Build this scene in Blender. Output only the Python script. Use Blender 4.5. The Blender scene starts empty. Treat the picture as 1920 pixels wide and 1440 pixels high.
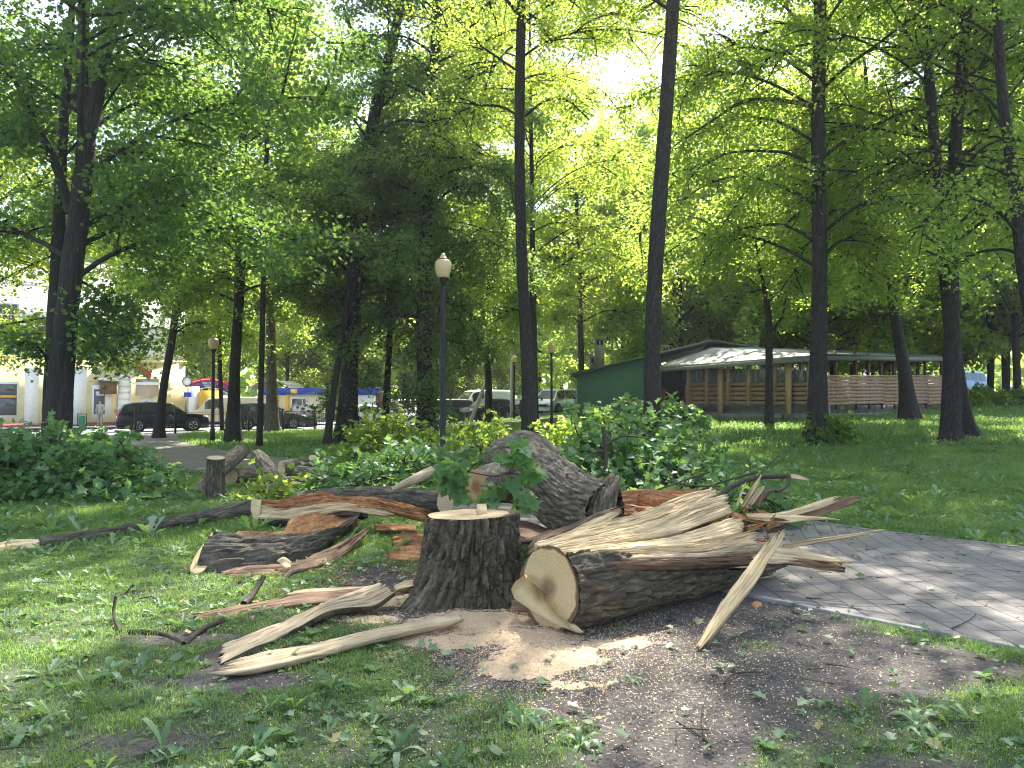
import bpy, math, random
import numpy as np
from mathutils import Vector, Matrix, Euler

# ------------------------------------------------------------------ camera, world, sun, exposure
SC = bpy.context.scene
FPX, HOR, EYE = 1440.0, 757.0, 1.6
PITCH = math.atan((HOR - 720.0) / FPX)
cam_d = bpy.data.cameras.new('camera'); cam = bpy.data.objects.new('camera', cam_d)
SC.collection.objects.link(cam); SC.camera = cam
cam.location = (0, 0, EYE); cam.rotation_euler = (math.pi / 2 + PITCH, 0, 0)
cam_d.sensor_width = 36.0; cam_d.lens = 36.0 * FPX / 1920.0
cam_d.clip_start = 0.05; cam_d.clip_end = 3000

SUN_EL, SUN_AZ = math.radians(54), math.radians(17)      # azimuth measured from +Y towards +X
w = bpy.data.worlds.new('World'); SC.world = w; w.use_nodes = True
nt = w.node_tree; nt.nodes.clear()
out = nt.nodes.new('ShaderNodeOutputWorld'); bg = nt.nodes.new('ShaderNodeBackground')
sky = nt.nodes.new('ShaderNodeTexSky'); sky.sky_type = 'NISHITA'; sky.sun_disc = False
sky.sun_elevation = SUN_EL; sky.sun_rotation = SUN_AZ
sky.air_density = 1.0; sky.dust_density = 1.5; sky.ozone_density = 1.2
tc = nt.nodes.new('ShaderNodeTexCoord'); mp = nt.nodes.new('ShaderNodeMapping')
mp.inputs['Scale'].default_value = (1, 1, 2.2)
cn = nt.nodes.new('ShaderNodeTexNoise'); cn.inputs['Scale'].default_value = 2.6
cn.inputs['Detail'].default_value = 7; cn.inputs['Roughness'].default_value = 0.58
cr = nt.nodes.new('ShaderNodeValToRGB')
cr.color_ramp.elements[0].position = 0.43; cr.color_ramp.elements[1].position = 0.62
cm = nt.nodes.new('ShaderNodeMix'); cm.data_type = 'RGBA'
nt.links.new(tc.outputs['Generated'], mp.inputs[0]); nt.links.new(mp.outputs[0], cn.inputs['Vector'])
nt.links.new(cn.outputs['Fac'], cr.inputs[0]); nt.links.new(cr.outputs[0], cm.inputs[0])
nt.links.new(sky.outputs[0], cm.inputs[6]); cm.inputs[7].default_value = (4.2, 4.6, 5.4, 1)
nt.links.new(cm.outputs[2], bg.inputs[0]); bg.inputs[1].default_value = 0.10
nt.links.new(bg.outputs[0], out.inputs[0])

sd = bpy.data.lights.new('sun', 'SUN'); sun = bpy.data.objects.new('sun', sd); SC.collection.objects.link(sun)
sd.energy = 5.0; sd.angle = math.radians(0.55); sd.color = (1.0, 0.95, 0.86)
sdir = Vector((math.sin(SUN_AZ) * math.cos(SUN_EL), math.cos(SUN_AZ) * math.cos(SUN_EL), math.sin(SUN_EL)))
sun.rotation_euler = sdir.to_track_quat('Z', 'Y').to_euler(); sun.location = (10, 10, 60)

SC.view_settings.view_transform = 'Standard'; SC.view_settings.look = 'None'
SC.view_settings.exposure = 2.08; SC.view_settings.gamma = 1.0
cy = SC.cycles
cy.use_denoising = True; cy.max_bounces = 8; cy.diffuse_bounces = 3; cy.glossy_bounces = 2
cy.transmission_bounces = 5; cy.transparent_max_bounces = 6; cy.caustics_reflective = False; cy.caustics_refractive = False
cy.sample_clamp_indirect = 6.0; cy.filter_width = 1.15

# ------------------------------------------------------------------ maths helpers
rng = np.random.default_rng(11); random.seed(5)
cp, sp_ = math.cos(PITCH), math.sin(PITCH)
def smooth(a, b, x):
    t = np.clip((x - a) / (b - a), 0, 1); return t * t * (3 - 2 * t)
_TAB = np.random.default_rng(3).random(4096)
def _h(ix, iy, iz, s):
    k = (ix * 374761393 + iy * 668265263 + iz * 2147483647 + s * 1274126177) & 0x7fffffff
    k = ((k ^ (k >> 13)) * 1274126177) & 0x7fffffff
    return _TAB[(k ^ (k >> 16)) & 4095]
def vn(p, s=0):
    """value noise in [-1, 1], p (N,3)"""
    p = np.asarray(p, dtype=np.float64); i = np.floor(p).astype(np.int64); f = p - i; f = f * f * (3 - 2 * f)
    x, y, z = i[..., 0], i[..., 1], i[..., 2]; fx, fy, fz = f[..., 0], f[..., 1], f[..., 2]
    def L(a, b, t): return a + (b - a) * t
    c = [[[_h(x + a, y + b, z + g, s) for g in (0, 1)] for b in (0, 1)] for a in (0, 1)]
    v = L(L(L(c[0][0][0], c[1][0][0], fx), L(c[0][1][0], c[1][1][0], fx), fy),
          L(L(c[0][0][1], c[1][0][1], fx), L(c[0][1][1], c[1][1][1], fx), fy), fz)
    return v * 2 - 1
def fbm(p, o=3, s=0):
    r = 0; a = 1.0; t = 0
    for k in range(o):
        r = r + a * vn(np.asarray(p) * (2.03 ** k), s + k); t += a; a *= 0.5
    return r / t
def n2(x, y, f, s=0, o=3):
    x = np.asarray(x, float); y = np.asarray(y, float)
    return fbm(np.stack([x * f, y * f, np.zeros_like(x) + s * 1.7], -1), o, s)

def terrain(x, y):
    x = np.asarray(x, float); y = np.asarray(y, float)
    a = 0.05 * smooth(-8, 16, x)
    yy = np.where(y < 45, y, 45 + (y - 45) * 0.5); yy = np.minimum(yy, 75)
    g = np.where(yy > 12, yy - 12 - 1.5 * (1 - np.exp(-np.maximum(yy - 12, 0) / 1.5)), 0)
    return a * g
PATH_C = np.array([(9.5, 2.0), (5.2, 6.1), (2.9, 8.5), (0.8, 12.0), (-2.6, 16.0), (-7.7, 20.8), (-12.2, 26.2), (-15.2, 31), (-18.2, 36.8), (-19.8, 41)])
PATH_W = np.array([4.1, 4.1, 4.0, 3.9, 3.8, 3.7, 3.7, 3.7, 4.0, 5.0])
def catmull(P_, n):
    P_ = np.asarray(P_, float); m = len(P_)
    if m == 2:
        t = np.linspace(0, 1, n)[:, None]; return P_[0] * (1 - t) + P_[1] * t
    d = np.r_[0, np.cumsum(np.linalg.norm(np.diff(P_[:, :min(3, P_.shape[1])], axis=0), axis=1) + 1e-9)]
    t = np.linspace(0, d[-1], n); k = np.clip(np.searchsorted(d, t, side='right') - 1, 0, m - 2)
    u = ((t - d[k]) / (d[k + 1] - d[k]))[:, None]
    p1 = P_[k]; p2 = P_[k + 1]; p0 = P_[np.maximum(k - 1, 0)]; p3 = P_[np.minimum(k + 2, m - 1)]
    s1 = (p2 - p0) * 0.5; s2 = (p3 - p1) * 0.5
    dk = (d[k + 1] - d[k])
    l0 = np.where(k > 0, d[k] - d[np.maximum(k - 1, 0)], dk); l3 = np.where(k < m - 2, d[np.minimum(k + 2, m - 1)] - d[k + 1], dk)
    s1 = (p2 - p0) * (dk / (dk + l0))[:, None]; s2 = (p3 - p1) * (dk / (dk + l3))[:, None]
    s1[k == 0] = (p2 - p1)[k == 0]; s2[k == m - 2] = (p2 - p1)[k == m - 2]
    return (2 * u**3 - 3 * u**2 + 1) * p1 + (u**3 - 2 * u**2 + u) * s1 + (-2 * u**3 + 3 * u**2) * p2 + (u**3 - u**2) * s2
_pc = catmull(np.c_[PATH_C, PATH_W], 160)
def path_dist(x, y):
    """distance outside the path edge, negative inside"""
    x = np.asarray(x, float); y = np.asarray(y, float); r = np.full(x.shape, 1e9)
    for k in range(0, 160):
        r = np.minimum(r, np.hypot(x - _pc[k, 0], y - _pc[k, 1]) - _pc[k, 2] / 2)
    return r
def ground(x, y):
    x = np.asarray(x, float); y = np.asarray(y, float)
    b = 0.02 * n2(x, y, 1.3, 5) + 0.03 * n2(x, y, 0.35, 9, 2)
    m = smooth(0.0, 0.6, path_dist(x, y)) * (1 - smooth(24, 32, y))
    return terrain(x, y) + b * m - 0.0 * m
def P(u, v, d):
    x = (u - 960.0) / FPX; yc = (720.0 - v) / FPX
    s = d / (cp - yc * sp_)
    return np.array([x * s, d, EYE + (sp_ + yc * cp) * s])
def G(u, v, lift=0.0):
    lo, hi = 1.0, 400.0
    ds = np.geomspace(1.5, 300, 1500)
    pts = np.array([P(u, v, d) for d in ds])
    dz = pts[:, 2] - terrain(pts[:, 0], pts[:, 1]) - lift
    k = np.argmax(dz < 0)
    return pts[k] if dz[k] < 0 else pts[-1]
def W(p, lift=0.0):
    if len(p) == 3: return P(*p)
    q = G(*p); return q + np.array([0, 0, lift])
ST0 = np.array([-19.6, 40.0]); SD = np.array([0.79, 0.613]); SN = np.array([-0.613, 0.79])
def SP(t, o, z=0.0):
    q = ST0 + SD * t + SN * o
    return np.array([q[0], q[1], float(terrain(q[0], q[1])) + z])
ST_ANG = math.atan2(0.613, 0.79)

# ------------------------------------------------------------------ object helpers
COL = SC.collection
def tag(o, label=None, cat=None, group=None, kind=None):
    if label: o['label'] = label
    if cat: o['category'] = cat
    if group: o['group'] = group
    if kind: o['kind'] = kind
    return o
def empty(name, loc, label, cat, group=None, rz=0.0):
    o = bpy.data.objects.new(name, None); COL.objects.link(o); o.location = tuple(loc); o.rotation_euler = (0, 0, rz)
    o.empty_display_size = 0.2
    return tag(o, label, cat, group)
def mk(name, V, faces, mat, parent=None, attrs=None, smooth_=False, origin=None):
    """faces: list of int arrays (M,k). attrs: dict name -> (domain, type, array)"""
    V = np.asarray(V, np.float32).reshape(-1, 3)
    if parent is not None:
        root_ = parent
        while root_.parent is not None: root_ = root_.parent      # parts sit at their thing's origin, so only the root moves them
        inv = Matrix.Rotation(-root_.rotation_euler.z, 3, 'Z')
        V = (V - np.array(root_.location, np.float32)) @ np.array(inv, np.float32).T
    elif origin is not None: V = V - np.array(origin, np.float32)
    me = bpy.data.meshes.new(name)
    fl = [np.asarray(f, np.int32) for f in faces if len(f)]
    loops = np.concatenate([f.ravel() for f in fl]); tot = np.concatenate([np.full(len(f), f.shape[1], np.int32) for f in fl])
    start = np.r_[0, np.cumsum(tot)[:-1]].astype(np.int32)
    me.vertices.add(len(V)); me.vertices.foreach_set('co', V.ravel())
    me.loops.add(len(loops)); me.loops.foreach_set('vertex_index', loops)
    me.polygons.add(len(tot)); me.polygons.foreach_set('loop_start', start); me.polygons.foreach_set('loop_total', tot)
    if smooth_: me.polygons.foreach_set('use_smooth', np.ones(len(tot), bool))
    for k, (dom, typ, arr) in (attrs or {}).items():
        a = me.attributes.new(k, typ, dom)
        a.data.foreach_set('vector' if typ == 'FLOAT_VECTOR' else 'value', np.asarray(arr, np.float32).ravel())
    me.update(calc_edges=True)
    if mat: me.materials.append(mat)
    o = bpy.data.objects.new(name, me); COL.objects.link(o)
    if parent is not None: o.parent = parent
    elif origin is not None: o.location = tuple(origin)
    return o
def copy_tree(o, loc, rz=0.0, s=1.0):
    r = o.copy(); COL.objects.link(r); r.location = tuple(loc); r.rotation_euler = (0, 0, rz); r.scale = (s, s, s)
    for ch in o.children:
        c = ch.copy(); COL.objects.link(c); c.parent = r
        for g in ch.children:
            h = g.copy(); COL.objects.link(h); h.parent = c
    return r
class MB:
    """collects boxes, prisms and tubes into one mesh"""
    def __init__(s): s.v = []; s.f = {}; s.n = 0
    def add(s, V, F):
        for f in F: s.f.setdefault(len(f), []).append([i + s.n for i in f])
        s.v.extend([tuple(map(float, p)) for p in V]); s.n += len(V); return s
    def hexa(s, P8):
        return s.add(P8, [(0, 3, 2, 1), (4, 5, 6, 7), (0, 1, 5, 4), (1, 2, 6, 5), (2, 3, 7, 6), (3, 0, 4, 7)])
    def box(s, c, size, rz=0.0, rx=0.0, ry=0.0):
        M_ = Euler((rx, ry, rz)).to_matrix(); c = Vector(c); x, y, z = size[0] / 2, size[1] / 2, size[2] / 2
        return s.hexa([c + M_ @ Vector(q) for q in ((-x, -y, -z), (x, -y, -z), (x, y, -z), (-x, y, -z), (-x, -y, z), (x, -y, z), (x, y, z), (-x, y, z))])
    def wall(s, a, b, z0, z1, th, z0b=None, z1b=None):
        """upright slab from a to b (xy), thickness th to the left of a->b"""
        a = np.array(a[:2], float); b = np.array(b[:2], float); d = (b - a) / np.linalg.norm(b - a); n = np.array([-d[1], d[0]]) * th
        z0b = z0 if z0b is None else z0b; z1b = z1 if z1b is None else z1b
        q = [(*a, z0), (*b, z0b), (*(b + n), z0b), (*(a + n), z0), (*a, z1), (*b, z1b), (*(b + n), z1b), (*(a + n), z1)]
        return s.hexa(q)
    def bar(s, a, b, r, n=8, r2=None):
        a = Vector(a); b = Vector(b); d = (b - a).normalized(); r2 = r if r2 is None else r2
        u = d.orthogonal().normalized(); v = d.cross(u); V = []
        for c, rr in ((a, r), (b, r2)):
            for k in range(n):
                t = 2 * math.pi * k / n; V.append(c + (u * math.cos(t) + v * math.sin(t)) * rr)
        F = [(k, (k + 1) % n, n + (k + 1) % n, n + k) for k in range(n)] + [tuple(range(n))[::-1], tuple(range(n, 2 * n))]
        return s.add(V, F)
    def lathe(s, c, prof, n=20):
        """prof: (r, z) list"""
        V = []; F = []
        for r, z in prof:
            for k in range(n):
                t = 2 * math.pi * k / n; V.append((c[0] + r * math.cos(t), c[1] + r * math.sin(t), c[2] + z))
        for i in range(len(prof) - 1):
            for k in range(n): F.append((i * n + k, i * n + (k + 1) % n, (i + 1) * n + (k + 1) % n, (i + 1) * n + k))
        F.append(tuple(range(n))[::-1]); F.append(tuple(range((len(prof) - 1) * n, len(prof) * n)))
        return s.add(V, F)
    def poly(s, pts, off):
        """prism: polygon pts (3D) extruded by vector off"""
        n = len(pts); off = np.asarray(off, float); P_ = [np.asarray(p, float) for p in pts]
        V = P_ + [p + off for p in P_]
        F = [tuple(range(n)), tuple(range(n, 2 * n))[::-1]] + [(k, n + k, n + (k + 1) % n, (k + 1) % n) for k in range(n)]
        return s.add(V, F)
    def build(s, name, mat, parent=None, sm=False, origin=None, bevel=0):
        o = mk(name, np.array(s.v), [np.array(v) for v in s.f.values()], mat, parent, smooth_=sm, origin=origin)
        if bevel:
            m = o.modifiers.new('bevel', 'BEVEL'); m.width = bevel; m.segments = 2; m.limit_method = 'ANGLE'
        return o

# ------------------------------------------------------------------ materials
class Mat:
    def __init__(s, name):
        s.m = bpy.data.materials.new(name); s.m.use_nodes = True; s.t = s.m.node_tree; s.t.nodes.clear()
        s.out = s.n('ShaderNodeOutputMaterial'); s.p = s.n('ShaderNodeBsdfPrincipled'); s.l(s.p.outputs[0], s.out.inputs[0])
    def n(s, t, **k):
        o = s.t.nodes.new(t)
        for a, b in k.items(): setattr(o, a, b)
        return o
    def l(s, a, b): s.t.links.new(a, b)
    def attr(s, name): return s.n('ShaderNodeAttribute', attribute_name=name)
    def mapv(s, src, scale, loc=(0, 0, 0)):
        m = s.n('ShaderNodeMapping'); m.inputs['Scale'].default_value = scale; m.inputs['Location'].default_value = loc; s.l(src, m.inputs[0]); return m.outputs[0]
    def noise(s, src, scale, detail=4, rough=0.55, dist=0.0):
        m = s.n('ShaderNodeTexNoise'); m.inputs['Scale'].default_value = scale; m.inputs['Detail'].default_value = detail
        m.inputs['Roughness'].default_value = rough; m.inputs['Distortion'].default_value = dist; s.l(src, m.inputs['Vector']); return m.outputs['Fac']
    def ramp(s, src, stops):
        r = s.n('ShaderNodeValToRGB'); e = r.color_ramp.elements
        while len(e) < len(stops): e.new(0.5)
        for k, (p, c) in enumerate(stops): e[k].position = p; e[k].color = (*c, 1) if len(c) == 3 else c
        s.l(src, r.inputs[0]); return r.outputs[0]
    def mix(s, f, a, b, mode='MIX'):
        m = s.n('ShaderNodeMix', data_type='RGBA', blend_type=mode)
        for src, i in ((f, 0), (a, 6), (b, 7)):
            if isinstance(src, (int, float)): m.inputs[i].default_value = src
            elif isinstance(src, tuple): m.inputs[i].default_value = (*src, 1)
            else: s.l(src, m.inputs[i])
        return m.outputs[2]
    def math(s, op, a, b=0.0):
        m = s.n('ShaderNodeMath', operation=op)
        for src, i in ((a, 0), (b, 1)):
            if isinstance(src, (int, float)): m.inputs[i].default_value = src
            else: s.l(src, m.inputs[i])
        return m.outputs[0]
    def bump(s, h, strength, dist=0.01):
        b = s.n('ShaderNodeBump'); b.inputs['Strength'].default_value = strength; b.inputs['Distance'].default_value = dist
        s.l(h, b.inputs['Height']); s.l(b.outputs[0], s.p.inputs['Normal']); return b.outputs[0]
    def set(s, rough=0.8, metal=0.0, spec=0.3):
        s.p.inputs['Roughness'].default_value = rough; s.p.inputs['Metallic'].default_value = metal
        s.p.inputs['Specular IOR Level'].default_value = spec; return s
    def col(s, c):
        if isinstance(c, tuple): s.p.inputs['Base Color'].default_value = (*c, 1)
        else: s.l(c, s.p.inputs['Base Color'])
        return s
def g3(a): return (a, a, a)
def plain(name, c, rough=0.7, metal=0.0, var=0.15, scale=6.0, spec=0.3, bump=0.0):
    m = Mat(name); tcx = m.n('ShaderNodeTexCoord').outputs['Object']
    n = m.noise(tcx, scale, 5); k = 1 - var
    m.col(m.ramp(n, [(0.3, tuple(x * k for x in c)), (0.7, tuple(min(1, x * (1 + var)) for x in c))])).set(rough, metal, spec)
    if bump: m.bump(n, bump, 0.01)
    return m.m
def bark(name, dark, light, sc=30.0, el=0.2, bump=0.9, dist=0.012, lichen=None, lc=(0.30, 0.32, 0.27)):
    m = Mat(name); a = m.attr('bc').outputs['Vector']
    v = m.mapv(a, (1, 1, el)); n = m.noise(v, sc, 6, 0.62, 0.6); big = m.noise(a, 3.0, 3)
    fine = m.noise(m.mapv(a, (1, 1, 0.5)), sc * 4, 3)
    c = m.ramp(n, [(0.34, dark), (0.52, tuple(x * 0.6 for x in light)), (0.68, tuple(min(1, x * 1.35) for x in light))])
    c = m.mix(m.ramp(fine, [(0.45, g3(0)), (0.75, g3(0.55))]), c, dark)
    c = m.mix(m.math('MULTIPLY', big, 0.4), c, tuple(x * 0.5 for x in light))
    if lichen:
        sp = m.noise(m.mapv(a, (1, 1, 0.7)), 22.0, 3, 0.7)
        big2 = m.noise(a, 2.3, 2)
        f = m.math('MULTIPLY', m.ramp(sp, [(0.60, g3(0)), (0.66, g3(1))]), m.ramp(big2, [(0.3, g3(0.15)), (0.6, g3(lichen))]))
        c = m.mix(f, c, lc)
    m.col(c).set(0.9, 0, 0.2)
    h = m.math('ADD', m.math('MULTIPLY', m.math('ABSOLUTE', m.math('SUBTRACT', n, 0.5)), 3.0), m.math('MULTIPLY', fine, 0.35))
    m.bump(h, bump, dist); return m.m
def wood(name, c1, c2, dk=None, fs=90.0, el=0.03, bump=0.6):
    m = Mat(name); a = m.attr('bc').outputs['Vector']
    n = m.noise(m.mapv(a, (1, 1, el)), fs, 5, 0.6, 0.3); n2_ = m.noise(m.mapv(a, (1, 1, 0.15)), 9.0, 3)
    c = m.ramp(n, [(0.3, c1), (0.65, c2)])
    ln = m.noise(m.mapv(a, (1, 1, el * 0.6)), fs * 1.7, 3, 0.5, 0.2); dd_ = dk or tuple(x * 0.5 for x in c1)
    c = m.mix(m.ramp(n2_, [(0.45, g3(0)), (0.75, g3(0.65))]), c, dd_)
    c = m.mix(m.ramp(ln, [(0.56, g3(0)), (0.66, g3(0.75))]), c, tuple(x * 0.6 for x in dd_))
    if el > 0.1:
        bl = m.n('ShaderNodeTexVoronoi', feature='DISTANCE_TO_EDGE'); bl.inputs['Scale'].default_value = 16; m.l(m.mapv(a, (1, 1, 0.8)), bl.inputs['Vector'])
        c = m.mix(m.ramp(m.math('ADD', bl.outputs['Distance'], m.math('MULTIPLY', m.noise(a, 45, 4, 0.7), 0.12)), [(0.03, g3(0.6)), (0.12, g3(0))]), c, dd_); c = m.mix(m.ramp(m.noise(a, 30, 4), [(0.5, g3(0)), (0.8, g3(0.6))]), c, dd_)
    m.col(c).set(0.75, 0, 0.25); m.bump(n, bump, 0.006); return m.m
def cutface(name, c1, c2, heart, ringf=55.0, rim=None):
    m = Mat(name); a = m.attr('bc').outputs['Vector']
    nz = m.noise(a, 7.0, 4); fine = m.noise(m.mapv(a, (1, 1, 1)), 60.0, 4)
    ln = m.n('ShaderNodeVectorMath', operation='LENGTH'); m.l(a, ln.inputs[0])
    r = m.math('ADD', ln.outputs['Value'], m.math('MULTIPLY', nz, 0.09))
    ring = m.math('SINE', m.math('MULTIPLY', r, ringf * 6.28))
    c = m.mix(m.math('MULTIPLY', m.math('ADD', ring, 1.0), 0.27), c1, c2)
    c = m.mix(m.math('MULTIPLY', fine, 0.35), c, tuple(x * 0.72 for x in c1))
    if heart: c = m.mix(m.ramp(r, [(0.085, g3(0.85)), (0.15, g3(0))]), c, heart)
    sp = m.n('ShaderNodeSeparateXYZ'); m.l(a, sp.inputs[0]); an = m.math('ARCTAN2', sp.outputs[1], sp.outputs[0])
    ra = m.noise(m.n('ShaderNodeCombineXYZ').outputs[0], 1.0); cb = m.n('ShaderNodeCombineXYZ'); m.l(m.math('MULTIPLY', an, 4.5), cb.inputs[0]); m.l(m.math('MULTIPLY', ln.outputs['Value'], 3.0), cb.inputs[1])
    ray = m.noise(cb.outputs[0], 1.6, 6, 0.7); c = m.mix(m.ramp(ray, [(0.35, g3(0.55)), (0.5, g3(0.0))]), c, tuple(x * 0.62 for x in c1)); c = m.mix(m.ramp(ray, [(0.60, g3(0.0)), (0.625, g3(0.7))]) if heart else 0.0, c, tuple(x * 0.45 for x in c1))
    saw = m.noise(m.mapv(a, (6, 140, 1)), 1.0, 2); c = m.mix(m.math('MULTIPLY', saw, 0.22), c, tuple(min(1, x * 1.25) for x in c1))
    if rim: c = m.mix(m.ramp(r, [(rim - 0.012, g3(0)), (rim, g3(0.9))]), c, (0.10, 0.055, 0.03))
    m.col(c).set(0.8, 0, 0.2); m.bump(fine, 0.35, 0.004); return m.m
def leafmat(name, dark, light, tr, f=0.5, yellow=None):
    m = Mat(name); a = m.attr('rnd').outputs['Fac']
    stops = [(0.0, dark), (0.75, light)] + ([(1.0, yellow)] if yellow else [(1.0, tuple(x * 1.3 for x in light))])
    c = m.ramp(a, stops); m.col(c).set(0.45, 0, 0.35)
    t = m.n('ShaderNodeBsdfTranslucent'); m.l(m.mix(m.math('MULTIPLY', a, 0.5), tr, tuple(min(0.9, x * 1.35) for x in tr)), t.inputs[0])
    mx = m.n('ShaderNodeMixShader'); mx.inputs[0].default_value = f
    m.l(m.p.outputs[0], mx.inputs[1]); m.l(t.outputs[0], mx.inputs[2]); m.l(mx.outputs[0], m.out.inputs[0])
    return m.m
def glassmat(name, c=(0.02, 0.025, 0.03), rough=0.06):
    m = Mat(name); m.col(c).set(rough, 0, 0.8); return m.m

M_BARK_OLD = bark('bark_deep', (0.028, 0.023, 0.016), (0.20, 0.172, 0.118), 26, 0.22, 1.0, 0.02)
M_BARK_TREE = bark('bark_dark_standing', (0.013, 0.012, 0.011), (0.060, 0.056, 0.048), 28, 0.18, 1.0, 0.02)
M_BARK_LOG = bark('bark_log', (0.034, 0.027, 0.020), (0.21, 0.185, 0.14), 24, 0.16, 1.0, 0.02)
M_BARK_GREY = bark('bark_grey', (0.060, 0.048, 0.034), (0.30, 0.255, 0.19), 30, 0.32, 0.9, 0.015)
M_BARK_STAND = bark('bark_standing', (0.014, 0.013, 0.012), (0.065, 0.058, 0.052), 30, 0.15, 0.9, 0.015, lichen=0.75, lc=(0.15, 0.15, 0.14))
M_BARK_MAPLE = bark('bark_maple', (0.018, 0.017, 0.016), (0.066, 0.062, 0.055), 42, 0.06, 0.9, 0.012)
M_WOOD = wood('fresh_wood', (0.50, 0.36, 0.18), (0.78, 0.62, 0.38))
M_WOOD_GREY = wood('weathered_wood', (0.34, 0.25, 0.14), (0.62, 0.50, 0.33))
M_WOOD_ROT = wood('rotten_wood', (0.26, 0.10, 0.035), (0.58, 0.30, 0.13), (0.10, 0.04, 0.02), 40, 0.12, 1.0)
M_WOOD_BROWN = wood('inner_bark', (0.11, 0.062, 0.038), (0.27, 0.165, 0.10), (0.05, 0.03, 0.02), 60, 0.06, 0.9)
M_CUT = cutface('cut_face', (0.55, 0.43, 0.23), (0.42, 0.31, 0.15), (0.17, 0.10, 0.05))
M_CUT_BIG = cutface('cut_face_large', (0.58, 0.44, 0.24), (0.40, 0.29, 0.14), (0.13, 0.075, 0.04), 42, 0.325)
M_CUT_STUMP = cutface('cut_face_stump', (0.64, 0.47, 0.28), (0.46, 0.31, 0.17), (0.30, 0.18, 0.09), 40, 0.40)
M_CUT_LIGHT = cutface('cut_face_pale', (0.70, 0.54, 0.34), (0.55, 0.40, 0.23), None, 45)
M_CUT_ORANGE = cutface('cut_face_orange', (0.48, 0.29, 0.15), (0.34, 0.19, 0.09), (0.12, 0.05, 0.02), 30)
M_TWIG = bark('twig_bark', (0.03, 0.026, 0.02), (0.11, 0.095, 0.07), 30, 0.2, 0.5, 0.005)
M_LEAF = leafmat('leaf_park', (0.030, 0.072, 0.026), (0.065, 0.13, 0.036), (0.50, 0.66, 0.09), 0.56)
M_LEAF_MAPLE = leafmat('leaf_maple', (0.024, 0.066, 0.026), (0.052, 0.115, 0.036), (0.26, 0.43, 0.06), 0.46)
M_LEAF_LIME_LIT = leafmat('leaf_lime_sunlit', (0.045, 0.095, 0.025), (0.095, 0.17, 0.038), (0.56, 0.70, 0.09), 0.60)  # lime leaf; its brighter tone also paints sunlight into crowns and heaps
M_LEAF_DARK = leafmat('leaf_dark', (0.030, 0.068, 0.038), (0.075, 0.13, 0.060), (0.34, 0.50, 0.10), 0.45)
M_LEAF_CUT = leafmat('leaf_wilted', (0.045, 0.12, 0.040), (0.11, 0.22, 0.08), (0.28, 0.48, 0.08), 0.42, (0.22, 0.33, 0.17))
M_GRASS = leafmat('grass_blades', (0.055, 0.125, 0.038), (0.145, 0.245, 0.080), (0.36, 0.54, 0.10), 0.42, (0.30, 0.33, 0.17))
M_WEED = leafmat('weed_leaves', (0.055, 0.13, 0.045), (0.15, 0.25, 0.12), (0.28, 0.46, 0.09), 0.35, (0.30, 0.38, 0.26))
M_LITTER = leafmat('leaf_litter', (0.09, 0.16, 0.08), (0.22, 0.30, 0.17), (0.2, 0.3, 0.1), 0.2, (0.30, 0.24, 0.12))
M_CHIP = plain('wood_chip', (0.66, 0.52, 0.34), 0.85, var=0.25, scale=30)
M_BLACK = plain('black_paint', (0.012, 0.012, 0.014), 0.45, var=0.2)
M_TYRE = plain('tyre_rubber', (0.02, 0.02, 0.02), 0.9)
M_RIM = plain('alloy_rim', (0.5, 0.5, 0.52), 0.35, 0.8)
M_GLASS = glassmat('car_glass', (0.03, 0.035, 0.04))
M_GLASSB = glassmat('window_glass', (0.06, 0.07, 0.075), 0.1)
M_WHITE = plain('white_paint', (0.78, 0.78, 0.76), 0.6, var=0.05)
M_CONC = plain('concrete', (0.34, 0.33, 0.30), 0.9, var=0.2, scale=3, bump=0.3)
M_CONC_D = plain('concrete_plinth', (0.22, 0.215, 0.20), 0.92, var=0.25, scale=2.5, bump=0.4)

# ------------------------------------------------------------------ ground, roads
def grid_mesh(name, xs, ys, zf, mat, lift=0.0, mask=None):
    X, Y = np.meshgrid(xs, ys); Z = zf(X, Y) + lift
    V = np.stack([X, Y, Z], -1).reshape(-1, 3); nx = len(xs); ny = len(ys)
    i = (np.arange(ny - 1)[:, None] * nx + np.arange(nx - 1)[None, :]).ravel()
    F = np.stack([i, i + 1, i + nx + 1, i + nx], -1)
    return mk(name, V, [F], mat, smooth_=True)
m = Mat('soil_and_turf'); oc = m.n('ShaderNodeTexCoord').outputs['Object']
big = m.noise(oc, 0.9, 4); fine = m.noise(oc, 34, 5, 0.7); mid = m.noise(oc, 6, 4)
soil = m.ramp(fine, [(0.3, (0.038, 0.034, 0.031)), (0.7, (0.138, 0.124, 0.112))])
turf = m.ramp(mid, [(0.3, (0.030, 0.060, 0.018)), (0.7, (0.070, 0.12, 0.035))])
msk = m.attr('turf').outputs['Fac']
m.col(m.mix(msk, soil, turf)).set(0.95, 0, 0.15); m.bump(fine, 0.7, 0.02); M_GROUND = m.m
xs = np.unique(np.r_[np.arange(-7, 7.01, 0.06), np.arange(-30, 30.01, 0.5), np.linspace(-400, 400, 81)])
ys = np.unique(np.r_[np.arange(1.2, 12.01, 0.06), np.arange(-6, 45.01, 0.4), np.linspace(-60, 500, 90)])
def _g2(u, v): return G(u, v)[:2]
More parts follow.
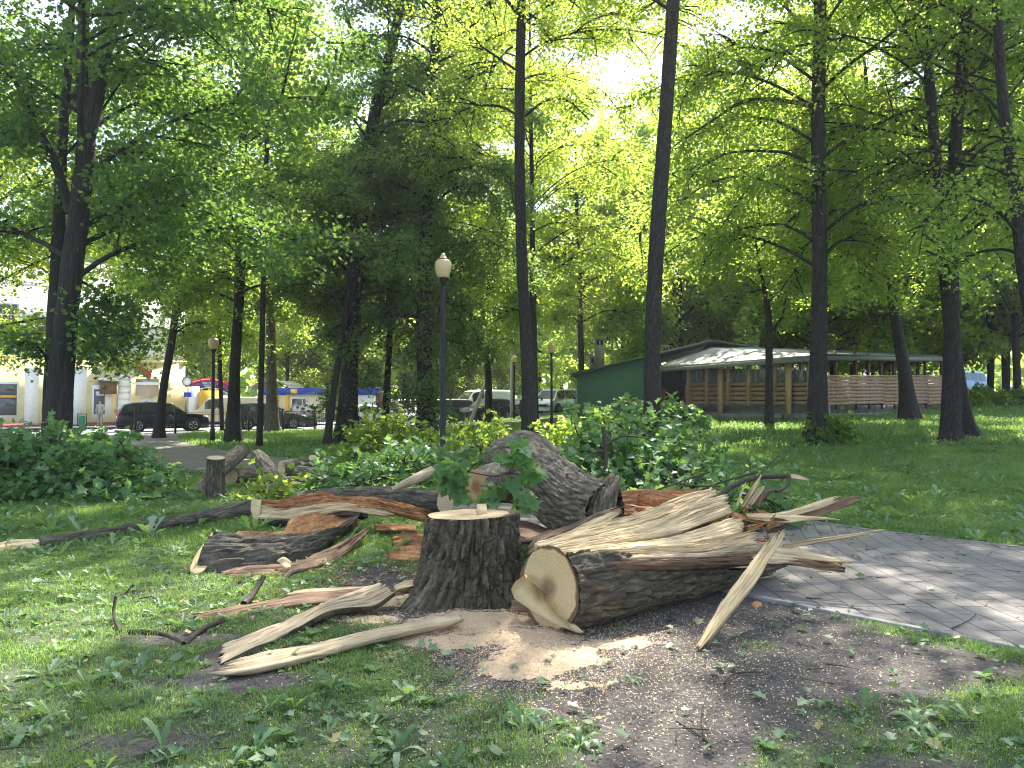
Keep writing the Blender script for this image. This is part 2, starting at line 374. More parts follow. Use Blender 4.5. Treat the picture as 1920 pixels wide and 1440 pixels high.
def turf_density(x, y):
    """0 bare .. 1 full grass"""
    x = np.asarray(x, float); y = np.asarray(y, float)
    d = 0.95 + 0.7 * n2(x, y, 1.6, 21, 4)
    def blob(cx, cy, rx, ry, s=1.0, a=0.0):
        dx = x - cx; dy = y - cy; q = ((dx * math.cos(a) + dy * math.sin(a)) / rx) ** 2 + ((-dx * math.sin(a) + dy * math.cos(a)) / ry) ** 2
        return s * smooth(1.35, 0.45, np.sqrt(q) + 0.42 * n2(x, y, 3.2, 31, 4))
    bare = blob(0.95, 4.6, 0.8, 1.0) + blob(0.72, 3.1, 0.42, 1.1) + blob(2.2, 5.0, 0.6, 0.25, 0.5, -0.7) + blob(-1.55, 4.5, 0.45, 0.20, 0.8) + blob(-1.75, 3.7, 0.45, 0.16, 0.8) \
         + blob(-2.2, 5.3, 0.5, 0.16, 0.6) + blob(-0.1, 5.9, 1.0, 0.9, 0.95) + blob(0.4, 5.0, 1.0, 0.6, 0.9) + blob(1.5, 6.2, 1.6, 0.9, 0.9) + blob(1.9, 3.3, 0.5, 0.2, 0.5) \
         + blob(-0.9, 6.6, 0.9, 0.9, 0.75) + blob(2.0, 4.6, 0.9, 0.5, 0.65) + blob(2.4, 5.1, 1.2, 0.3, 0.6, -0.75) + blob(-0.6, 3.0, 0.3, 0.2, 0.5)
    for (ua, va, ub, vb, rr) in ((415, 1252, 640, 1205, 0.10), (640, 1205, 870, 1158, 0.09), (415, 1230, 580, 1160, 0.14), (580, 1160, 740, 1105, 0.13), (360, 1158, 620, 1125, 0.08), (415, 1080, 575, 1068, 0.06), (20, 1030, 470, 966, 0.10)):
        a_, b_ = _g2(ua, va), _g2(ub, vb); ab = b_ - a_; t_ = np.clip(((x - a_[0]) * ab[0] + (y - a_[1]) * ab[1]) / (ab @ ab), 0, 1); dd = np.hypot(x - a_[0] - t_ * ab[0], y - a_[1] - t_ * ab[1]); bare = bare + 1.6 * (dd < rr)
    d = np.where(y < 9, d - 0.25, d) - bare
    d = np.minimum(d, smooth(-0.02, 0.25, path_dist(x, y)) * 1.2)
    return np.clip(d, 0, 1)
def add_turf(o):
    me = o.data; co = np.empty(len(me.vertices) * 3, np.float32); me.vertices.foreach_get('co', co); co = co.reshape(-1, 3)
    a = me.attributes.new('turf', 'FLOAT', 'POINT'); a.data.foreach_set('value', (turf_density(co[:, 0], co[:, 1]) * 0.8).astype(np.float32))
gr = grid_mesh('ground', xs, ys, ground, M_GROUND); add_turf(gr); tag(gr, kind='structure')

def strip(name, cpts, width, mat, lift, n=120, k=5):
    c = catmull(cpts, n); wd = width if np.ndim(width) else np.full(n, width)
    tg = np.gradient(c[:, :2], axis=0); tg /= np.linalg.norm(tg, axis=1)[:, None]; nr = np.c_[-tg[:, 1], tg[:, 0]]
    L = np.r_[0, np.cumsum(np.linalg.norm(np.diff(c[:, :2], axis=0), axis=1))]
    V = []; A = []
    for j in range(k):
        s = (j / (k - 1) - 0.5); q = c[:, :2] + nr * (s * wd)[:, None]
        V.append(np.c_[q, terrain(q[:, 0], q[:, 1]) + lift]); A.append(np.c_[s * wd, L, L * 0])
    V = np.stack(V, 1).reshape(-1, 3); A = np.stack(A, 1).reshape(-1, 3)
    i = (np.arange(n - 1)[:, None] * k + np.arange(k - 1)[None, :]).ravel()
    F = np.stack([i, i + 1, i + k + 1, i + k], -1)[:, ::-1]
    o = mk(name, V, [F], mat, attrs={'bc': ('POINT', 'FLOAT_VECTOR', A)}, smooth_=True)
    return tag(o, kind='structure')
m = Mat('paving_blocks'); a = m.attr('bc').outputs['Vector']
rot = m.n('ShaderNodeMapping'); rot.inputs['Rotation'].default_value = (0, 0, math.radians(45)); m.l(a, rot.inputs[0])
# herringbone-like bond: bricks laid diagonally to the path
bt = m.n('ShaderNodeTexBrick'); m.l(rot.outputs[0], bt.inputs['Vector']); bt.inputs['Scale'].default_value = 1.0
bt.inputs['Brick Width'].default_value = 0.42; bt.inputs['Row Height'].default_value = 0.21; bt.inputs['Mortar Size'].default_value = 0.007
bt.inputs['Mortar Smooth'].default_value = 0.4; bt.offset = 0.5
bt.inputs['Color1'].default_value = (0.20, 0.18, 0.16, 1); bt.inputs['Color2'].default_value = (0.27, 0.24, 0.215, 1); bt.inputs['Mortar'].default_value = (0.055, 0.05, 0.045, 1)
d1 = m.noise(a, 1.4, 5); f1 = m.noise(a, 120, 3, 0.7)
c = m.mix(m.math('MULTIPLY', f1, 0.4), bt.outputs['Color'], (0.12, 0.11, 0.10)); c = m.mix(m.ramp(d1, [(0.45, g3(0)), (0.75, g3(0.6))]), c, (0.13, 0.115, 0.095))
m.col(c).set(0.85, 0, 0.3)
m.bump(m.math('ADD', m.math('MULTIPLY', bt.outputs['Fac'], -1.0), m.math('MULTIPLY', f1, 0.3)), 0.8, 0.008); M_PAVE = m.m
strip('path', PATH_C, catmull(np.c_[PATH_C, PATH_W], 240)[:, 2], M_PAVE, 0.008, 240, 9)
# kerb stones along the far side of the path
c = catmull(np.c_[PATH_C, PATH_W], 240); tg = np.gradient(c[:, :2], axis=0); tg /= np.linalg.norm(tg, axis=1)[:, None]; nr = np.c_[-tg[:, 1], tg[:, 0]]
for sgn in (-1, 1):
    e = c[:, :2] + nr * (sgn * (c[:, 2] / 2 + 0.035))[:, None]
    V = []
    for off, z in ((-0.035, 0.0), (-0.03, 0.022), (0.03, 0.022), (0.035, -0.02)):
        q = e + nr * sgn * off; V.append(np.c_[q, terrain(q[:, 0], q[:, 1]) + z])
    V = np.stack(V, 1).reshape(-1, 3); i = (np.arange(239)[:, None] * 4 + np.arange(3)[None, :]).ravel()
    F = np.stack([i, i + 1, i + 5, i + 4], -1)
    tag(mk('kerb', V, [F], plain('kerb_stone', (0.22, 0.21, 0.20), 0.9, var=0.3, scale=9, bump=0.3)), kind='structure')
M_ASPH = plain('asphalt', (0.22, 0.22, 0.215), 0.9, var=0.2, scale=20, bump=0.3)
M_ASPHL = plain('pavement_concrete', (0.60, 0.58, 0.55), 0.9, var=0.12, scale=2)
def sstrip(name, o0, o1, t0, t1, mat, lift):
    a = SP(t0, (o0 + o1) / 2)[:2]; b = SP(t1, (o0 + o1) / 2)[:2]
    return strip(name, [a, b], o1 - o0, mat, lift, 90, 5)
sstrip('road', 1.0, 10.2, -40, 70, M_ASPH, 0.02)
sstrip('pavement', 10.4, 14.2, -40, 30, M_ASPHL, 0.13)
sstrip('kerb', 10.2, 10.4, -40, 70, M_CONC, 0.12)
sstrip('parking_lot', 10.4, 40, 10.5, 70, M_ASPH, 0.05)
strip('side_path', [(-6.0, 46.5), (-1.0, 46.8), (4.5, 47.5), (10, 49)], 2.0, M_ASPHL, 0.10, 60)

# ------------------------------------------------------------------ leaves and blades
def norm(v): return v / (np.linalg.norm(v, axis=-1, keepdims=True) + 1e-9)
def T_half(pts, fold=0.12):
    """outline of right half (x>=0) from base to tip -> folded two-face leaf"""
    pts = np.array(pts, float); n = len(pts)
    V = [(0, 0, 0)] + [(x, y, abs(x) * fold) for x, y in pts[1:-1]] + [(0, pts[-1][1], -0.04)]
    L = [(-x, y, abs(x) * fold) for x, y in pts[1:-1]]
    V = np.array(V + L); k = n - 2
    right = list(range(0, n)); left = [0, n - 1] + list(range(n + k - 1, n - 1, -1))
    return V, [np.array([right]), np.array([left])]
T_MAPLE = T_half([(0, 0), (0.16, -0.06), (0.45, 0.02), (0.30, 0.24), (0.62, 0.55), (0.33, 0.58), (0.28, 0.68), (0, 1.0)], 0.28)
T_LIME = T_half([(0, 0), (0.26, -0.05), (0.44, 0.25), (0.36, 0.60), (0, 1.0)], 0.30)
T_OVAL = T_half([(0, 0), (0.30, 0.35), (0.20, 0.75), (0, 1.0)], 0.3)
T_DAND = T_half([(0, 0), (0.03, 0.2), (0.10, 0.30), (0.05, 0.36), (0.14, 0.52), (0.07, 0.58), (0.17, 0.80), (0, 1.0)], 0.3)
def scatter(tpl, pos, nrm, fwd, size):
    V, F = tpl; N = len(pos); nrm = norm(nrm); x = norm(np.cross(fwd, nrm)); y = np.cross(nrm, x)
    s = np.asarray(size).reshape(-1, 1, 1)
    out_ = pos[:, None, :] + s * (V[None, :, 0:1] * x[:, None, :] + V[None, :, 1:2] * y[:, None, :] + V[None, :, 2:3] * nrm[:, None, :])
    k = len(V); base = (np.arange(N) * k)[:, None, None]
    Fs = [(base + f[None]).reshape(-1, f.shape[1]) for f in F]
    return out_.reshape(-1, 3), Fs, [len(f) for f in F]
def leaf_mesh(name, tpl, pos, nrm, fwd, size, mat, parent=None, rnd=None, kind=None):
    V, Fs, cnt = scatter(tpl, pos, nrm, fwd, size)
    rnd = rng.random(len(pos)) if rnd is None else rnd
    r = np.concatenate([np.repeat(rnd, c) for c in cnt])
    o = mk(name, V, Fs, mat, parent, attrs={'rnd': ('FACE', 'FLOAT', r)})
    if kind: o['kind'] = kind
    return o
def blades(name, x, y, h, wd, mat, lean=0.5, segs=2, rnd=None):
    N = len(x); z = ground(x, y) - 0.005; a = rng.random(N) * 2 * np.pi; d = np.c_[np.cos(a), np.sin(a), 0 * a]; s = np.c_[-np.sin(a), np.cos(a), 0 * a]
    b = np.c_[x, y, z]; l = (rng.random(N) * lean)[:, None]; h = h[:, None]; wd = wd[:, None]; up = np.array([0, 0, 1.0])
    b2 = rng.random(N)[:, None]*2*np.pi; s = s*np.cos(b2) + d*np.sin(b2)
    if segs == 2:
        V = np.stack([b - s * wd / 2, b + s * wd / 2, b + up * h * 0.6 + d * l * h * 0.35 + s * wd * 0.4, b + up * h * 0.6 + d * l * h * 0.35 - s * wd * 0.4,
                      b + up * h * (1 - 0.35 * l) + d * l * h * 1.1], 1).reshape(-1, 3)
        i = np.arange(N)[:, None] * 5; F = [i + np.array([[0, 1, 2, 3]]), i + np.array([[3, 2, 4]])]; c = 2
    else:
        V = np.stack([b - s * wd / 2, b + s * wd / 2, b + up * h + d * l * h * 0.8], 1).reshape(-1, 3)
        i = np.arange(N)[:, None] * 3; F = [i + np.array([[0, 1, 2]])]; c = 1
    rnd = rng.random(N) if rnd is None else rnd
    return mk(name, V, F, mat, attrs={'rnd': ('FACE', 'FLOAT', np.tile(rnd, c))})
def frust(n, d0, d1, pw=1.0, margin=1.08):
    d = (d0 ** 2 + rng.random(n) * (d1 ** 2 - d0 ** 2)) ** 0.5; x = (rng.random(n) * 2 - 1) * d * 0.667 * margin - 0.0
    return x, d
def rnd_patch(x, y, k=0.25):
    return np.clip(0.42 + 0.5 * n2(x, y, 1.3, 77) + 0.4 * n2(x, y, 0.3, 79) + (rng.random(len(x)) - 0.5) * 0.8, 0, 1)
def keep_out(x, y):
    # street surfaces and buildings
    q = np.c_[x, y] - ST0; t = q @ SD; o = q @ SN
    k = (o > 0.6)
    return k | ((np.abs(y - (46.8 + 0.1 * x)) < 1.0) & (x > -7) & (x < 10.5)) | (path_dist(x, y) < 0.0)
# grass in three bands of distance
x, y = frust(850000, 2.1, 8.5); den = turf_density(x, y); cl = 0.5 + 0.7 * n2(x, y, 5.0, 41, 2)
k = (rng.random(len(x)) < den * np.clip(cl, 0.08, 1)) & ~keep_out(x, y); x, y = x[k], y[k]
hh = (0.028 + 0.045 * rng.random(len(x))) * np.clip(0.75 + 0.6 * n2(x, y, 2.0, 43, 2), 0.35, 1.4)
o = blades('grass', x, y, hh, 0.0028 + 0.0022 * rng.random(len(x)), M_GRASS, 1.3, 2, rnd_patch(x, y)); tag(o, 'fine green grass blades covering the near lawn', 'grass', kind='stuff')
x, y = frust(480000, 8.5, 22); den = np.clip(turf_density(x, y) * 1.2, 0, 1); k = (rng.random(len(x)) < den) & ~keep_out(x, y); x, y = x[k], y[k]
o = blades('grass', x, y, (0.05 + 0.07 * rng.random(len(x))) * np.clip(0.8 + 0.6 * n2(x, y, 1.2, 44, 2), 0.4, 1.5), 0.009 + 0.008 * rng.random(len(x)), M_GRASS, 1.0, 1, rnd_patch(x, y)); tag(o, 'green lawn grass around and behind the felled logs', 'grass', kind='stuff')
x, y = frust(260000, 22, 75); k = ~keep_out(x, y); x, y = x[k], y[k]
o = blades('grass', x, y, 0.09 + 0.10 * rng.random(len(x)), 0.04 + 0.03 * rng.random(len(x)), M_GRASS, 0.9, 1, rnd_patch(x, y)); tag(o, 'far lawn grass under the trees', 'grass', kind='stuff')
# broad-leaved ground cover
def rosettes(n, d0, d1, tpl, smin, smax, per, mat, name, label, tilt=0.5, thr=0.25):
    x, y = frust(n, d0, d1); den = turf_density(x, y); k = (rng.random(n) < den + 0.12) & ~keep_out(x, y) & (den > thr * rng.random(n)); x, y = x[k], y[k]
    N = len(x); z = ground(x, y); c = np.repeat(np.c_[x, y, z], per, 0); a = rng.random(N * per) * 2 * np.pi
    out_ = np.c_[np.cos(a), np.sin(a), 0 * a]; el = rng.random(N * per)[:, None] * tilt + 0.08
    fwd = norm(out_ + np.array([0, 0, 1.0]) * el * 1.4); nr = norm(np.array([0, 0, 1.0]) - out_ * el + rng.normal(0, 0.15, (N * per, 3)))
    sz = np.repeat(smin + (smax - smin) * rng.random(N) ** 2, per) * (0.6 + 0.5 * rng.random(N * per))
    o = leaf_mesh(name, tpl, c + out_ * 0.01 + np.array([0, 0, 0.012]), nr, fwd, sz, mat, rnd=np.clip(np.repeat(rng.random(N), per) * 0.6 + rng.random(N * per) * 0.4, 0, 1))
    return tag(o, label, 'ground cover', kind='stuff')
rosettes(1500, 2.1, 11, T_DAND, 0.04, 0.15, 6, M_WEED, 'ground_cover', 'low dandelion rosettes in the near lawn', 0.9)
rosettes(9000, 2.1, 10, T_OVAL, 0.015, 0.04, 6, M_WEED, 'ground_cover', 'small clover-like leaves among the near grass', 0.7)
rosettes(1800, 2.1, 12, T_LIME, 0.03, 0.07, 5, M_WEED, 'ground_cover', 'broad rounded weed leaves among the near grass', 1.0)
rosettes(7000, 8, 34, T_DAND, 0.10, 0.3, 6, M_WEED, 'ground_cover', 'leafy weeds in the farther lawn', 0.9)
# fallen leaves
x, y = frust(4200, 2.1, 19); k = ~((path_dist(x, y) < 0) & (rng.random(len(x)) < 0.75)); x, y = x[k], y[k]; N = len(x)
a = rng.random(N) * 6.28
o = leaf_mesh('fallen_leaves', T_MAPLE, np.c_[x, y, ground(x, y) + 0.02 + 0.02 * rng.random(N)], np.array([0, 0, 1.0]) + rng.normal(0, 0.28, (N, 3)), np.c_[np.cos(a), np.sin(a), 0 * a], 0.025 + 0.06 * rng.random(N) ** 1.6, M_LITTER)
tag(o, 'scattered torn green leaves lying on lawn, soil and path', 'fallen leaves', kind='stuff')
# wood chips and sawdust
def flakes(x, y, size, z0=0.004):
    N = len(x); nr = np.array([0, 0, 1.0]) + rng.normal(0, 0.35, (N, 3)); a = rng.random(N) * 6.28
    return scatter((np.array([(-0.5, -0.22, 0), (0.5, -0.18, 0.02), (0.45, 0.22, 0), (-0.5, 0.2, 0.03)]), [np.array([[0, 1, 2, 3]])]), np.c_[x, y, ground(x, y) + z0], nr, np.c_[np.cos(a), np.sin(a), 0 * a], size)
SD_C = [(-0.22, 5.7, 0.62, 0.32, 0.055), (0.10, 5.35, 0.50, 0.30, 0.05), (0.25, 4.98, 0.42, 0.32, 0.045), (0.05, 4.72, 0.38, 0.22, 0.03), (-0.45, 5.25, 0.5, 0.2, 0.03), (0.7, 5.2, 0.4, 0.2, 0.02), (-0.9, 6.3, 0.5, 0.3, 0.025), (-1.1, 5.75, 0.4, 0.16, 0.02), (0.55, 6.1, 0.5, 0.4, 0.03), (0.35, 4.45, 0.35, 0.14, 0.015)]
def sd_h(x, y):
    r = np.zeros_like(x)
    for cx, cy_, rx, ry, h in SD_C:
        q = np.sqrt(((x - cx) / rx) ** 2 + ((y - cy_) / ry) ** 2); r = np.maximum(r, h * smooth(1.15, 0.2, q + 0.38 * n2(x, y, 7, 61, 4)))
    return r
xs2 = np.arange(-1.8, 1.4, 0.011); ys2 = np.arange(4.1, 7.0, 0.011)
X, Y = np.meshgrid(xs2, ys2); hs = sd_h(X, Y); Z = ground(X, Y) - 0.012 + hs + 0.006 * n2(X, Y, 40, 3, 2) + 0.006 * n2(X, Y, 12, 8, 2)
nx = len(xs2); i = (np.arange(len(ys2) - 1)[:, None] * nx + np.arange(nx - 1)[None, :]).ravel(); F = np.stack([i, i + 1, i + nx + 1, i + nx], -1)
hm_ = hs.ravel()[F].max(1); kf = rng.random(len(hm_)) < smooth(0.001, 0.016, hm_); V = np.stack([X, Y, Z], -1).reshape(-1, 3); F = F[kf]
u_, inv = np.unique(F, return_inverse=True); V = V[u_]; F = inv.reshape(-1, 4); V[:, 2] += rng.normal(0, 0.0022, len(V)); V[:, :2] += rng.normal(0, 0.002, (len(V), 2))
m = Mat('sawdust'); oc = m.n('ShaderNodeTexCoord').outputs['Object']; f1 = m.noise(oc, 160, 4, 0.8); f2 = m.noise(oc, 5, 4)
m.col(m.mix(m.ramp(f2, [(0.5, g3(0)), (0.8, g3(0.5))]), m.ramp(f1, [(0.35, (0.38, 0.26, 0.15)), (0.65, (0.80, 0.62, 0.42))]), (0.20, 0.14, 0.09))).set(0.95, 0, 0.1); m.bump(f1, 0.8, 0.01)
tag(mk('sawdust', V, [F], m.m, smooth_=True), 'pale pinkish sawdust heaped around the foot of the stump', 'sawdust', kind='stuff')
N = 26000; x = rng.normal(0.55, 1.05, N); y = rng.normal(4.9, 0.95, N); k = (y > 2.2) & (rng.random(N) < 0.8) & ~((path_dist(x, y) < 0) & (rng.random(N) < 0.96)); x, y = x[k], y[k]
V, Fs, _ = flakes(x, y, 0.005 + 0.011 * rng.random(len(x)) ** 3); V[:, 2] += np.repeat(sd_h(x, y), 4)
tag(mk('wood_chips', V, Fs, M_CHIP), 'tiny pale wood chips strewn over the dark soil', 'wood chips', kind='stuff')
N = 42000; x = rng.normal(-0.05, 0.75, N); y = rng.normal(5.3, 0.72, N); kk = sd_h(x, y) * 0 + np.exp(-((x + 0.1) ** 2 / 0.9 + (y - 5.3) ** 2 / 0.8)); k = (rng.random(N) < 0.25 + kk) & (path_dist(x, y) > 0.05); x, y = x[k], y[k]
V, Fs, _ = flakes(x, y, 0.003 + 0.008 * rng.random(len(x)) ** 2, 0.006); V[:, 2] += np.repeat(sd_h(x, y), 4)
tag(mk('wood_chips', V, Fs, plain('sawdust_flake', (0.66, 0.48, 0.31), 0.9, var=0.3, scale=40)), 'fine sawdust flakes thinning out into the grass and soil', 'wood chips', kind='stuff')
N = 900; x, y = frust(N, 3, 12); V, Fs, _ = flakes(x, y, 0.010 + 0.028 * rng.random(N) ** 2, 0.012)
tag(mk('wood_chips', V, Fs, plain('bark_crumb', (0.20, 0.14, 0.09), 0.9, var=0.5, scale=3)), 'larger loose bark and wood flakes scattered over lawn and path', 'wood chips', kind='stuff')

# ------------------------------------------------------------------ tubes (trunks, logs, branches)
def frames(c):
    t = norm(np.gradient(c, axis=0)); u = np.zeros_like(c); ref = np.array([0, 0, 1.0]) if abs(t[0, 2]) < 0.9 else np.array([1.0, 0, 0])
    u[0] = norm(np.cross(t[0], ref))
    for k in range(1, len(c)):
        q = u[k - 1] - t[k] * (u[k - 1] @ t[k]); u[k] = q / np.linalg.norm(q)
    return t, u, np.cross(t, u)
def tube_arrays(pts, rad, nseg=16, nl=20, amp=0.0, fr=9.0, el=0.25, lump=0.0, seed=0, arc=None, flare=None):
    """pts (k,3), rad (k). returns V, F(list), bc, rings info"""
    pr = catmull(np.c_[np.asarray(pts, float), np.asarray(rad, float)], nl); c = pr[:, :3]; r = pr[:, 3]
    t, u, v = frames(c); L = np.r_[0, np.cumsum(np.linalg.norm(np.diff(c, axis=0), axis=1))]
    closed = arc is None
    th = np.arange(nseg) / nseg * 2 * np.pi if closed else np.linspace(arc[0], arc[1], nseg)
    ct, st = np.cos(th)[None, :], np.sin(th)[None, :]; R = np.repeat(r[:, None], nseg, 1)
    bc = np.stack([R * ct, R * st, np.repeat(L[:, None], nseg, 1)], -1)
    if lump: R = R * (1 + lump * fbm(np.stack([ct * 1.3 + 0 * R, st * 1.3 + 0 * R, bc[..., 2] * 1.1 + seed], -1), 2, seed))
    if flare is not None: R = flare(R, th, L)
    if amp:
        q = np.stack([bc[..., 0] * fr, bc[..., 1] * fr, bc[..., 2] * fr * el + seed * 3.1], -1)
        wv = 0.6 * vn(q * 0.6 + 11, seed + 5)[..., None]; q = q + wv
        n_ = vn(q, seed); ridge = np.clip(np.abs(n_) * 2.6, 0, 1); n_2 = vn(q * 2.3, seed + 1)
        R = R + amp * (ridge - 0.75 + 0.35 * n_2)
    V = c[:, None, :] + (u[:, None, :] * ct[..., None] + v[:, None, :] * st[..., None]) * R[..., None]
    i = np.arange(nl - 1)[:, None] * nseg; j = np.arange(nseg if closed else nseg - 1)[None, :]; j2 = (j + 1) % nseg
    F = np.stack([i + j, i + j2, i + nseg + j2, i + nseg + j], -1).reshape(-1, 4)
    return V, F, bc, (c, t, u, v)
def cap_arrays(ring, n_in=6, rough=0.0, seed=0, centre=None, bulge=0.0, dirn=None):
    """disc closing a ring (k,3): concentric rings toward the centre"""
    c = ring.mean(0) if centre is None else centre; k = len(ring); V = []; 
    n = norm(np.cross(ring[k // 4] - c, ring[0] - c)) if dirn is None else dirn
    e1 = norm(ring[0] - c); e2 = np.cross(n, e1)
    for a in range(n_in):
        s = 1 - a / n_in; q = c + (ring - c) * s
        if rough and a > 0: q = q + n * (rough * vn(q * 14, seed))[:, None]
        V.append(q + n * bulge * (1 - s * s))
    V = np.concatenate(V + [c[None] + n * bulge]); F = []
    j = np.arange(k); j2 = (j + 1) % k
    for a in range(n_in - 1): F.append(np.stack([a * k + j, a * k + j2, (a + 1) * k + j2, (a + 1) * k + j], -1))
    tri = np.stack([(n_in - 1) * k + j, (n_in - 1) * k + j2, np.full(k, n_in * k)], -1)
    bc = np.c_[(V - c) @ e1, (V - c) @ e2, 0 * V[:, 0]]
    return V, [np.concatenate(F), tri], bc
def BCA(bc): return {'bc': ('POINT', 'FLOAT_VECTOR', bc.reshape(-1, 3))}
def log(name, label, cat, pts, rad, mat=None, nseg=64, nl=80, amp=0.012, fr=14, el=0.2, lump=0.06, caps=(M_CUT_LIGHT, M_CUT_LIGHT), seed=0, group=None, parent=None, pname='bark'):
    pts = np.asarray(pts, float)
    rad = np.asarray([rad] * len(pts) if np.ndim(rad) == 0 else rad, float)
    V, F, bc, info = tube_arrays(pts, rad, nseg, nl, amp, fr, el, lump, seed)
    root = parent or empty(name, pts.mean(0) * [1, 1, 0] + [0, 0, pts[:, 2].min()], label, cat, group)
    mk(pname, V.reshape(-1, 3), [F], mat or M_BARK_LOG, root, BCA(bc), True)
    for k, cm_ in zip((0, -1), caps):
        if cm_ is None: continue
        Vc, Fc, bcc = cap_arrays(V[k], 7, 0.004, seed, dirn=(-1 if k == 0 else 1) * info[1][k]); mk('cut_face', Vc, Fc, cm_, root, BCA(bcc), False)
    return root
def branch_arrays(lst, nseg=5):
    """merge many thin tubes: lst of (pts, r0, r1)"""
    VV = []; FF = []; BB = []; n = 0
    for pts, r0, r1 in lst:
        m_ = max(4, len(pts) * 2); V, F, bc, _ = tube_arrays(pts, np.linspace(r0, r1, len(pts)), nseg, m_)
        VV.append(V.reshape(-1, 3)); FF.append(F + n); BB.append(bc.reshape(-1, 3)); n += V.shape[0] * V.shape[1]
    return np.concatenate(VV), np.concatenate(FF), np.concatenate(BB)

# ------------------------------------------------------------------ trees
UP = np.array([0, 0, 1.0])
def tree_arrays(trunk, z0, z1, spread, nlimb, nleaf, leaf, droop=0.35, seed=0, side=None, nseg=20, nl=70, amp=0.012, epi=0, low=1.0, prof=None, epi_r=1.1, front=0.8, fr=14, lump=0.06, flare=0.32, extra=None):
    """trunk: (k,4) xyz r in world; returns trunk arrays, leaf pos/nrm/fwd/size"""
    r_ = np.random.default_rng(seed + 100); T_ = np.array(trunk, float); T_[:, 3] *= 0.87
    rad0 = T_[0, 3]
    def fl(R, th, L):
        k = np.exp(-L / (rad0 * 1.6))[:, None]
        return R * (1 + flare * k * (1 + 0.35 * np.sin(th[None, :] * 5 + seed)))
    V, F, bc, info = tube_arrays(T_[:, :3], T_[:, 3], nseg, nl, amp, fr, 0.15, lump, seed, flare=fl)
    VV = [V.reshape(-1, 3)]; FF = [F]; BB = [bc.reshape(-1, 3)]; n = len(VV[0])
    tp = catmull(T_, 200); limbs = []; twigs = []
    def at(z):
        k = np.argmin(np.abs(tp[:, 2] - z)); return tp[k]
    for i in range(nlimb):
        h = (i + 0.5 * r_.random()) / nlimb; z = z0 + (z1 - z0) * h; q = at(z); az = i * 2.399 + seed + r_.normal(0, 0.4)
        if side is not None and r_.random() < side[1]: az = side[0] + r_.normal(0, 0.7)
        if math.sin(az) < -0.2 and z < 15 and r_.random() < front: az = -az + r_.normal(0, 0.2)
        pf = (0.55 + 0.9 * math.sin(math.pi * min(1, 0.25 + 0.75 * h))) if prof is None else prof(h)
        L = spread * pf * (0.75 + 0.5 * r_.random()); d = np.array([math.cos(az), math.sin(az), 0.55 + 0.5 * h + 0.3 * r_.random()]); d = d / np.linalg.norm(d)
        p = q[:3].copy(); pts = [p.copy()]; m_ = 7
        for s in range(m_):
            d = d + np.array([0, 0, -droop * (0.16 + 0.10 * s) * (1.2 - h * 0.7)]) + r_.normal(0, 0.10, 3); d = d / np.linalg.norm(d); p = p + d * L / m_; pts.append(p.copy())
        limbs.append((np.array(pts), min(q[3] * 0.30, 0.014 * L + 0.012), 0.012)); twigs.append((np.array(pts[3:]), L))
        for s in range(7 + int(L)):
            f = 0.25 + 0.75 * r_.random(); k = min(m_ - 1, int(f * m_)); b = pts[k] + (pts[k + 1] - pts[k]) * r_.random()
            sd_ = 1 if s % 2 else -1; ax = pts[k + 1] - pts[k]; pr_ = np.cross(ax, UP); pr_ = pr_ / (np.linalg.norm(pr_) + 1e-6)
            dd = ax / np.linalg.norm(ax) * 0.6 + pr_ * sd_ * 0.9 + np.array([0, 0, r_.normal(0.1, 0.3)]); l2 = L * (0.16 + 0.26 * r_.random()) * (1.15 - 0.5 * f); q2 = b; ps = [b]
            for _ in range(4):
                dd = dd + np.array([0, 0, -droop * 0.30]) + r_.normal(0, 0.12, 3); dd = dd / np.linalg.norm(dd); q2 = q2 + dd * l2 / 4; ps.append(q2)
            limbs.append((np.array(ps), 0.010 + 0.004 * L, 0.004)); twigs.append((np.array(ps), l2 * 2.0))
    if extra:
        for e in extra:
            e = np.asarray(e, float); limbs.append((e[:, :3], e[0, 3], e[-1, 3]))
            c_ = catmull(e[:, :3], 12); Lx = np.linalg.norm(c_[-1] - c_[0])
            for s in range(14):
                b = c_[3 + int(r_.random() * 8)]; dd = norm(r_.normal(0, 1, 3) * np.array([1, 1, 0.4]) + np.array([0, 0, -0.2])); l2 = Lx * (0.15 + 0.2 * r_.random()); ps = [b + dd * l2 * f - UP * droop * 0.3 * l2 * f * f for f in np.linspace(0, 1, 5)]
                limbs.append((np.array(ps), 0.012, 0.004)); twigs.append((np.array(ps), l2 * 2))
    for i in range(epi):        # short shoots straight out of the trunk
        z = z0 * 0.25 + (z1 * 0.75 - z0 * 0.25) * r_.random(); q = at(z); az = r_.random() * 6.28; d = np.array([math.cos(az), math.sin(az), 0.3]); L = epi_r * (0.5 + r_.random())
        ps = [q[:3] + d * L * f - np.array([0, 0, 0.55 * L * f * f]) for f in np.linspace(0, 1, 5)]
        limbs.append((np.array(ps), 0.012, 0.004)); twigs.append((np.array(ps), L * 1.6))
    b = branch_arrays(limbs, 5); VV.append(b[0]); FF.append(b[1] + n); BB.append(b[2])
    wts = np.array([t_[1] for t_ in twigs]); wts = wts / wts.sum(); cnt = r_.multinomial(nleaf, wts); pos = []; fw = []
    for (ps, l_), c_ in zip(twigs, cnt):
        if c_ == 0: continue
        nc = max(1, c_ // 15); tt = np.sort(r_.random(nc)) ** 0.8; cc = catmull(ps, 12)[np.minimum((tt * 11.99).astype(int), 11)]
        cc = cc + r_.normal(0, 0.10 + 0.02 * l_, (nc, 3)) * np.array([1, 1, 0.6]); k = r_.integers(0, nc, c_)
        pos.append(cc[k] + r_.normal(0, 1, (c_, 3)) * np.array([0.19, 0.19, 0.15]) * (0.6 + leaf * 5)); 
    pos = np.concatenate(pos)
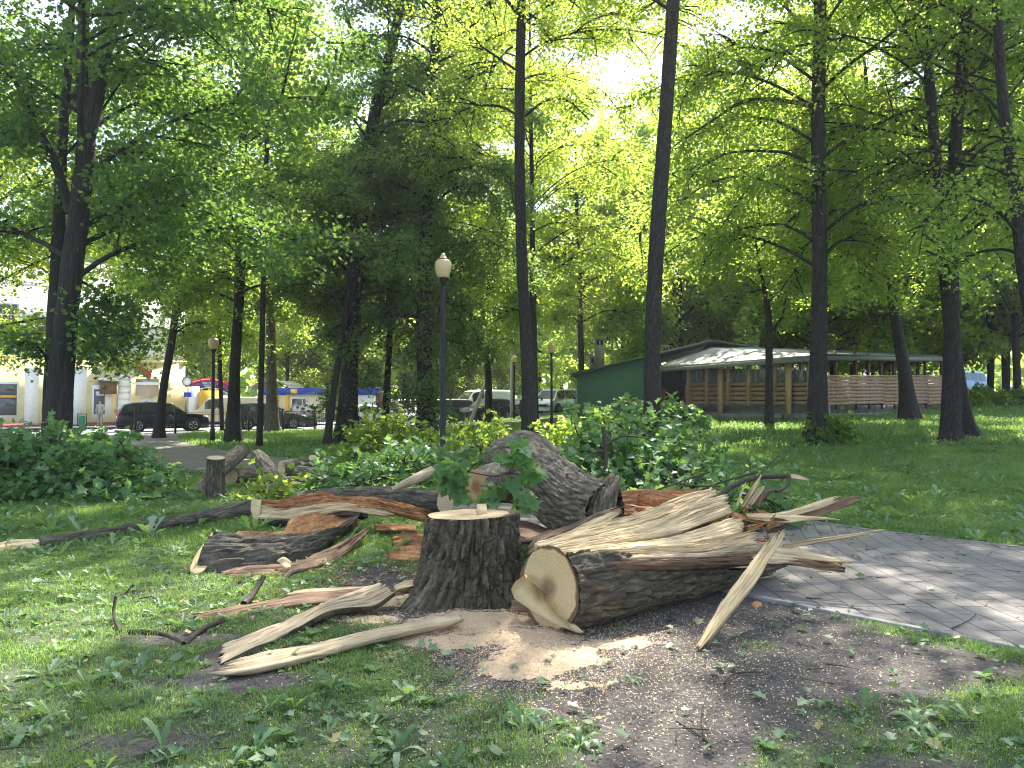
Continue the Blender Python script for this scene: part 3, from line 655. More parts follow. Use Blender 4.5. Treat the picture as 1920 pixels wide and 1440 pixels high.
    if not epi:          # keep the bole itself clear of leaves
        kz = np.clip(np.searchsorted(tp[:, 2], pos[:, 2]), 0, 199); dxy = pos[:, :2] - tp[kz, :2]
        pos = pos[~((np.abs(dxy[:, 0]) < 0.30 + tp[kz, 3]) & (dxy[:, 1] < 0.3) & (r_.random(len(pos)) < 0.85))]
    N = len(pos)
    nrm = r_.normal(0, 0.62, (N, 3)) + UP * 0.75; fw = r_.normal(0, 1, (N, 3)) - UP * 0.8
    return (np.concatenate(VV), np.concatenate(FF), np.concatenate(BB)), pos, nrm, fw, leaf * (0.6 + 0.7 * r_.random(N))
NT = [0]
def tree(name, label, cat, trunk, z0, z1, spread, nlimb, nleaf, leaf, tpl=T_LIME, lm=None, bm=None, group=None, second=None, **k):
    NT[0] += 1; seed = k.pop('seed', NT[0] * 7)
    (V, F, B), pos, nrm, fw, sz = tree_arrays(trunk, z0, z1, spread, nlimb, int(nleaf * 2.5), leaf * 0.80, seed=seed, **k)
    root = empty(name, np.asarray(trunk)[0][:3], label, cat, group)
    mk('trunk', V, [F], bm or M_BARK_STAND, root, BCA(B), True)
    leaf_mesh('crown', tpl, pos, nrm, fw, sz, lm or M_LEAF, root)
    return root
def trunk_px(pts, d, wpx, top=22.0, base=None, lean=None, dd=0.0):
    """pts: pixel polyline bottom->top at depth d (depth + dd at the top); wpx: widths in px; extended up to z=top"""
    out_ = []
    for k, (u, v) in enumerate(pts):
        dk = d + dd * k / max(1, len(pts) - 1); q = P(u, v, dk); out_.append([*q, wpx[min(k, len(wpx) - 1)] / 2 / FPX * dk])
    z0 = float(terrain(out_[0][0], out_[0][1])); out_[0][2] = z0 - 0.08
    a, b = np.array(out_[-2]), np.array(out_[-1]); 
    if top > b[2] + 0.5:
        sl = (b[:3] - a[:3]) / (b[2] - a[2]); h = top - b[2]
        for f in (0.35, 0.7, 1.0): out_.append([*(b[:3] + sl * h * f * 0.8 + np.array([0, 0, h * f * 0.2])), max(0.03, b[3] * (1 - 0.85 * f))])
    return np.array(out_)

# ------------------------------------------------------------------ standing trees
def stems_into(root, stems, bm, nseg=14, fr=14):
    """extra heavy stems of a forked tree, joined into one limb part"""
    VV = []; FF = []; BB = []; n = 0
    for k, s in enumerate(stems):
        s = np.asarray(s, float); V, F, bc, _ = tube_arrays(s[:, :3], s[:, 3], nseg, 60, 0.012, fr, 0.15, 0.06, k + 3)
        VV.append(V.reshape(-1, 3)); FF.append(F + n); BB.append(bc.reshape(-1, 3)); n += len(VV[-1])
    mk('fork_stem', np.concatenate(VV), [np.concatenate(FF)], bm, root, BCA(np.concatenate(BB)), True)
def px4(pts, dd=None):
    """[(u, v, d, wpx)] -> xyz r"""
    return np.array([[*P(u, v, d), w_ / 2 / FPX * d] for u, v, d, w_ in pts])
def ext(a, top, shrink=0.3):
    a = np.asarray(a, float); b = a[-1]; s = (a[-1, :3] - a[-2, :3]); s = s / max(s[2], 0.3); h = top - b[2]
    return np.vstack([a, [*(b[:3] + s * h * 0.5), b[3] * 0.7], [*(b[:3] + s * h), b[3] * shrink]])

t1 = trunk_px([(105, 872), (108, 800), (120, 640), (138, 480), (150, 382), (162, 265), (154, 150), (158, 0)], 16, [66, 56, 48, 44, 40, 36, 25, 22], 17)
t1r = tree('maple_tree', 'big grey-barked maple at the left edge, forked into upright stems, above the leaf heap', 'tree', t1, 4.0, 16, 4.3, 30, 30000, 0.125, T_MAPLE, M_LEAF_MAPLE, M_BARK_MAPLE, nseg=40, nl=200, amp=0.014, fr=26, flare=0.25, droop=0.30,
     extra=[px4([(132, 400, 16, 20), (103, 305, 15.9, 15), (70, 238, 15.7, 11), (36, 165, 15.6, 8), (-20, 95, 15.6, 5)]), px4([(150, 355, 16, 9), (205, 350, 15.6, 7), (258, 342, 15.2, 5), (330, 330, 14.8, 3)]),
            px4([(105, 700, 16.6, 6), (60, 640, 15.9, 5), (20, 650, 15.6, 3)]), px4([(140, 600, 16.2, 6), (185, 620, 15.8, 4), (215, 680, 15.6, 3)]), px4([(70, 240, 15.7, 7), (30, 243, 15.5, 5), (-20, 240, 15.3, 3)]), px4([(140, 520, 16.2, 6), (200, 560, 15.8, 4), (240, 640, 15.5, 3)])])
stems_into(t1r, [ext(px4([(158, 300, 16, 22), (172, 225, 16, 28), (188, 140, 16, 27), (213, 0, 16, 26)]), 17)], M_BARK_MAPLE, 24, 26)
tree('maple_tree', 'darker maple stem close behind the big forked maple on the left', 'tree', trunk_px([(92, 868), (97, 700), (108, 480), (112, 370), (118, 250), (128, 120)], 17.2, [34, 30, 27, 24, 20, 16], 16),
     6, 15, 4.2, 16, 9000, 0.12, T_MAPLE, M_LEAF_MAPLE, M_BARK_MAPLE, nseg=24, nl=120, fr=26, flare=0.2)
tree('tree', 'slender leaning tree in front of the black car', 'tree', trunk_px([(297, 822), (305, 740), (322, 640), (333, 560), (346, 470)], 36, [24, 17, 16, 15, 12], 12.5), 4.4, 12.5, 3.3, 24, 12000, 0.17, lm=M_LEAF, bm=M_BARK_TREE, droop=0.4)
tree('tree', 'very thin tree between the far lamp and the straight dark trunk', 'tree', trunk_px([(417, 806), (413, 700), (410, 600), (409, 520)], 43, [10, 9, 8, 6], 12), 6, 12, 2.8, 14, 4500, 0.2, lm=M_LEAF, bm=M_BARK_TREE)
tree('lime_tree', 'straight dark trunk beside the paved path, leafy from head height up', 'tree', trunk_px([(437, 834), (440, 700), (450, 520), (455, 300), (460, 0)], 31, [34, 23, 21, 17, 12], 20), 5.6, 19.5, 3.5, 44, 22000, 0.15, lm=M_LEAF, bm=M_BARK_TREE, droop=0.5, low=1)
tree('lime_tree', 'thin upright tree standing just right of the straight dark trunk', 'tree', trunk_px([(486, 840), (490, 700), (497, 400), (505, 100)], 28, [14, 12, 10, 8], 16), 5.5, 16, 2.8, 26, 9000, 0.14, lm=M_LEAF, bm=M_BARK_TREE, droop=0.5)
tree('tree', 'brown-barked tree in front of the kiosk with the blue roof', 'tree', trunk_px([(511, 812), (510, 740), (508, 640)], 43, [30, 23, 20], 15), 6, 15, 3.4, 22, 9000, 0.19, lm=M_LEAF, bm=M_BARK_LOG)
tree('tree', 'slim grey trunk leaning against the view of the thick dark trunk', 'tree', trunk_px([(612, 838), (622, 760), (640, 640), (660, 500), (668, 380)], 29, [18, 15, 13, 11, 8], 11), 4.2, 11, 3.0, 20, 8000, 0.13, lm=M_LEAF_DARK, bm=M_BARK_STAND, droop=0.5)
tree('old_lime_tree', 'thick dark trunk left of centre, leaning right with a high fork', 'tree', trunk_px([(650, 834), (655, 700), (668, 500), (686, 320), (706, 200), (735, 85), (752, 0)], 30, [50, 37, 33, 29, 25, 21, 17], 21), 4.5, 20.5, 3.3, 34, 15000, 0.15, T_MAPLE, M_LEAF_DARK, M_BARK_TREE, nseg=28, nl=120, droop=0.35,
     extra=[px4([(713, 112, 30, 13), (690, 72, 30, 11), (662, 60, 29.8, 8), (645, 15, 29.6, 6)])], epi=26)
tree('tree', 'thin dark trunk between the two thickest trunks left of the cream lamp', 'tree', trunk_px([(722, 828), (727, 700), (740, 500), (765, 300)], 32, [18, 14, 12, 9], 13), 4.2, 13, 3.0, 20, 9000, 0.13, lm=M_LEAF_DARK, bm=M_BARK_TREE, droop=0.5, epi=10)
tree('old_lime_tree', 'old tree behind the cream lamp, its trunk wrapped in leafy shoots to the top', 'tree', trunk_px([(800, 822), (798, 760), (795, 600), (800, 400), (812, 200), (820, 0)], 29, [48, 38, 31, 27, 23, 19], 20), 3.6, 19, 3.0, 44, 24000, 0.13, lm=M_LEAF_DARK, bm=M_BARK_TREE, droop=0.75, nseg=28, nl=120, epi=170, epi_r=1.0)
tree('lime_tree', 'slim speckled trunk at the centre, just right of the cream lamp', 'tree', trunk_px([(994, 850), (990, 700), (979, 500), (974, 250), (978, 0)], 23.5, [40, 28, 24, 22, 19], 21), 10.5, 21, 4.2, 26, 18000, 0.10, lm=M_LEAF_LIME_LIT, bm=M_BARK_STAND, nseg=72, nl=320, amp=0.018, fr=22, droop=0.35,
     extra=[px4([(985, 218, 23.5, 6), (1020, 190, 23.3, 5), (1060, 186, 23.1, 4), (1105, 225, 22.9, 3)]), px4([(985, 20, 23.5, 6), (1010, 40, 23.2, 5), (1035, 80, 23, 3)]),
     [(0.3, 23.5, 14, .06), (-1.0, 18.5, 16, .04), (-1.6, 13.8, 15.6, .015)], [(0.3, 23.5, 15.5, .06), (1.2, 19, 17, .04), (0.6, 15, 16.6, .015)], [(0.3, 23.5, 13.5, .06), (-2.5, 19.5, 15, .04), (-4.2, 16.5, 14.6, .015)]])  # high limbs above the view, added to shade the near lawn
tree('lime_tree', 'straight bare-trunked tree in front of the green wall', 'tree', trunk_px([(1224, 880), (1222, 700), (1229, 500), (1246, 250), (1262, 0)], 19.5, [44, 33, 33, 30, 27], 20), 11.5, 20, 4.2, 22, 15000, 0.10, lm=M_LEAF_LIME_LIT, bm=M_BARK_STAND, nseg=80, nl=340, amp=0.020, fr=22, droop=0.3, flare=0.15,
     extra=[[(4.0, 19.5, 13.5, .06), (3.2, 15, 15, .04), (2.2, 11.5, 14.4, .015)], [(4.1, 19.5, 15, .06), (4.9, 15.5, 16.5, .04), (4.6, 12, 16, .015)], [(4.1, 19.5, 16, .06), (1.8, 16.5, 17, .04), (0.6, 12.8, 16.8, .015)]])  # unseen upper limbs reaching forward, added to keep the foreground in shade
tree('lime_tree', 'thick lichen-spotted trunk in front of the slatted café wall corner', 'tree', trunk_px([(1531, 833), (1533, 770), (1537, 500), (1534, 250), (1538, 0)], 23, [52, 40, 31, 28, 25], 20), 5.5, 20, 4.5, 38, 24000, 0.125, lm=M_LEAF, bm=M_BARK_STAND, nseg=80, nl=340, amp=0.022, fr=20, droop=0.5, flare=0.4,
     extra=[px4([(1530, 200, 23, 11), (1480, 190, 22.6, 8), (1400, 188, 22.2, 6), (1330, 230, 22, 4), (1262, 275, 21.8, 3)]), px4([(1528, 325, 23, 8), (1470, 305, 22.7, 6), (1410, 345, 22.5, 4), (1350, 430, 22.3, 3)])])
tree('small_tree', 'small forked tree against the open railing of the café', 'tree', trunk_px([(1442, 783), (1442, 650), (1439, 575), (1428, 520)], 30, [20, 15, 13, 8], 9), 5.4, 9, 3.0, 16, 7000, 0.15, lm=M_LEAF, bm=M_BARK_STAND, extra=[px4([(1444, 622, 30, 7), (1468, 592, 30, 6), (1473, 545, 30, 4)])])
tree('tree', 'left-leaning trunk in front of the planked café wall', 'tree', trunk_px([(1705, 784), (1696, 700), (1676, 580), (1660, 465)], 31.5, [38, 27, 22, 19], 18), 8, 18, 4.5, 26, 15000, 0.17, lm=M_LEAF, bm=M_BARK_STAND, flare=0.5)
tree('lime_tree', 'front trunk of the crossing pair at the right end of the café', 'tree', trunk_px([(1782, 832), (1785, 650), (1783, 420), (1797, 200), (1816, 0)], 22.8, [42, 33, 27, 24, 21], 20), 6, 20, 4.4, 30, 16000, 0.125, side=(0.5, 0.75), lm=M_LEAF, bm=M_BARK_STAND, nseg=72, nl=300, amp=0.02, fr=20, droop=0.5, flare=0.3)
tree('lime_tree', 'rear trunk of the crossing pair, flared wide at its foot and leaning left', 'tree', trunk_px([(1806, 812), (1797, 740), (1778, 560), (1764, 400), (1750, 250), (1733, 0)], 24.6, [50, 36, 28, 25, 22, 18], 20, dd=-3.2), 6.5, 20, 4.6, 30, 15000, 0.13, lm=M_LEAF, bm=M_BARK_STAND, nseg=28, nl=140, droop=0.5, flare=0.6,
     extra=[px4([(1757, 300, 22.6, 7), (1705, 328, 22.6, 5), (1650, 345, 22.6, 4), (1605, 405, 22.6, 3)])])
tree('lime_tree', 'curved trunk cut off by the right edge of the picture', 'tree', trunk_px([(1990, 860), (1955, 690), (1920, 510), (1903, 350), (1882, 200), (1868, 0)], 20.5, [40, 32, 27, 24, 21, 18], 18), 5.5, 18, 4.6, 30, 17000, 0.12, lm=M_LEAF, bm=M_BARK_STAND, nseg=28, nl=120, droop=0.5)
t19 = tree('tree', 'forked tree by the fence with a pale leaning strut behind it', 'tree', trunk_px([(917, 784), (915, 700), (907, 620), (903, 540)], 50, [20, 14, 11, 8], 27), 7, 27, 6.0, 40, 20000, 0.22, lm=M_LEAF_LIME_LIT, bm=M_BARK_TREE, extra=[px4([(916, 690, 50, 7), (940, 640, 50, 5), (965, 600, 50, 4)])])
tree('lime_tree', 'bright sunlit tree hidden behind the slim centre trunk', 'tree', trunk_px([(1003, 800), (1000, 600)], 36, [18, 15], 22), 5.2, 21.5, 5.4, 44, 26000, 0.16, lm=M_LEAF_LIME_LIT, bm=M_BARK_TREE, droop=0.5)
tree('tree', 'sunlit tree at the far left edge in front of the yellow building', 'tree', trunk_px([(-70, 860), (-66, 700), (-60, 500)], 24, [26, 22, 18], 10), 2.4, 10, 4.2, 24, 12000, 0.14, lm=M_LEAF_LIME_LIT, bm=M_BARK_TREE)
tree('lime_tree', 'sunlit tree seen between the slim centre trunk and the bare trunk before the green wall', 'tree', trunk_px([(1092, 790), (1088, 600), (1082, 400)], 47, [14, 12, 9], 19), 6, 19, 3.8, 34, 12000, 0.2, lm=M_LEAF_LIME_LIT, bm=M_BARK_TREE, droop=0.5)
tree('tree', 'unseen tree added outside the right edge to shade the paving', 'tree', [(9.5, 12.5, 0, 0.2), (9.3, 12.4, 6, 0.17), (9.0, 12, 12, 0.12), (8.8, 12, 17, 0.05)], 10.0, 17, 3.8, 22, 7500, 0.12, lm=M_LEAF, bm=M_BARK_STAND)  # out-of-view tree added to cast shade on the path
# background trees: a few built, the rest copied
def far_tree(seed, loc, h, sp, label, group, lm, z0=3.0, n=11000, leaf=0.30):
    loc = np.array([loc[0], loc[1], float(terrain(loc[0], loc[1]))]); r_ = np.random.default_rng(seed)
    tr = [[*(loc + [0, 0, -0.1]), 0.24], [*(loc + [r_.normal(0, .1), 0, h * 0.3]), 0.2], [*(loc + [r_.normal(0, .4), 0, h * 0.65]), 0.12], [*(loc + [r_.normal(0, .6), 0, h]), 0.03]]
    return tree('background_tree', label, 'tree', tr, loc[2] + z0, loc[2] + h, sp, 40, n, leaf, lm=lm, bm=M_BARK_TREE, group=group, seed=seed, nseg=12, nl=30, amp=0.0, droop=0.4)
gA, lA = 'trees across the street', 'tall green tree in the belt across the street behind the parked cars'
gB, lB = 'trees behind the café', 'tall green tree in the dense belt behind the café'
gC, lC = 'trees on the far right lawn', 'dark tree in the group on the far right lawn beyond the café'
pA = [far_tree(51, SP(20, 30), 19, 5.5, lA, gA, M_LEAF_LIME_LIT, 2.5), far_tree(52, SP(31, 26), 17, 5.0, lA, gA, M_LEAF_LIME_LIT, 2.0)]
pB = [far_tree(53, (17, 52), 20, 5.5, lB, gB, M_LEAF, 3.0), far_tree(54, (24.5, 50), 18, 5.5, lB, gB, M_LEAF_LIME_LIT, 2.5)]
pC = [far_tree(55, (33, 53), 18, 5.5, lC, gC, M_LEAF, 3.5)]
r5 = np.random.default_rng(8)
for k, (t, o_) in enumerate([(13, 33), (7, 30), (26, 34), (33, 36), (38, 28), (44, 33), (50, 27), (57, 31), (17, 42), (28, 44), (40, 42), (52, 42), (9, 41), (46, 23), (22, 24), (64, 36)]):
    copy_tree(pA[k % 2], SP(t, o_), r5.random() * 6.28, 0.85 + 0.35 * r5.random())
for k, (x, y) in enumerate([(11, 50), (13.5, 58), (20.5, 60), (28, 58), (9.5, 66), (31, 64), (23, 70), (15, 72), (36, 70), (19, 47)]):
    copy_tree(pB[k % 2], (x, y, float(terrain(x, y))), r5.random() * 6.28, 0.85 + 0.3 * r5.random())
for k, (x, y) in enumerate([(29, 44), (36, 56), (40, 62), (45, 66), (41, 52), (52, 74), (46, 58), (30.5, 49)]):
    copy_tree(pC[0], (x, y, float(terrain(x, y))), r5.random() * 6.28, 0.8 + 0.3 * r5.random())
# distant wood closing the view
m_n = 9000; xx = rng.uniform(-110, 130, m_n); yy = 108 + rng.random(m_n) * 22 + 0.1 * np.abs(xx); hz = rng.random(m_n) ** 0.8 * (13 + 5 * n2(xx, yy * 0, 0.08, 3))
pos = np.c_[xx, yy, terrain(xx, yy) + hz]
o = leaf_mesh('distant_wood', T_LIME, pos, rng.normal(0, .7, (m_n, 3)) + UP * 0.5, rng.normal(0, 1, (m_n, 3)), 1.1 + 0.9 * rng.random(m_n), M_LEAF, kind='stuff'); tag(o, 'far-off wood closing the view beyond the street', 'wood')

BARKS = (M_BARK_LOG, M_BARK_OLD, M_BARK_GREY)
# ------------------------------------------------------------------ split wood: ribbons between two edges
def ribbon(name, up, lo, th, mat, parent, nt=70, ns=16, jag=(0.06, 0.06), rough=0.008, bulge=0.0, seed=0, back=None, fib=1.0, face=None, edge=0.004):
    r_ = np.random.default_rng(seed + 900)
    A = catmull([W(p) for p in up], 120); B = catmull([W(p) for p in lo], 120)
    s = np.linspace(0, 1, ns); j0 = jag[0] * r_.random(ns) ** 1.5; j1 = jag[1] * r_.random(ns) ** 1.2
    tt = j0[None, :] + (1 - j0 - j1)[None, :] * np.linspace(0, 1, nt)[:, None]
    def ev(C, t): x = t * 119; k = np.minimum(x.astype(int), 118); f = (x - k)[..., None]; return C[k] * (1 - f) + C[k + 1] * f
    a = ev(A, tt); b = ev(B, tt); p = a + (b - a) * s[None, :, None]
    tn = norm(np.gradient(p, axis=0)); cr_ = norm(b - a + 1e-6); nr = norm(np.cross(tn, cr_))
    view = norm(np.array([0, 0, EYE]) - p); sg = np.sign((nr * view).sum(-1).mean()) or 1.0; nr = nr * sg
    L = np.linalg.norm(A[-1] - A[0]); Wd = np.linalg.norm(A - B, axis=1).mean()
    q = np.stack([np.repeat(s[None] * ns * 0.55 * fib, nt, 0), tt * L * 2.2 + seed, 0 * tt], -1)
    h = rough * (vn(q, seed) + 0.5 * vn(q * np.array([2.3, 2.0, 1]), seed + 2) + 0.35 * vn(q * np.array([1, 7.0, 1]), seed + 4))
    crk = np.abs(vn(q * np.array([1.15, 0.55, 1]) + 31, seed + 12)); h = h - (0.010 + rough * 0.6) * (1 - np.clip(crk * 7.5, 0, 1)) * (th > 0.012)
    if mat in BARKS: h = h + 0.030 * (np.clip(np.abs(vn(np.stack([s[None] * Wd * 26 + 0 * tt, tt * L * 5.5, 0 * tt], -1) + 0.7 * vn(q * 0.8, seed)[..., None], seed + 3)) * 2.6, 0, 1) - 0.8)
    if bulge: h = h + bulge * np.sin(np.pi * s)[None]
    ends = np.minimum(np.minimum(tt - j0[None], 1 - j1[None] - tt) / 0.10 + (0.25 if min(jag) > 0.02 else 1), 1)
    sw = (s[None] - 0.5) * 2; side = np.sqrt(np.clip(1 - np.abs(sw) ** 6, 0.02, 1))
    F_ = p + nr * h[..., None] + cr_ * (edge * vn(q * np.array([0.3, 5, 1]) + 7, seed + 6))[..., None]
    K_ = p + nr * (np.minimum(h, 0) - th * ends * side)[..., None]
    bf = np.stack([np.repeat(s[None] * Wd, nt, 0), 0 * tt + seed * 0.37, tt * L], -1); bk = bf + np.array([0, th, 0])
    i = np.arange(nt - 1)[:, None] * ns; j = np.arange(ns - 1)[None, :]; N = nt * ns
    fr_ = np.stack([i + j, i + j + 1, i + ns + j + 1, i + ns + j], -1).reshape(-1, 4)
    bk_ = fr_[:, ::-1] + N
    rim = np.r_[np.arange(ns), np.arange(1, nt) * ns + ns - 1, (nt - 1) * ns + np.arange(ns - 2, -1, -1), np.arange(nt - 2, 0, -1) * ns]
    rf = np.stack([rim, np.roll(rim, -1), np.roll(rim, -1) + N, rim + N], -1)[:, ::-1]
    if back is None:
        return mk(name, np.concatenate([F_.reshape(-1, 3), K_.reshape(-1, 3)]), [fr_, bk_, rf], mat, parent, BCA(np.concatenate([bf.reshape(-1, 3), bk.reshape(-1, 3)])), False)
    o = mk(name, np.concatenate([F_.reshape(-1, 3), (K_ * 0.5 + F_ * 0.5).reshape(-1, 3)]), [fr_, bk_, rf], mat, parent, BCA(np.concatenate([bf.reshape(-1, 3), bk.reshape(-1, 3)])), False)
    K2 = K_ + nr * 0.0 - nr * (0.012 * np.abs(vn(q * np.array([1, 3, 1]), seed + 8)))[..., None] * side[..., None]; F2 = K_ * 0.52 + F_ * 0.48
    mk('bark', np.concatenate([F2.reshape(-1, 3), K2.reshape(-1, 3)]), [fr_, bk_, rf], back, parent, BCA(np.concatenate([bf.reshape(-1, 3), bk.reshape(-1, 3)])), True)
    return o
def piece(name, label, up, lo, th, mat, group=None, **k):
    c = np.mean([W(p) for p in list(up) + list(lo)], 0); root = None
    if k.get('back') is not None:
        root = empty(name, (c[0], c[1], 0), label, 'broken wood', group); pn = k.pop('pn', 'split_wood'); ribbon(pn, up, lo, th, mat, root, **k); return root
    k.pop('pn', None)
    return tag(ribbon(name, up, lo, th, mat, None, **k), label, 'broken wood', group)

# ------------------------------------------------------------------ the stump
sc_ = P(886, 962, 6.45); sb = np.array([sc_[0] - 0.03, 6.42, -0.06]); Hs = sc_[2]
root = empty('tree_stump', (sb[0], sb[1], 0), 'freshly sawn tree stump with deep dark bark, standing in sawdust', 'stump')
nseg, nl = 420, 190
zz = np.linspace(0, 1, nl); th = np.arange(nseg) / nseg * 2 * np.pi; Z = (-0.06 + (Hs + 0.06) * zz)[:, None] + 0 * th
R0 = 0.362 + 0.02 * (1 - Z / Hs) + 0.155 * np.exp(-np.maximum(Z, -0.05) / 0.21)
root_l = 1 + 0.16 * np.exp(-np.maximum(Z, 0) / 0.16) * (np.sin(th * 5 + 0.6)[None] * 0.6 + np.sin(th * 3 + 2.2)[None] * 0.7)
R0 = R0 * root_l * (1 + 0.025 * np.sin(2 * th + 1)[None] + 0.02 * np.sin(7 * th)[None])
ct, st = np.cos(th)[None], np.sin(th)[None]; bc = np.stack([0.42 * ct + 0 * Z, 0.42 * st + 0 * Z, Z], -1)
tw = bc.copy(); tw[..., 0] += 0.10 * Z * st; tw[..., 1] -= 0.1 * Z * ct
q = tw * np.array([19, 19, 5.5]); q = q + 0.9 * vn(q * 0.45 + 3, 5)[..., None]
rd = np.clip(np.abs(vn(q, 1)) * 2.8, 0, 1); q2 = bc * np.array([34, 34, 17.0]); q2 = q2 + 0.7 * vn(q2 * 0.5, 9)[..., None]
R = R0 + 0.045 * (rd - 0.8) + 0.022 * (np.clip(np.abs(vn(q2, 2)) * 2.4, 0, 1) - 0.6) + 0.006 * vn(bc * 90, 3)
top_in = smooth(1.0, 0.985, zz)[:, None]; R = R0 * (1 - top_in) * 0.985 + R * top_in
cx = sb[0] + (sc_[0] - sb[0]) * zz; V = np.stack([cx[:, None] + R * ct, sb[1] + R * st, Z + 0.012 * np.sin(th + 2.0)[None] * (zz[:, None] > 0.9) * zz[:, None] ** 8], -1)
i = np.arange(nl - 1)[:, None] * nseg; j = np.arange(nseg)[None, :]; j2 = (j + 1) % nseg
F = np.stack([i + j, i + j2, i + nseg + j2, i + nseg + j], -1).reshape(-1, 4)
mk('bark', V.reshape(-1, 3), [F], M_BARK_OLD, root, BCA(bc), True)
Vc, Fc, bcc = cap_arrays(V[-1], 16, 0.005, 4, dirn=UP); mk('cut_face', Vc, Fc, M_CUT_STUMP, root, BCA(bcc + [0.05, 0.04, 0]))
def RP(u, v, p0, n):
    a = P(u, v, 1.0); b = P(u, v, 2.0); d = b - a; t = ((p0 - a) @ n) / (d @ n); return a + d * t
tp = np.array([sc_[0], sc_[1], Hs])
mb = MB(); mb.hexa([*(RP(u, v, tp, UP) + [0, 0, -0.01] for u, v in ((896, 966), (913, 965), (912, 955), (894, 955))), *(RP(u, v, tp, UP) + [0, 0, z] for u, v, z in ((896, 966, 0.040), (913, 965, 0.037), (912, 955, 0.050), (894, 955, 0.046)))])
mb.build('splinter_block', M_WOOD, root)
mb = MB(); a = RP(934, 985, tp, UP); b = RP(953, 968, tp, UP); mb.wall(a, b, Hs + 0.002, Hs + 0.008, 0.012); mb.build('saw_crack', plain('dark_crack', (0.03, 0.02, 0.012), 0.9), root)

# ------------------------------------------------------------------ the big broken log on the right
S_ = P(1030, 1101, 5.48); E_ = P(1402, 1024, 7.1); S_[2] = max(S_[2], 0.29)
root = empty('broken_log', ((S_ + E_) / 2 * [1, 1, 0]), 'largest log, sawn at the near end and shattered into splinters at the far end', 'log')
nl, nseg = 260, 240; zz = np.linspace(0, 1, nl); c = S_[None] + (E_ - S_)[None] * zz[:, None]; c[:, 2] -= 0.02 * np.sin(np.pi * zz)
t, u, v = frames(c); L = np.linalg.norm(E_ - S_) * zz
thf = np.radians(-58 + 84 * smooth(0, 1, zz) ** 0.9); thb = np.radians(216); sj = np.linspace(0, 1, nseg); TH = thf[:, None] + (thb - thf)[:, None] * sj[None]
Rb = (0.315 - 0.02 * zz)[:, None] * (1 + 0.02 * np.sin(3 * TH) + 0.015 * np.sin(L * 5)[:, None]); ct, st = np.cos(TH), np.sin(TH)
bc = np.stack([0.31 * ct, 0.31 * st, L[:, None] + 0 * ct], -1); q = bc * np.array([21, 21, 4.2]); q = q + 0.8 * vn(q * 0.5 + 3, 5)[..., None]
R = Rb + 0.034 * (np.clip(np.abs(vn(q, 31)) * 2.6, 0, 1) - 0.7) + 0.010 * (np.abs(vn(bc * np.array([45, 45, 16.0]), 33)) - 0.4) + 0.03 * np.exp(-((sj[None] - 0.02) / 0.03) ** 2) * np.abs(vn(bc * 9, 4))
V = c[:, None] + (u[:, None] * ct[..., None] + v[:, None] * st[..., None]) * R[..., None]
endj = 0.22 * vn(np.stack([sj * 22, 0 * sj, 0 * sj], -1), 8) + 0.08 * rng.random(nseg)
V = V + t[:, None] * (endj[None, :] * (zz[:, None] ** 12))[..., None]
Vi = c[:, None] + (u[:, None] * ct[..., None] + v[:, None] * st[..., None]) * (R - 0.05)[..., None]; Vi = Vi + t[:, None] * ((endj[None, :] + 0.06) * (zz[:, None] ** 12))[..., None]
i = np.arange(nl - 1)[:, None] * nseg; j = np.arange(nseg - 1)[None, :]; F = np.stack([i + j, i + j + 1, i + nseg + j + 1, i + nseg + j], -1).reshape(-1, 4)
N = nl * nseg; rim = np.r_[np.arange(nseg), np.arange(1, nl) * nseg + nseg - 1, (nl - 1) * nseg + np.arange(nseg - 2, -1, -1), np.arange(nl - 2, 0, -1) * nseg]
rf = np.stack([rim, np.roll(rim, -1), np.roll(rim, -1) + N, rim + N], -1)
mk('bark', np.concatenate([V.reshape(-1, 3), Vi.reshape(-1, 3)]), [F, F[:, ::-1] + N, rf], M_BARK_OLD, root, BCA(np.concatenate([bc.reshape(-1, 3)] * 2)), True)
# the sawn face
th = np.linspace(0, 2 * np.pi, 140, endpoint=False); Rf = 0.305 * (1 + 0.02 * np.sin(3 * th) + 0.012 * vn(np.stack([np.cos(th) * 6, np.sin(th) * 6, 0 * th], -1), 3))
upness = np.cos(th + np.pi / 2 + 0.5); Rf = Rf * (1 - 0.07 * smooth(0.55, 1, upness) + 0.02 * vn(np.stack([th * 14, 0 * th, 0 * th], -1), 3) * smooth(0.3, 0.9, upness))
ring = c[0] - t[0] * 0.012 + (u[0][None] * np.cos(th)[:, None] + v[0][None] * np.sin(th)[:, None]) * Rf[:, None]
Vc, Fc, bcc = cap_arrays(ring, 16, 0.004, 2, dirn=-t[0]); mk('cut_face', Vc, Fc, M_CUT_BIG, root, BCA(bcc))
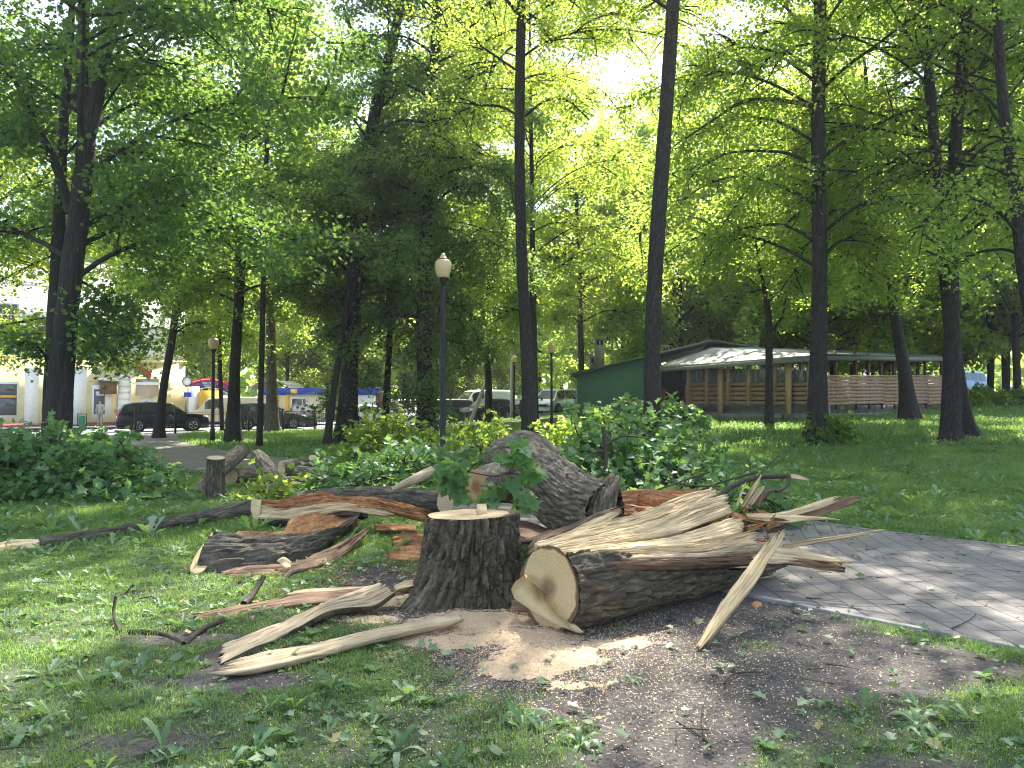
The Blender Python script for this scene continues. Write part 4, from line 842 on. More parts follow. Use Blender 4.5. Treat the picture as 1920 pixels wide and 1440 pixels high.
# the torn slice still hanging in front of the face
nf = -t[0]; p0 = c[0] + nf * 0.02
poly = [(958, 1104), (966, 1090), (984, 1078), (990, 1088), (1000, 1096), (1007, 1104), (1018, 1112), (1022, 1128), (1034, 1140), (1042, 1152), (1064, 1170), (1082, 1186), (1050, 1174), (1020, 1158), (990, 1140), (964, 1122)]
bp = np.array([RP(a, b, c[0] + nf * 0.014, nf) for a, b in poly]); fo = np.array([RP(a, b, c[0] + nf * (0.13 - 0.10 * min(1, max(0, (a - 958) / 120.0))), nf) for k, (a, b) in enumerate(poly)])
bp = bp + (bp.mean(0) - bp) * 0.0 + np.array([0.05, 0.0, 0.0]) ; n_ = len(poly)
bcp = np.concatenate([fo, bp]) - c[0]; bcl = np.c_[bcp @ u[0], bcp @ v[0], 0 * bcp[:, 0]]
mk('torn_slice', np.concatenate([fo, bp]), [np.array([list(range(n_))]), np.array([list(range(2 * n_ - 1, n_ - 1, -1))]), np.array([(k, n_ + k, n_ + (k + 1) % n_, (k + 1) % n_) for k in range(n_)])[:, ::-1]], M_CUT, root, BCA(bcl))
SP_L = [
 ([(1000, 1018, 5.75), (1100, 988, 6.15), (1200, 960, 6.6), (1290, 925, 7.15), (1335, 916, 7.4)], [(1012, 1027, 5.65), (1110, 1004, 6.05), (1210, 980, 6.5), (1300, 950, 7.05), (1348, 924, 7.35)], 0.10, M_WOOD),
 ([(1013, 1025, 5.62), (1120, 1001, 6.0), (1230, 974, 6.5), (1310, 940, 6.95), (1366, 926, 7.2)], [(1034, 1036, 5.56), (1150, 1019, 5.93), (1260, 1004, 6.36), (1330, 981, 6.8), (1378, 962, 6.98)], 0.12, M_WOOD),
 ([(1030, 1034, 5.55), (1160, 1019, 5.92), (1270, 1003, 6.37), (1340, 980, 6.77), (1393, 962, 6.97)], [(1045, 1041, 5.48), (1180, 1030, 5.8), (1290, 1024, 6.2), (1350, 1012, 6.55), (1398, 998, 6.75)], 0.12, M_WOOD),
 ([(1044, 1040, 5.49), (1190, 1028, 5.82), (1300, 1022, 6.22), (1360, 1008, 6.57), (1416, 992, 6.8)], [(1058, 1047, 5.43), (1200, 1039, 5.76), (1310, 1037, 6.15), (1380, 1030, 6.52), (1430, 1022, 6.75)], 0.12, M_WOOD),
 ([(1058, 1046, 5.42), (1200, 1038, 5.76), (1320, 1035, 6.17), (1400, 1018, 6.55), (1455, 1016, 6.85)], [(1068, 1052, 5.38), (1210, 1047, 5.70), (1320, 1047, 6.08), (1400, 1040, 6.45), (1455, 1030, 6.75)], 0.10, M_WOOD_GREY),
 ([(1072, 1050, 5.38), (1210, 1045, 5.72), (1330, 1043, 6.1), (1410, 1035, 6.5), (1470, 1038, 6.8)], [(1075, 1057, 5.34), (1210, 1058, 5.64), (1330, 1057, 6.02), (1410, 1056, 6.4), (1475, 1050, 6.72)], 0.08, M_WOOD_BROWN),
 ([(1040, 1030, 5.75), (1200, 990, 6.5), (1330, 955, 7.2), (1400, 970, 7.3)], [(1060, 1050, 5.6), (1200, 1045, 6.05), (1330, 1050, 6.45), (1420, 1050, 6.9)], 0.12, M_WOOD_BROWN)]
for k, (a, b, th_, mt) in enumerate(SP_L):
    if k < 5: b = [(u_ , v_ - 4.5 * min(1, j / 2.0) if k else v_ - 2, d_) for j, (u_, v_, d_) in enumerate(b)]; a = [(u_, v_, d_ - 0.05 * (k % 2) * min(1, j)) for j, (u_, v_, d_) in enumerate(a)]
    ribbon('split_wood', a, b, th_, mt, root, nt=150, ns=56, jag=(0.012, 0.06 if k < 6 else 0.2), rough=0.009, seed=k * 3 + 1, fib=0.55)
rb = np.random.default_rng(4)
for k in range(46):   # torn reddish fibres where the trunk broke
    u0 = 1372 + rb.random() * 70; v0 = 950 + rb.random() * 85; d0 = 6.75 + rb.random() * 0.45; a_ = rb.normal(0.1, 0.5); l_ = 20 + 38 * rb.random(); w_ = 4 + 7 * rb.random()
    du, dv = math.cos(a_) * l_, math.sin(a_) * l_; pu, pv = -math.sin(a_) * w_, math.cos(a_) * w_; e = rb.normal(0, 0.08)
    ribbon('torn_fibre', [(u0, v0, d0), (u0 + du * .5, v0 + dv * .5 - 2, d0 + e), (u0 + du, v0 + dv, d0 + e * 2)], [(u0 + pu, v0 + pv, d0), (u0 + du * .5 + pu, v0 + dv * .5 + pv - 2, d0 + e), (u0 + du + pu * .3, v0 + dv + pv * .3, d0 + e * 2)],
           0.02, [M_WOOD_BROWN, M_WOOD_ROT, M_WOOD_GREY][k % 3], root, nt=14, ns=6, jag=(0.2, 0.4), rough=0.006, seed=k)
STK = [
 ([(1425, 968, 7.05), (1500, 951, 7.2), (1545, 936, 7.3), (1582, 927, 7.4)], [(1425, 980, 7.0), (1500, 964, 7.15), (1555, 947, 7.3), (1585, 931, 7.4)], .03, M_WOOD),
 ([(1440, 972, 7.1), (1510, 960, 7.25), (1570, 938, 7.4), (1600, 930, 7.5), (1628, 933, 7.6)], [(1440, 985, 7.05), (1510, 974, 7.2), (1575, 954, 7.35), (1605, 944, 7.5), (1628, 937, 7.6)], .03, M_WOOD_BROWN),
 ([(1395, 962, 6.95), (1460, 964, 6.8), (1520, 968, 6.7), (1575, 973, 6.6)], [(1400, 972, 6.95), (1470, 980, 6.75), (1520, 975, 6.7), (1575, 975, 6.6)], .02, M_WOOD),
 ([(1465, 1020, 6.7), (1560, 1006, 6.4), (1620, 998, 6.3), (1672, 989, 6.2)], [(1465, 1031, 6.7), (1560, 1014, 6.4), (1620, 1002, 6.3), (1672, 991, 6.2)], .015, M_WOOD),
 ([(1440, 1044, 6.6), (1500, 1036, 6.5), (1545, 1040, 6.4), (1572, 1050, 6.35), (1586, 1062, 6.3)], [(1440, 1052, 6.55), (1500, 1060, 6.4), (1545, 1067, 6.3), (1586, 1068, 6.25)], .03, M_WOOD_BROWN),
 ([(1430, 1026, 6.6), (1490, 1029, 6.45), (1560, 1044, 6.3), (1614, 1053, 6.2)], [(1430, 1040, 6.55), (1500, 1047, 6.4), (1560, 1053, 6.27), (1614, 1055, 6.2)], .02, M_WOOD),
 ([(1400, 1040, 6.5), (1450, 1040, 6.4), (1500, 1046, 6.3)], [(1400, 1052, 6.45), (1450, 1056, 6.35), (1495, 1054, 6.3)], .03, M_WOOD_GREY),
 ([(1380, 948, 7.1), (1388, 925, 7.1), (1399, 903, 7.1)], [(1385, 950, 7.1), (1391, 928, 7.1), (1400, 904, 7.1)], .01, M_WOOD),
 ([(1388, 950, 7.1), (1405, 920, 7.1), (1428, 890, 7.1)], [(1396, 952, 7.1), (1414, 922, 7.1), (1429, 891, 7.1)], .015, M_WOOD),
 ([(1398, 952, 7.0), (1420, 918, 7.0), (1434, 909, 7.0)], [(1407, 954, 7.0), (1428, 926, 7.0), (1437, 912, 7.0)], .015, M_WOOD_GREY),
 ([(1416, 950, 7.0), (1425, 930, 7.0), (1448, 915, 7.0)], [(1428, 950, 7.0), (1436, 932, 7.0), (1453, 918, 7.0)], .03, M_WOOD_BROWN),
 ([(1438, 990, 6.9), (1465, 985, 6.9), (1487, 970, 6.9)], [(1440, 1000, 6.9), (1470, 992, 6.9), (1490, 972, 6.9)], .03, M_BARK_LOG)]
for k, (a, b, th_, mt) in enumerate(STK): ribbon('splinter', a, b, th_, mt, root, nt=60, ns=10, jag=(0.02, 0.22), rough=0.005, seed=60 + k)
piece('leaning_plank', 'long pale splinter propped from the soil against the broken log end', [(1305, 1213, 5.03), (1340, 1150, 5.28), (1385, 1084, 5.55), (1420, 1036, 5.8), (1440, 1012, 5.9), (1452, 1005, 5.95)],
      [(1312, 1218, 5.0), (1370, 1146, 5.25), (1420, 1086, 5.5), (1446, 1040, 5.75), (1468, 1010, 5.9), (1480, 972, 6.0)], 0.035, M_WOOD, nt=120, ns=20, jag=(0.03, 0.2), rough=0.007, seed=90)
piece('bark_slab', 'brown slab wedged under the sawn end of the largest log', [(956, 1126, 5.95), (985, 1128, 5.9), (1035, 1146, 5.8)], [(953, 1150, 5.85), (1000, 1154, 5.8), (1045, 1164, 5.7)], 0.06, M_WOOD_BROWN, seed=91, ns=18)
piece('bark_strip', 'long brown bark strip lying between the stump and the crooked log', [(985, 1030, 6.0), (1012, 1002, 6.3), (1070, 984, 6.7), (1110, 964, 7.0), (1168, 946, 7.3)], [(987, 1042, 5.95), (1022, 1022, 6.2), (1085, 1000, 6.6), (1130, 985, 6.9), (1170, 958, 7.2)], 0.05, M_WOOD_BROWN, back=M_BARK_LOG, seed=92, jag=(0.05, 0.15))
piece('splinter', 'thin pale splinter lying on top of the long bark strip', [(1055, 1004, 6.5), (1110, 975, 6.8), (1166, 953, 7.1)], [(1065, 1010, 6.45), (1125, 985, 6.75), (1168, 960, 7.05)], 0.02, M_WOOD, seed=93, jag=(0.1, 0.2))

# ------------------------------------------------------------------ crooked thick log behind
root = log('crooked_log', 'thick crooked log with ridged grey bark humped up behind the stump', 'log', [P(1135, 965, 7.7), P(1075, 945, 8.0), P(1020, 905, 8.4), P(975, 868, 8.8), P(935, 860, 9.1)], [0.33, 0.345, 0.325, 0.27, 0.21], M_BARK_GREY, 300, 260, 0.034, 19, 0.34, 0.09, (None, M_CUT), 5)
log('crooked_log', '', '', [P(985, 905, 8.7), P(930, 905, 8.5), P(893, 912, 8.3)], [0.24, 0.22, 0.18], M_BARK_GREY, 90, 60, 0.012, 17, 0.2, 0.08, (None, M_CUT_ORANGE), 7, parent=root, pname='stub')
log('crooked_log', '', '', [P(930, 850, 9.3), P(985, 838, 9.4), P(1040, 872, 9.3)], [0.14, 0.20, 0.16], M_BARK_GREY, 70, 60, 0.02, 17, 0.2, 0.1, (M_CUT, None), 8, parent=root, pname='limb')
piece('bark_stub', 'weathered grey wooden fang standing up at the right end of the crooked log', [(1098, 965, 7.55), (1110, 925, 7.6), (1135, 890, 7.7), (1150, 884, 7.7)], [(1150, 962, 7.45), (1153, 925, 7.5), (1160, 895, 7.6), (1161, 886, 7.7)], 0.12, M_BARK_GREY, ns=26, nt=60, rough=0.02, jag=(0.02, 0.1), seed=95)
root = empty('rotten_log', P(1240, 940, 8.4) * [1, 1, 0], 'crumbling reddish rotten log lying behind the splintered log', 'log')
for k, (a, b, mt) in enumerate([([(1150, 922, 8.7), (1200, 920, 8.6), (1280, 922, 8.5), (1345, 928, 8.4)], [(1150, 948, 8.4), (1200, 948, 8.3), (1280, 945, 8.2), (1345, 945, 8.2)], M_WOOD_ROT),
      ([(1195, 925, 8.3), (1230, 921, 8.25), (1270, 932, 8.2)], [(1195, 945, 8.2), (1230, 950, 8.1), (1275, 950, 8.1)], M_WOOD_ROT), ([(1155, 945, 8.2), (1220, 948, 8.0), (1270, 950, 7.9)], [(1150, 962, 8.0), (1210, 968, 7.8), (1260, 965, 7.7)], M_WOOD_ROT), ([(1085, 905, 8.6), (1115, 905, 8.6), (1145, 915, 8.5)], [(1085, 930, 8.4), (1115, 935, 8.4), (1145, 940, 8.3)], M_WOOD_ROT)]):
    ribbon('rotten_wood', a, b, 0.16, mt, root, nt=60, ns=22, rough=0.035, jag=(0.1, 0.15), seed=100 + k, fib=0.6)

# ------------------------------------------------------------------ split logs at the left
root = empty('hollow_log', P(500, 1030, 8.0) * [1, 1, 0], 'hollow half log lying open side up, orange rot inside and a sawn end facing left', 'log')
ribbon('bark', [(402, 1000, 7.75), (470, 1006, 7.9), (540, 1010, 8.15), (600, 1004, 8.5), (640, 982, 9.1), (665, 966, 9.6)], [(366, 1075, 7.2), (450, 1070, 7.3), (530, 1056, 7.6), (590, 1038, 8.05), (640, 1005, 8.9), (662, 980, 9.4)], 0.07, M_BARK_LOG, root, nt=170, ns=70, jag=(0, 0.03), rough=0.02, bulge=0.15, seed=110, fib=0.55)
ribbon('rotten_hollow', [(400, 1000, 7.8), (490, 996, 8.4), (530, 992, 8.7), (548, 975, 9.1), (600, 962, 9.6), (668, 958, 9.9)], [(402, 1002, 7.72), (470, 1008, 7.86), (540, 1012, 8.1), (600, 1006, 8.45), (640, 984, 9.05), (668, 966, 9.5)], 0.10, M_WOOD_ROT, root, nt=120, ns=40, jag=(0, 0.05), rough=0.028, bulge=-0.05, seed=111, fib=0.5)
ribbon('cut_face', [(400, 998, 7.78), (374, 1030, 7.5), (357, 1062, 7.22), (357, 1074, 7.16)], [(404, 1003, 7.7), (398, 1042, 7.42), (383, 1068, 7.2), (368, 1077, 7.14)], 0.05, M_CUT, root, nt=40, ns=16, jag=(0, 0), rough=0.005, seed=112)
root = empty('rotten_log', P(620, 960, 9.6) * [1, 1, 0], 'arched rust-coloured rotten half log bridging from the hollow log to the stump', 'log')
ribbon('rotten_wood', [(474, 936, 10.1), (520, 936, 10.0), (560, 927, 9.9), (610, 921, 9.8), (640, 932, 9.7), (700, 932, 9.5), (760, 944, 9.1), (806, 957, 8.7)], [(476, 958, 10.0), (530, 958, 9.85), (580, 950, 9.75), (625, 944, 9.65), (660, 950, 9.5), (710, 954, 9.3), (760, 966, 8.95), (806, 976, 8.6)], 0.14, M_WOOD_ROT, root, nt=160, ns=34, jag=(0.0, 0.05), rough=0.03, bulge=0.03, seed=113, fib=0.7)
ribbon('sound_wood', [(472, 942, 10.0), (530, 954, 9.85), (580, 946, 9.75), (640, 942, 9.6), (700, 952, 9.35), (740, 962, 9.1)], [(474, 972, 9.9), (540, 973, 9.75), (590, 968, 9.65), (640, 958, 9.55), (700, 964, 9.3), (745, 970, 9.05)], 0.08, M_WOOD, root, nt=120, ns=22, jag=(0.0, 0.15), rough=0.012, seed=114)
ribbon('bark', [(490, 966, 9.95), (560, 966, 9.8), (620, 958, 9.65), (690, 962, 9.4)], [(490, 976, 9.85), (560, 975, 9.7), (625, 966, 9.6), (690, 968, 9.35)], 0.10, M_BARK_LOG, root, nt=60, ns=10, rough=0.01, seed=115)
ribbon('cut_face', [(472, 934, 10.05), (470, 955, 9.95), (476, 974, 9.88)], [(490, 938, 9.98), (488, 955, 9.9), (484, 974, 9.86)], 0.04, M_CUT, root, nt=20, ns=10, jag=(0, 0), rough=0.004, seed=116)
root = empty('long_log', P(230, 990, 9.5) * [1, 1, 0], 'long thin dark log reaching to the left edge, snapped pale at its tip', 'log')
log('', '', '', [P(60, 1018, 8.6), P(140, 1010, 8.85), P(250, 992, 9.4), P(400, 968, 10.3), P(476, 952, 10.9)], [0.055, 0.075, 0.075, 0.10, 0.12], M_BARK_LOG, 70, 200, 0.012, 22, 0.2, 0.1, (None, M_CUT), 11, parent=root)
ribbon('snapped_tip', [(-20, 1024, 8.25), (30, 1012, 8.45), (75, 1010, 8.6)], [(-20, 1034, 8.2), (30, 1032, 8.35), (75, 1028, 8.5)], 0.05, M_WOOD, root, nt=60, ns=14, jag=(0.3, 0.1), rough=0.01, seed=118)
log('dead_branch', 'short dark branch lying on the right end of the long thin log', 'branch', [P(390, 962, 10.5), P(435, 950, 10.9), P(480, 944, 11.2)], [0.03, 0.055, 0.06], M_BARK_LOG, 30, 50, 0.01, 22, 0.2, 0.1, (M_CUT, M_CUT), 12)
log('long_log', 'long horizontal grey log lying behind the arched rotten log', 'log', [P(560, 938, 12.2), P(640, 932, 12.0), P(730, 932, 11.5), P(835, 942, 10.6)], [0.14, 0.155, 0.16, 0.15], M_BARK_LOG, 100, 180, 0.009, 18, 0.18, 0.05, (M_CUT_LIGHT, M_CUT_LIGHT), 13)
log('round_log', 'log with its round pale sawn end turned to the camera, left of centre', 'log', [P(560, 888, 15.2), P(615, 896, 14.3), P(667, 903, 13.3)], [0.155, 0.165, 0.165], M_BARK_LOG, 80, 90, 0.008, 18, 0.2, 0.05, (M_CUT_LIGHT, M_CUT_LIGHT), 14)
log('upright_log', 'short dark log standing upright on the lawn beside the paved path', 'log', [P(405, 936, 13.1), P(404, 895, 13.15), P(405, 858, 13.1)], [0.165, 0.155, 0.15], M_BARK_OLD, 80, 70, 0.008, 20, 0.2, 0.04, (None, M_CUT_LIGHT), 15)
log('leaning_log', 'grey log leaning behind the upright one', 'log', [P(374, 918, 13.6), P(412, 882, 14.0), P(452, 846, 14.6)], [0.12, 0.145, 0.15], M_BARK_GREY, 60, 80, 0.008, 20, 0.2, 0.06, (M_CUT_LIGHT, M_CUT_LIGHT), 16)
log('short_log', 'brown-barked log lying under the leaning grey one, pale end to the left', 'log', [P(432, 893, 14.3), P(478, 890, 15.0)], [0.15, 0.14], M_BARK_LOG, 50, 50, 0.008, 20, 0.2, 0.06, (M_CUT_LIGHT, M_CUT), 17)
log('bent_log', 'curved mossy log rising to the left of the round sawn end', 'log', [P(481, 853, 14.1), P(494, 868, 13.9), P(507, 888, 13.7), P(530, 908, 13.5)], [0.12, 0.15, 0.14, 0.12], M_BARK_GREY, 60, 80, 0.012, 20, 0.25, 0.08, (M_CUT, M_CUT), 18)
log('short_log', 'dark log lying farthest back, among leaves above the round sawn end', 'log', [P(528, 880, 16.2), P(578, 870, 16.6), P(615, 872, 17)], [0.17, 0.17, 0.15], M_BARK_LOG, 50, 50, 0.008, 20, 0.2, 0.06, (M_CUT_LIGHT, M_CUT), 19)
log('small_branch_log', 'thin cut branch showing a small round end above the farthest log', 'branch', [P(584, 858, 15.6), P(610, 862, 17)], [0.055, 0.055], M_BARK_LOG, 20, 20, 0.004, 20, 0.2, 0.06, (M_CUT_LIGHT, None), 20)
log('small_branch_log', 'thin cut branch with a small round end lying in leaves left of the round log', 'branch', [P(508, 916, 12.6), P(540, 918, 13.3)], [0.075, 0.07], M_BARK_LOG, 24, 24, 0.005, 20, 0.2, 0.06, (M_CUT_LIGHT, None), 21)
log('bare_branch', 'smooth barkless branch rising over the long horizontal log', 'branch', [P(735, 918, 10.9), P(775, 900, 11.0), P(800, 888, 11.2), P(826, 876, 11.4)], [0.03, 0.07, 0.075, 0.06], M_WOOD_GREY, 30, 50, 0.006, 12, 0.2, 0.1, (None, None), 22)
log('grey_log', 'grey branch lying on the lit lawn behind the crooked log', 'branch', [P(850, 842, 17.5), P(910, 838, 17.8)], [0.08, 0.07], M_BARK_GREY, 20, 30, 0.006, 20, 0.2, 0.06, (M_CUT, M_CUT), 23)

piece('split_plank', 'widest pale split plank with black bark beneath, left of the sawdust', [(416, 1212, 5.02), (500, 1180, 5.3), (580, 1143, 5.62), (650, 1112, 5.9), (712, 1088, 6.15)], [(403, 1248, 4.72), (470, 1215, 4.95), (560, 1172, 5.35), (620, 1143, 5.65), (700, 1132, 5.85), (744, 1108, 6.0)], 0.075, M_WOOD_GREY, nt=150, ns=30, rough=0.012, seed=120, back=M_BARK_OLD, jag=(0.04, 0.03))
piece('split_plank', 'long narrow split plank lying nearest the camera, pointing at the sawdust', [(425, 1240, 4.64), (480, 1224, 4.81), (600, 1204, 4.99), (720, 1176, 5.28), (866, 1149, 5.6)], [(384, 1264, 4.48), (450, 1260, 4.53), (560, 1236, 4.73), (700, 1197, 5.07), (872, 1163, 5.48)], 0.045, M_WOOD_GREY, nt=150, ns=20, rough=0.008, seed=121, jag=(0.10, 0.05))
piece('split_plank', 'grey-brown split plank lying just behind the widest one', [(358, 1152, 5.85), (430, 1138, 6.0), (530, 1118, 6.2), (560, 1110, 6.3), (640, 1106, 6.4), (720, 1100, 6.5)], [(356, 1163, 5.75), (430, 1158, 5.82), (530, 1138, 6.05), (620, 1128, 6.15), (720, 1112, 6.35)], 0.05, M_WOOD_BROWN, nt=120, ns=16, rough=0.01, seed=122, jag=(0.08, 0.1))
piece('split_plank', 'short pale sliver on top of the grey-brown plank', [(540, 1108, 6.35), (600, 1102, 6.45), (690, 1098, 6.55)], [(535, 1122, 6.2), (610, 1118, 6.3), (700, 1106, 6.45)], 0.03, M_WOOD_GREY, nt=60, ns=12, rough=0.008, seed=123, jag=(0.1, 0.15))
piece('bark_strip', 'dark brown bark strip lying in front of the hollow log', [(410, 1076, 7.15), (470, 1062, 7.3), (530, 1057, 7.4), (560, 1052, 7.5), (600, 1035, 7.8), (640, 1018, 8.1), (690, 988, 8.8)], [(415, 1082, 7.05), (480, 1083, 7.05), (540, 1076, 7.15), (575, 1067, 7.3), (640, 1043, 7.85), (692, 996, 8.7)], 0.05, M_WOOD_BROWN, nt=110, ns=16, rough=0.018, seed=124, jag=(0.08, 0.05))
piece('bark_curl', 'small pale curl of wood on the dark brown strip', [(518, 1052, 7.3), (532, 1044, 7.3), (548, 1054, 7.3)], [(528, 1058, 7.25), (536, 1066, 7.2), (546, 1064, 7.25)], 0.015, M_WOOD, ns=8, nt=20, seed=125)
piece('rotten_chunk', 'orange lump of rotten wood on the grass left of the stump', [(727, 1036, 7.9), (755, 1012, 8.1), (785, 1010, 8.1), (800, 1034, 8.0)], [(727, 1048, 7.8), (758, 1050, 7.75), (785, 1050, 7.75), (798, 1042, 7.85)], 0.12, M_WOOD_ROT, ns=24, nt=40, rough=0.03, seed=126, fib=0.5)
piece('rotten_chunk', 'flat brown flake of rotten wood behind the orange lump', [(735, 1010, 8.7), (765, 1000, 8.9), (800, 1002, 8.9)], [(735, 1018, 8.6), (765, 1016, 8.6), (800, 1014, 8.6)], 0.05, M_WOOD_ROT, ns=12, nt=24, rough=0.02, seed=127)
piece('bark_flake', 'short brown sliver at the foot of the stump on its left', [(738, 1098, 6.5), (760, 1090, 6.6), (785, 1088, 6.65)], [(738, 1106, 6.4), (760, 1100, 6.45), (785, 1094, 6.6)], 0.03, M_WOOD_GREY, ns=8, nt=24, seed=128)
piece('bark_flake', 'orange curl of inner bark lying on the soil by the leaning splinter', [(1408, 1130, 6.15), (1418, 1126, 6.2), (1428, 1128, 6.2)], [(1410, 1140, 6.05), (1418, 1142, 6.0), (1428, 1138, 6.1)], 0.03, M_WOOD_ROT, ns=8, nt=16, seed=129)
piece('bark_flake', 'thin brown stick lying on the paving blocks', [(1715, 1112, 6.5), (1750, 1113, 6.5), (1780, 1117, 6.45)], [(1715, 1116, 6.45), (1750, 1119, 6.4), (1780, 1121, 6.4)], 0.02, M_WOOD_BROWN, ns=6, nt=20, seed=130)

def twigs(name, label, chains, mat=None, cat='branch', group=None):
    lst = []
    for ch in chains:
        a = np.array([[*W(p[:-1]), p[-1]] for p in ch]); lst.append((a[:, :3], a[0, 3], a[-1, 3]))
    V, F, B = branch_arrays(lst, 8)
    return tag(mk(name, V, [F], mat or M_TWIG, None, BCA(B), True, origin=tuple(V.mean(0))), label, cat, group)
twigs('fallen_branch', 'dark crooked branch lying on the grass lower left', [[(240, 1184, 5.42, .016), (300, 1187, 5.4, .018), (345, 1208, 5.2, .02)], [(345, 1209, 5.15, .022), (375, 1182, 5.4, .020), (420, 1162, 5.6, .02)], [(225, 1184, 5.4, .012), (213, 1150, 5.7, .014), (217, 1118, 5.75, .012)]])
twigs('fallen_twig', 'small curled dark twig on the lawn left of the planks', [[(232, 1116, 6.4, .006), (254, 1094, 6.5, .01), (262, 1122, 6.3, .009), (284, 1118, 6.3, .008), (312, 1144, 6.0, .005)]])
twigs('fallen_branch', 'short grey barkless stick in front of the brown bark strip', [[(530, 1090, 6.95, .028), (545, 1074, 7.05, .026), (568, 1068, 7.15, .024)]], M_BARK_GREY)
twigs('fallen_branch', 'dark stick standing up behind the grey-brown plank', [[(457, 1133, 6.1, .03), (478, 1108, 6.3, .03), (495, 1080, 6.4, .022)]], M_BARK_LOG)
twigs('fallen_branch', 'dark branch with a pale snapped tip above the splintered log end', [[(1342, 935, 8.6, .03), (1380, 908, 8.8, .028), (1425, 895, 8.8, .03), (1482, 893, 8.7, .028)], [(1480, 895, 8.7, .022), (1475, 912, 8.5, .02), (1455, 922, 8.4, .016)], [(1300, 925, 9.0, .012), (1350, 905, 9.1, .012), (1420, 885, 9.2, .014)]])
piece('splinter', 'pale snapped tip of wood at the end of the dark branch', [(1478, 889, 8.7), (1495, 890, 8.65), (1520, 899, 8.6)], [(1480, 897, 8.7), (1495, 898, 8.65), (1520, 901, 8.6)], 0.02, M_WOOD, ns=6, nt=20, seed=131, jag=(0.02, 0.3))
twigs('fallen_twig', 'thin forked twig on the dark soil at the bottom right of centre', [[(1268, 1352, 3.9, .004), (1320, 1385, 3.7, .005), (1350, 1420, 3.55, .006)], [(1320, 1385, 3.7, .004), (1315, 1340, 3.95, .003), (1325, 1305, 4.1, .002)]])
twigs('fallen_twig', 'bent dark twig on the soil below the leaning splinter', [[(1358, 1282, 4.35, .006), (1380, 1262, 4.55, .007), (1430, 1260, 4.55, .004)], [(1380, 1262, 4.55, .005), (1372, 1240, 4.8, .004)]])
twigs('fallen_twig', 'thin dark twig lying on the paving blocks', [[(1785, 1178, 5.45, .005), (1812, 1166, 5.6, .005), (1830, 1152, 5.8, .003)]])

# ------------------------------------------------------------------ heaps of cut leafy branches
def heap(name, label, cx, cy_, rx, ry, h, nb, nleaf, size, seed, tpl=T_MAPLE, lm=None, shell=0.55, tall=0.0):
    r_ = np.random.default_rng(seed); z0 = float(terrain(cx, cy_)); limbs = []; pos = []
    for k in range(nb):
        a = r_.random() * 6.28; rr = r_.random() ** 0.5 * 0.5; p = np.array([cx + rx * rr * math.cos(a), cy_ + ry * rr * math.sin(a), z0 + h * (0.1 + 0.5 * r_.random())])
        a2 = a + r_.normal(0, 0.8); f_ = 0.85 + 0.3 * r_.random(); e = np.array([cx + rx * f_ * math.cos(a2) * 0.95, cy_ + ry * f_ * math.sin(a2) * 0.95, 0]); q_ = 1 - ((e[0] - cx) / rx) ** 2 * 0.8; e[2] = z0 + h * max(0.05, q_ * 0.5 * r_.random() + 0.05) 
        if r_.random() < tall: e = p + np.array([r_.normal(0, 0.4) * rx * 0.5, r_.normal(0, 0.3), h * (0.5 + 0.3 * r_.random())])
        mid = (p + e) / 2 + np.array([0, 0, h * (0.25 + 0.35 * r_.random())]); ps = catmull([p, mid, e], 9) + r_.normal(0, 0.02, (9, 3)); limbs.append((ps, 0.022, 0.006))
        for s in range(6):
            b = ps[2 + s % 7]; d = norm(r_.normal(0, 1, 3) + np.array([0, -0.2, 0.5])); l_ = 0.3 + 0.4 * r_.random(); qs = [b + d * l_ * f + np.array([0, 0, -0.25 * l_ * f * f]) for f in np.linspace(0, 1, 4)]; limbs.append((np.array(qs), 0.007, 0.003))
            n_ = int(nleaf * 0.5 / nb / 6); pos.append(np.array(qs)[r_.integers(1, 4, n_)] + r_.normal(0, 0.08, (n_, 3)))
    pos = np.concatenate(pos); n_ = nleaf - len(pos)
    a = r_.random(n_) * 6.28; rr = r_.random(n_) ** 0.5; x = cx + rx * rr * np.cos(a); y = cy_ + ry * rr * np.sin(a)
    top = h * np.sqrt(np.clip(1 - rr ** 2, 0, 1)) * (0.66 + 0.75 * n2(x, y, 1.9, seed, 3)); z = z0 + top * (1 - 0.45 * r_.random(n_) ** 2) + 0.03
    pos = np.concatenate([pos, np.c_[x, y, z]]); pos[:, 2] = np.maximum(pos[:, 2], terrain(pos[:, 0], pos[:, 1]) + 0.03); N = len(pos)
    root = empty(name, (cx, cy_, z0), label, 'leafy branches')
    V, F, B = branch_arrays(limbs, 6); V[:, 2] = np.maximum(V[:, 2], z0 + 0.01); mk('branches', V, [F], M_TWIG, root, BCA(B), True)
    o = leaf_mesh('leaves', tpl, pos, r_.normal(0, 0.55, (N, 3)) + UP * 0.8 + np.array([0, -0.3, 0]), r_.normal(0, 1, (N, 3)) - UP * 0.5, size * (0.55 + 0.7 * r_.random(N)), lm or M_LEAF_CUT, root)
    return root
heap('branch_heap', 'tallest heap of cut leafy branches, at the left edge below the big maple', -9.9, 13.7, 3.9, 1.6, 1.12, 46, 19000, 0.13, 201)
heap('branch_heap', 'low tail of cut leafy twigs trailing right from the left heap', -7.0, 13.0, 1.3, 0.8, 0.38, 10, 1700, 0.14, 202)
heap('branch_heap', 'open heap of leafy branches behind the round sawn log', -1.75, 13.4, 1.9, 1.4, 0.52, 34, 4000, 0.125, 203, tall=0.4)
heap('branch_heap', 'sunlit bushy heap of branches at the foot of the thick dark trunk', -2.9, 18.6, 1.3, 1.2, 0.80, 22, 3200, 0.12, 204, lm=M_LEAF_LIME_LIT, tall=0.4)
heap('branch_heap', 'sunlit heap of leafy branches below the cream lamp', -1.0, 17.6, 1.7, 1.2, 0.62, 22, 3200, 0.12, 205, lm=M_LEAF_LIME_LIT, tall=0.3)
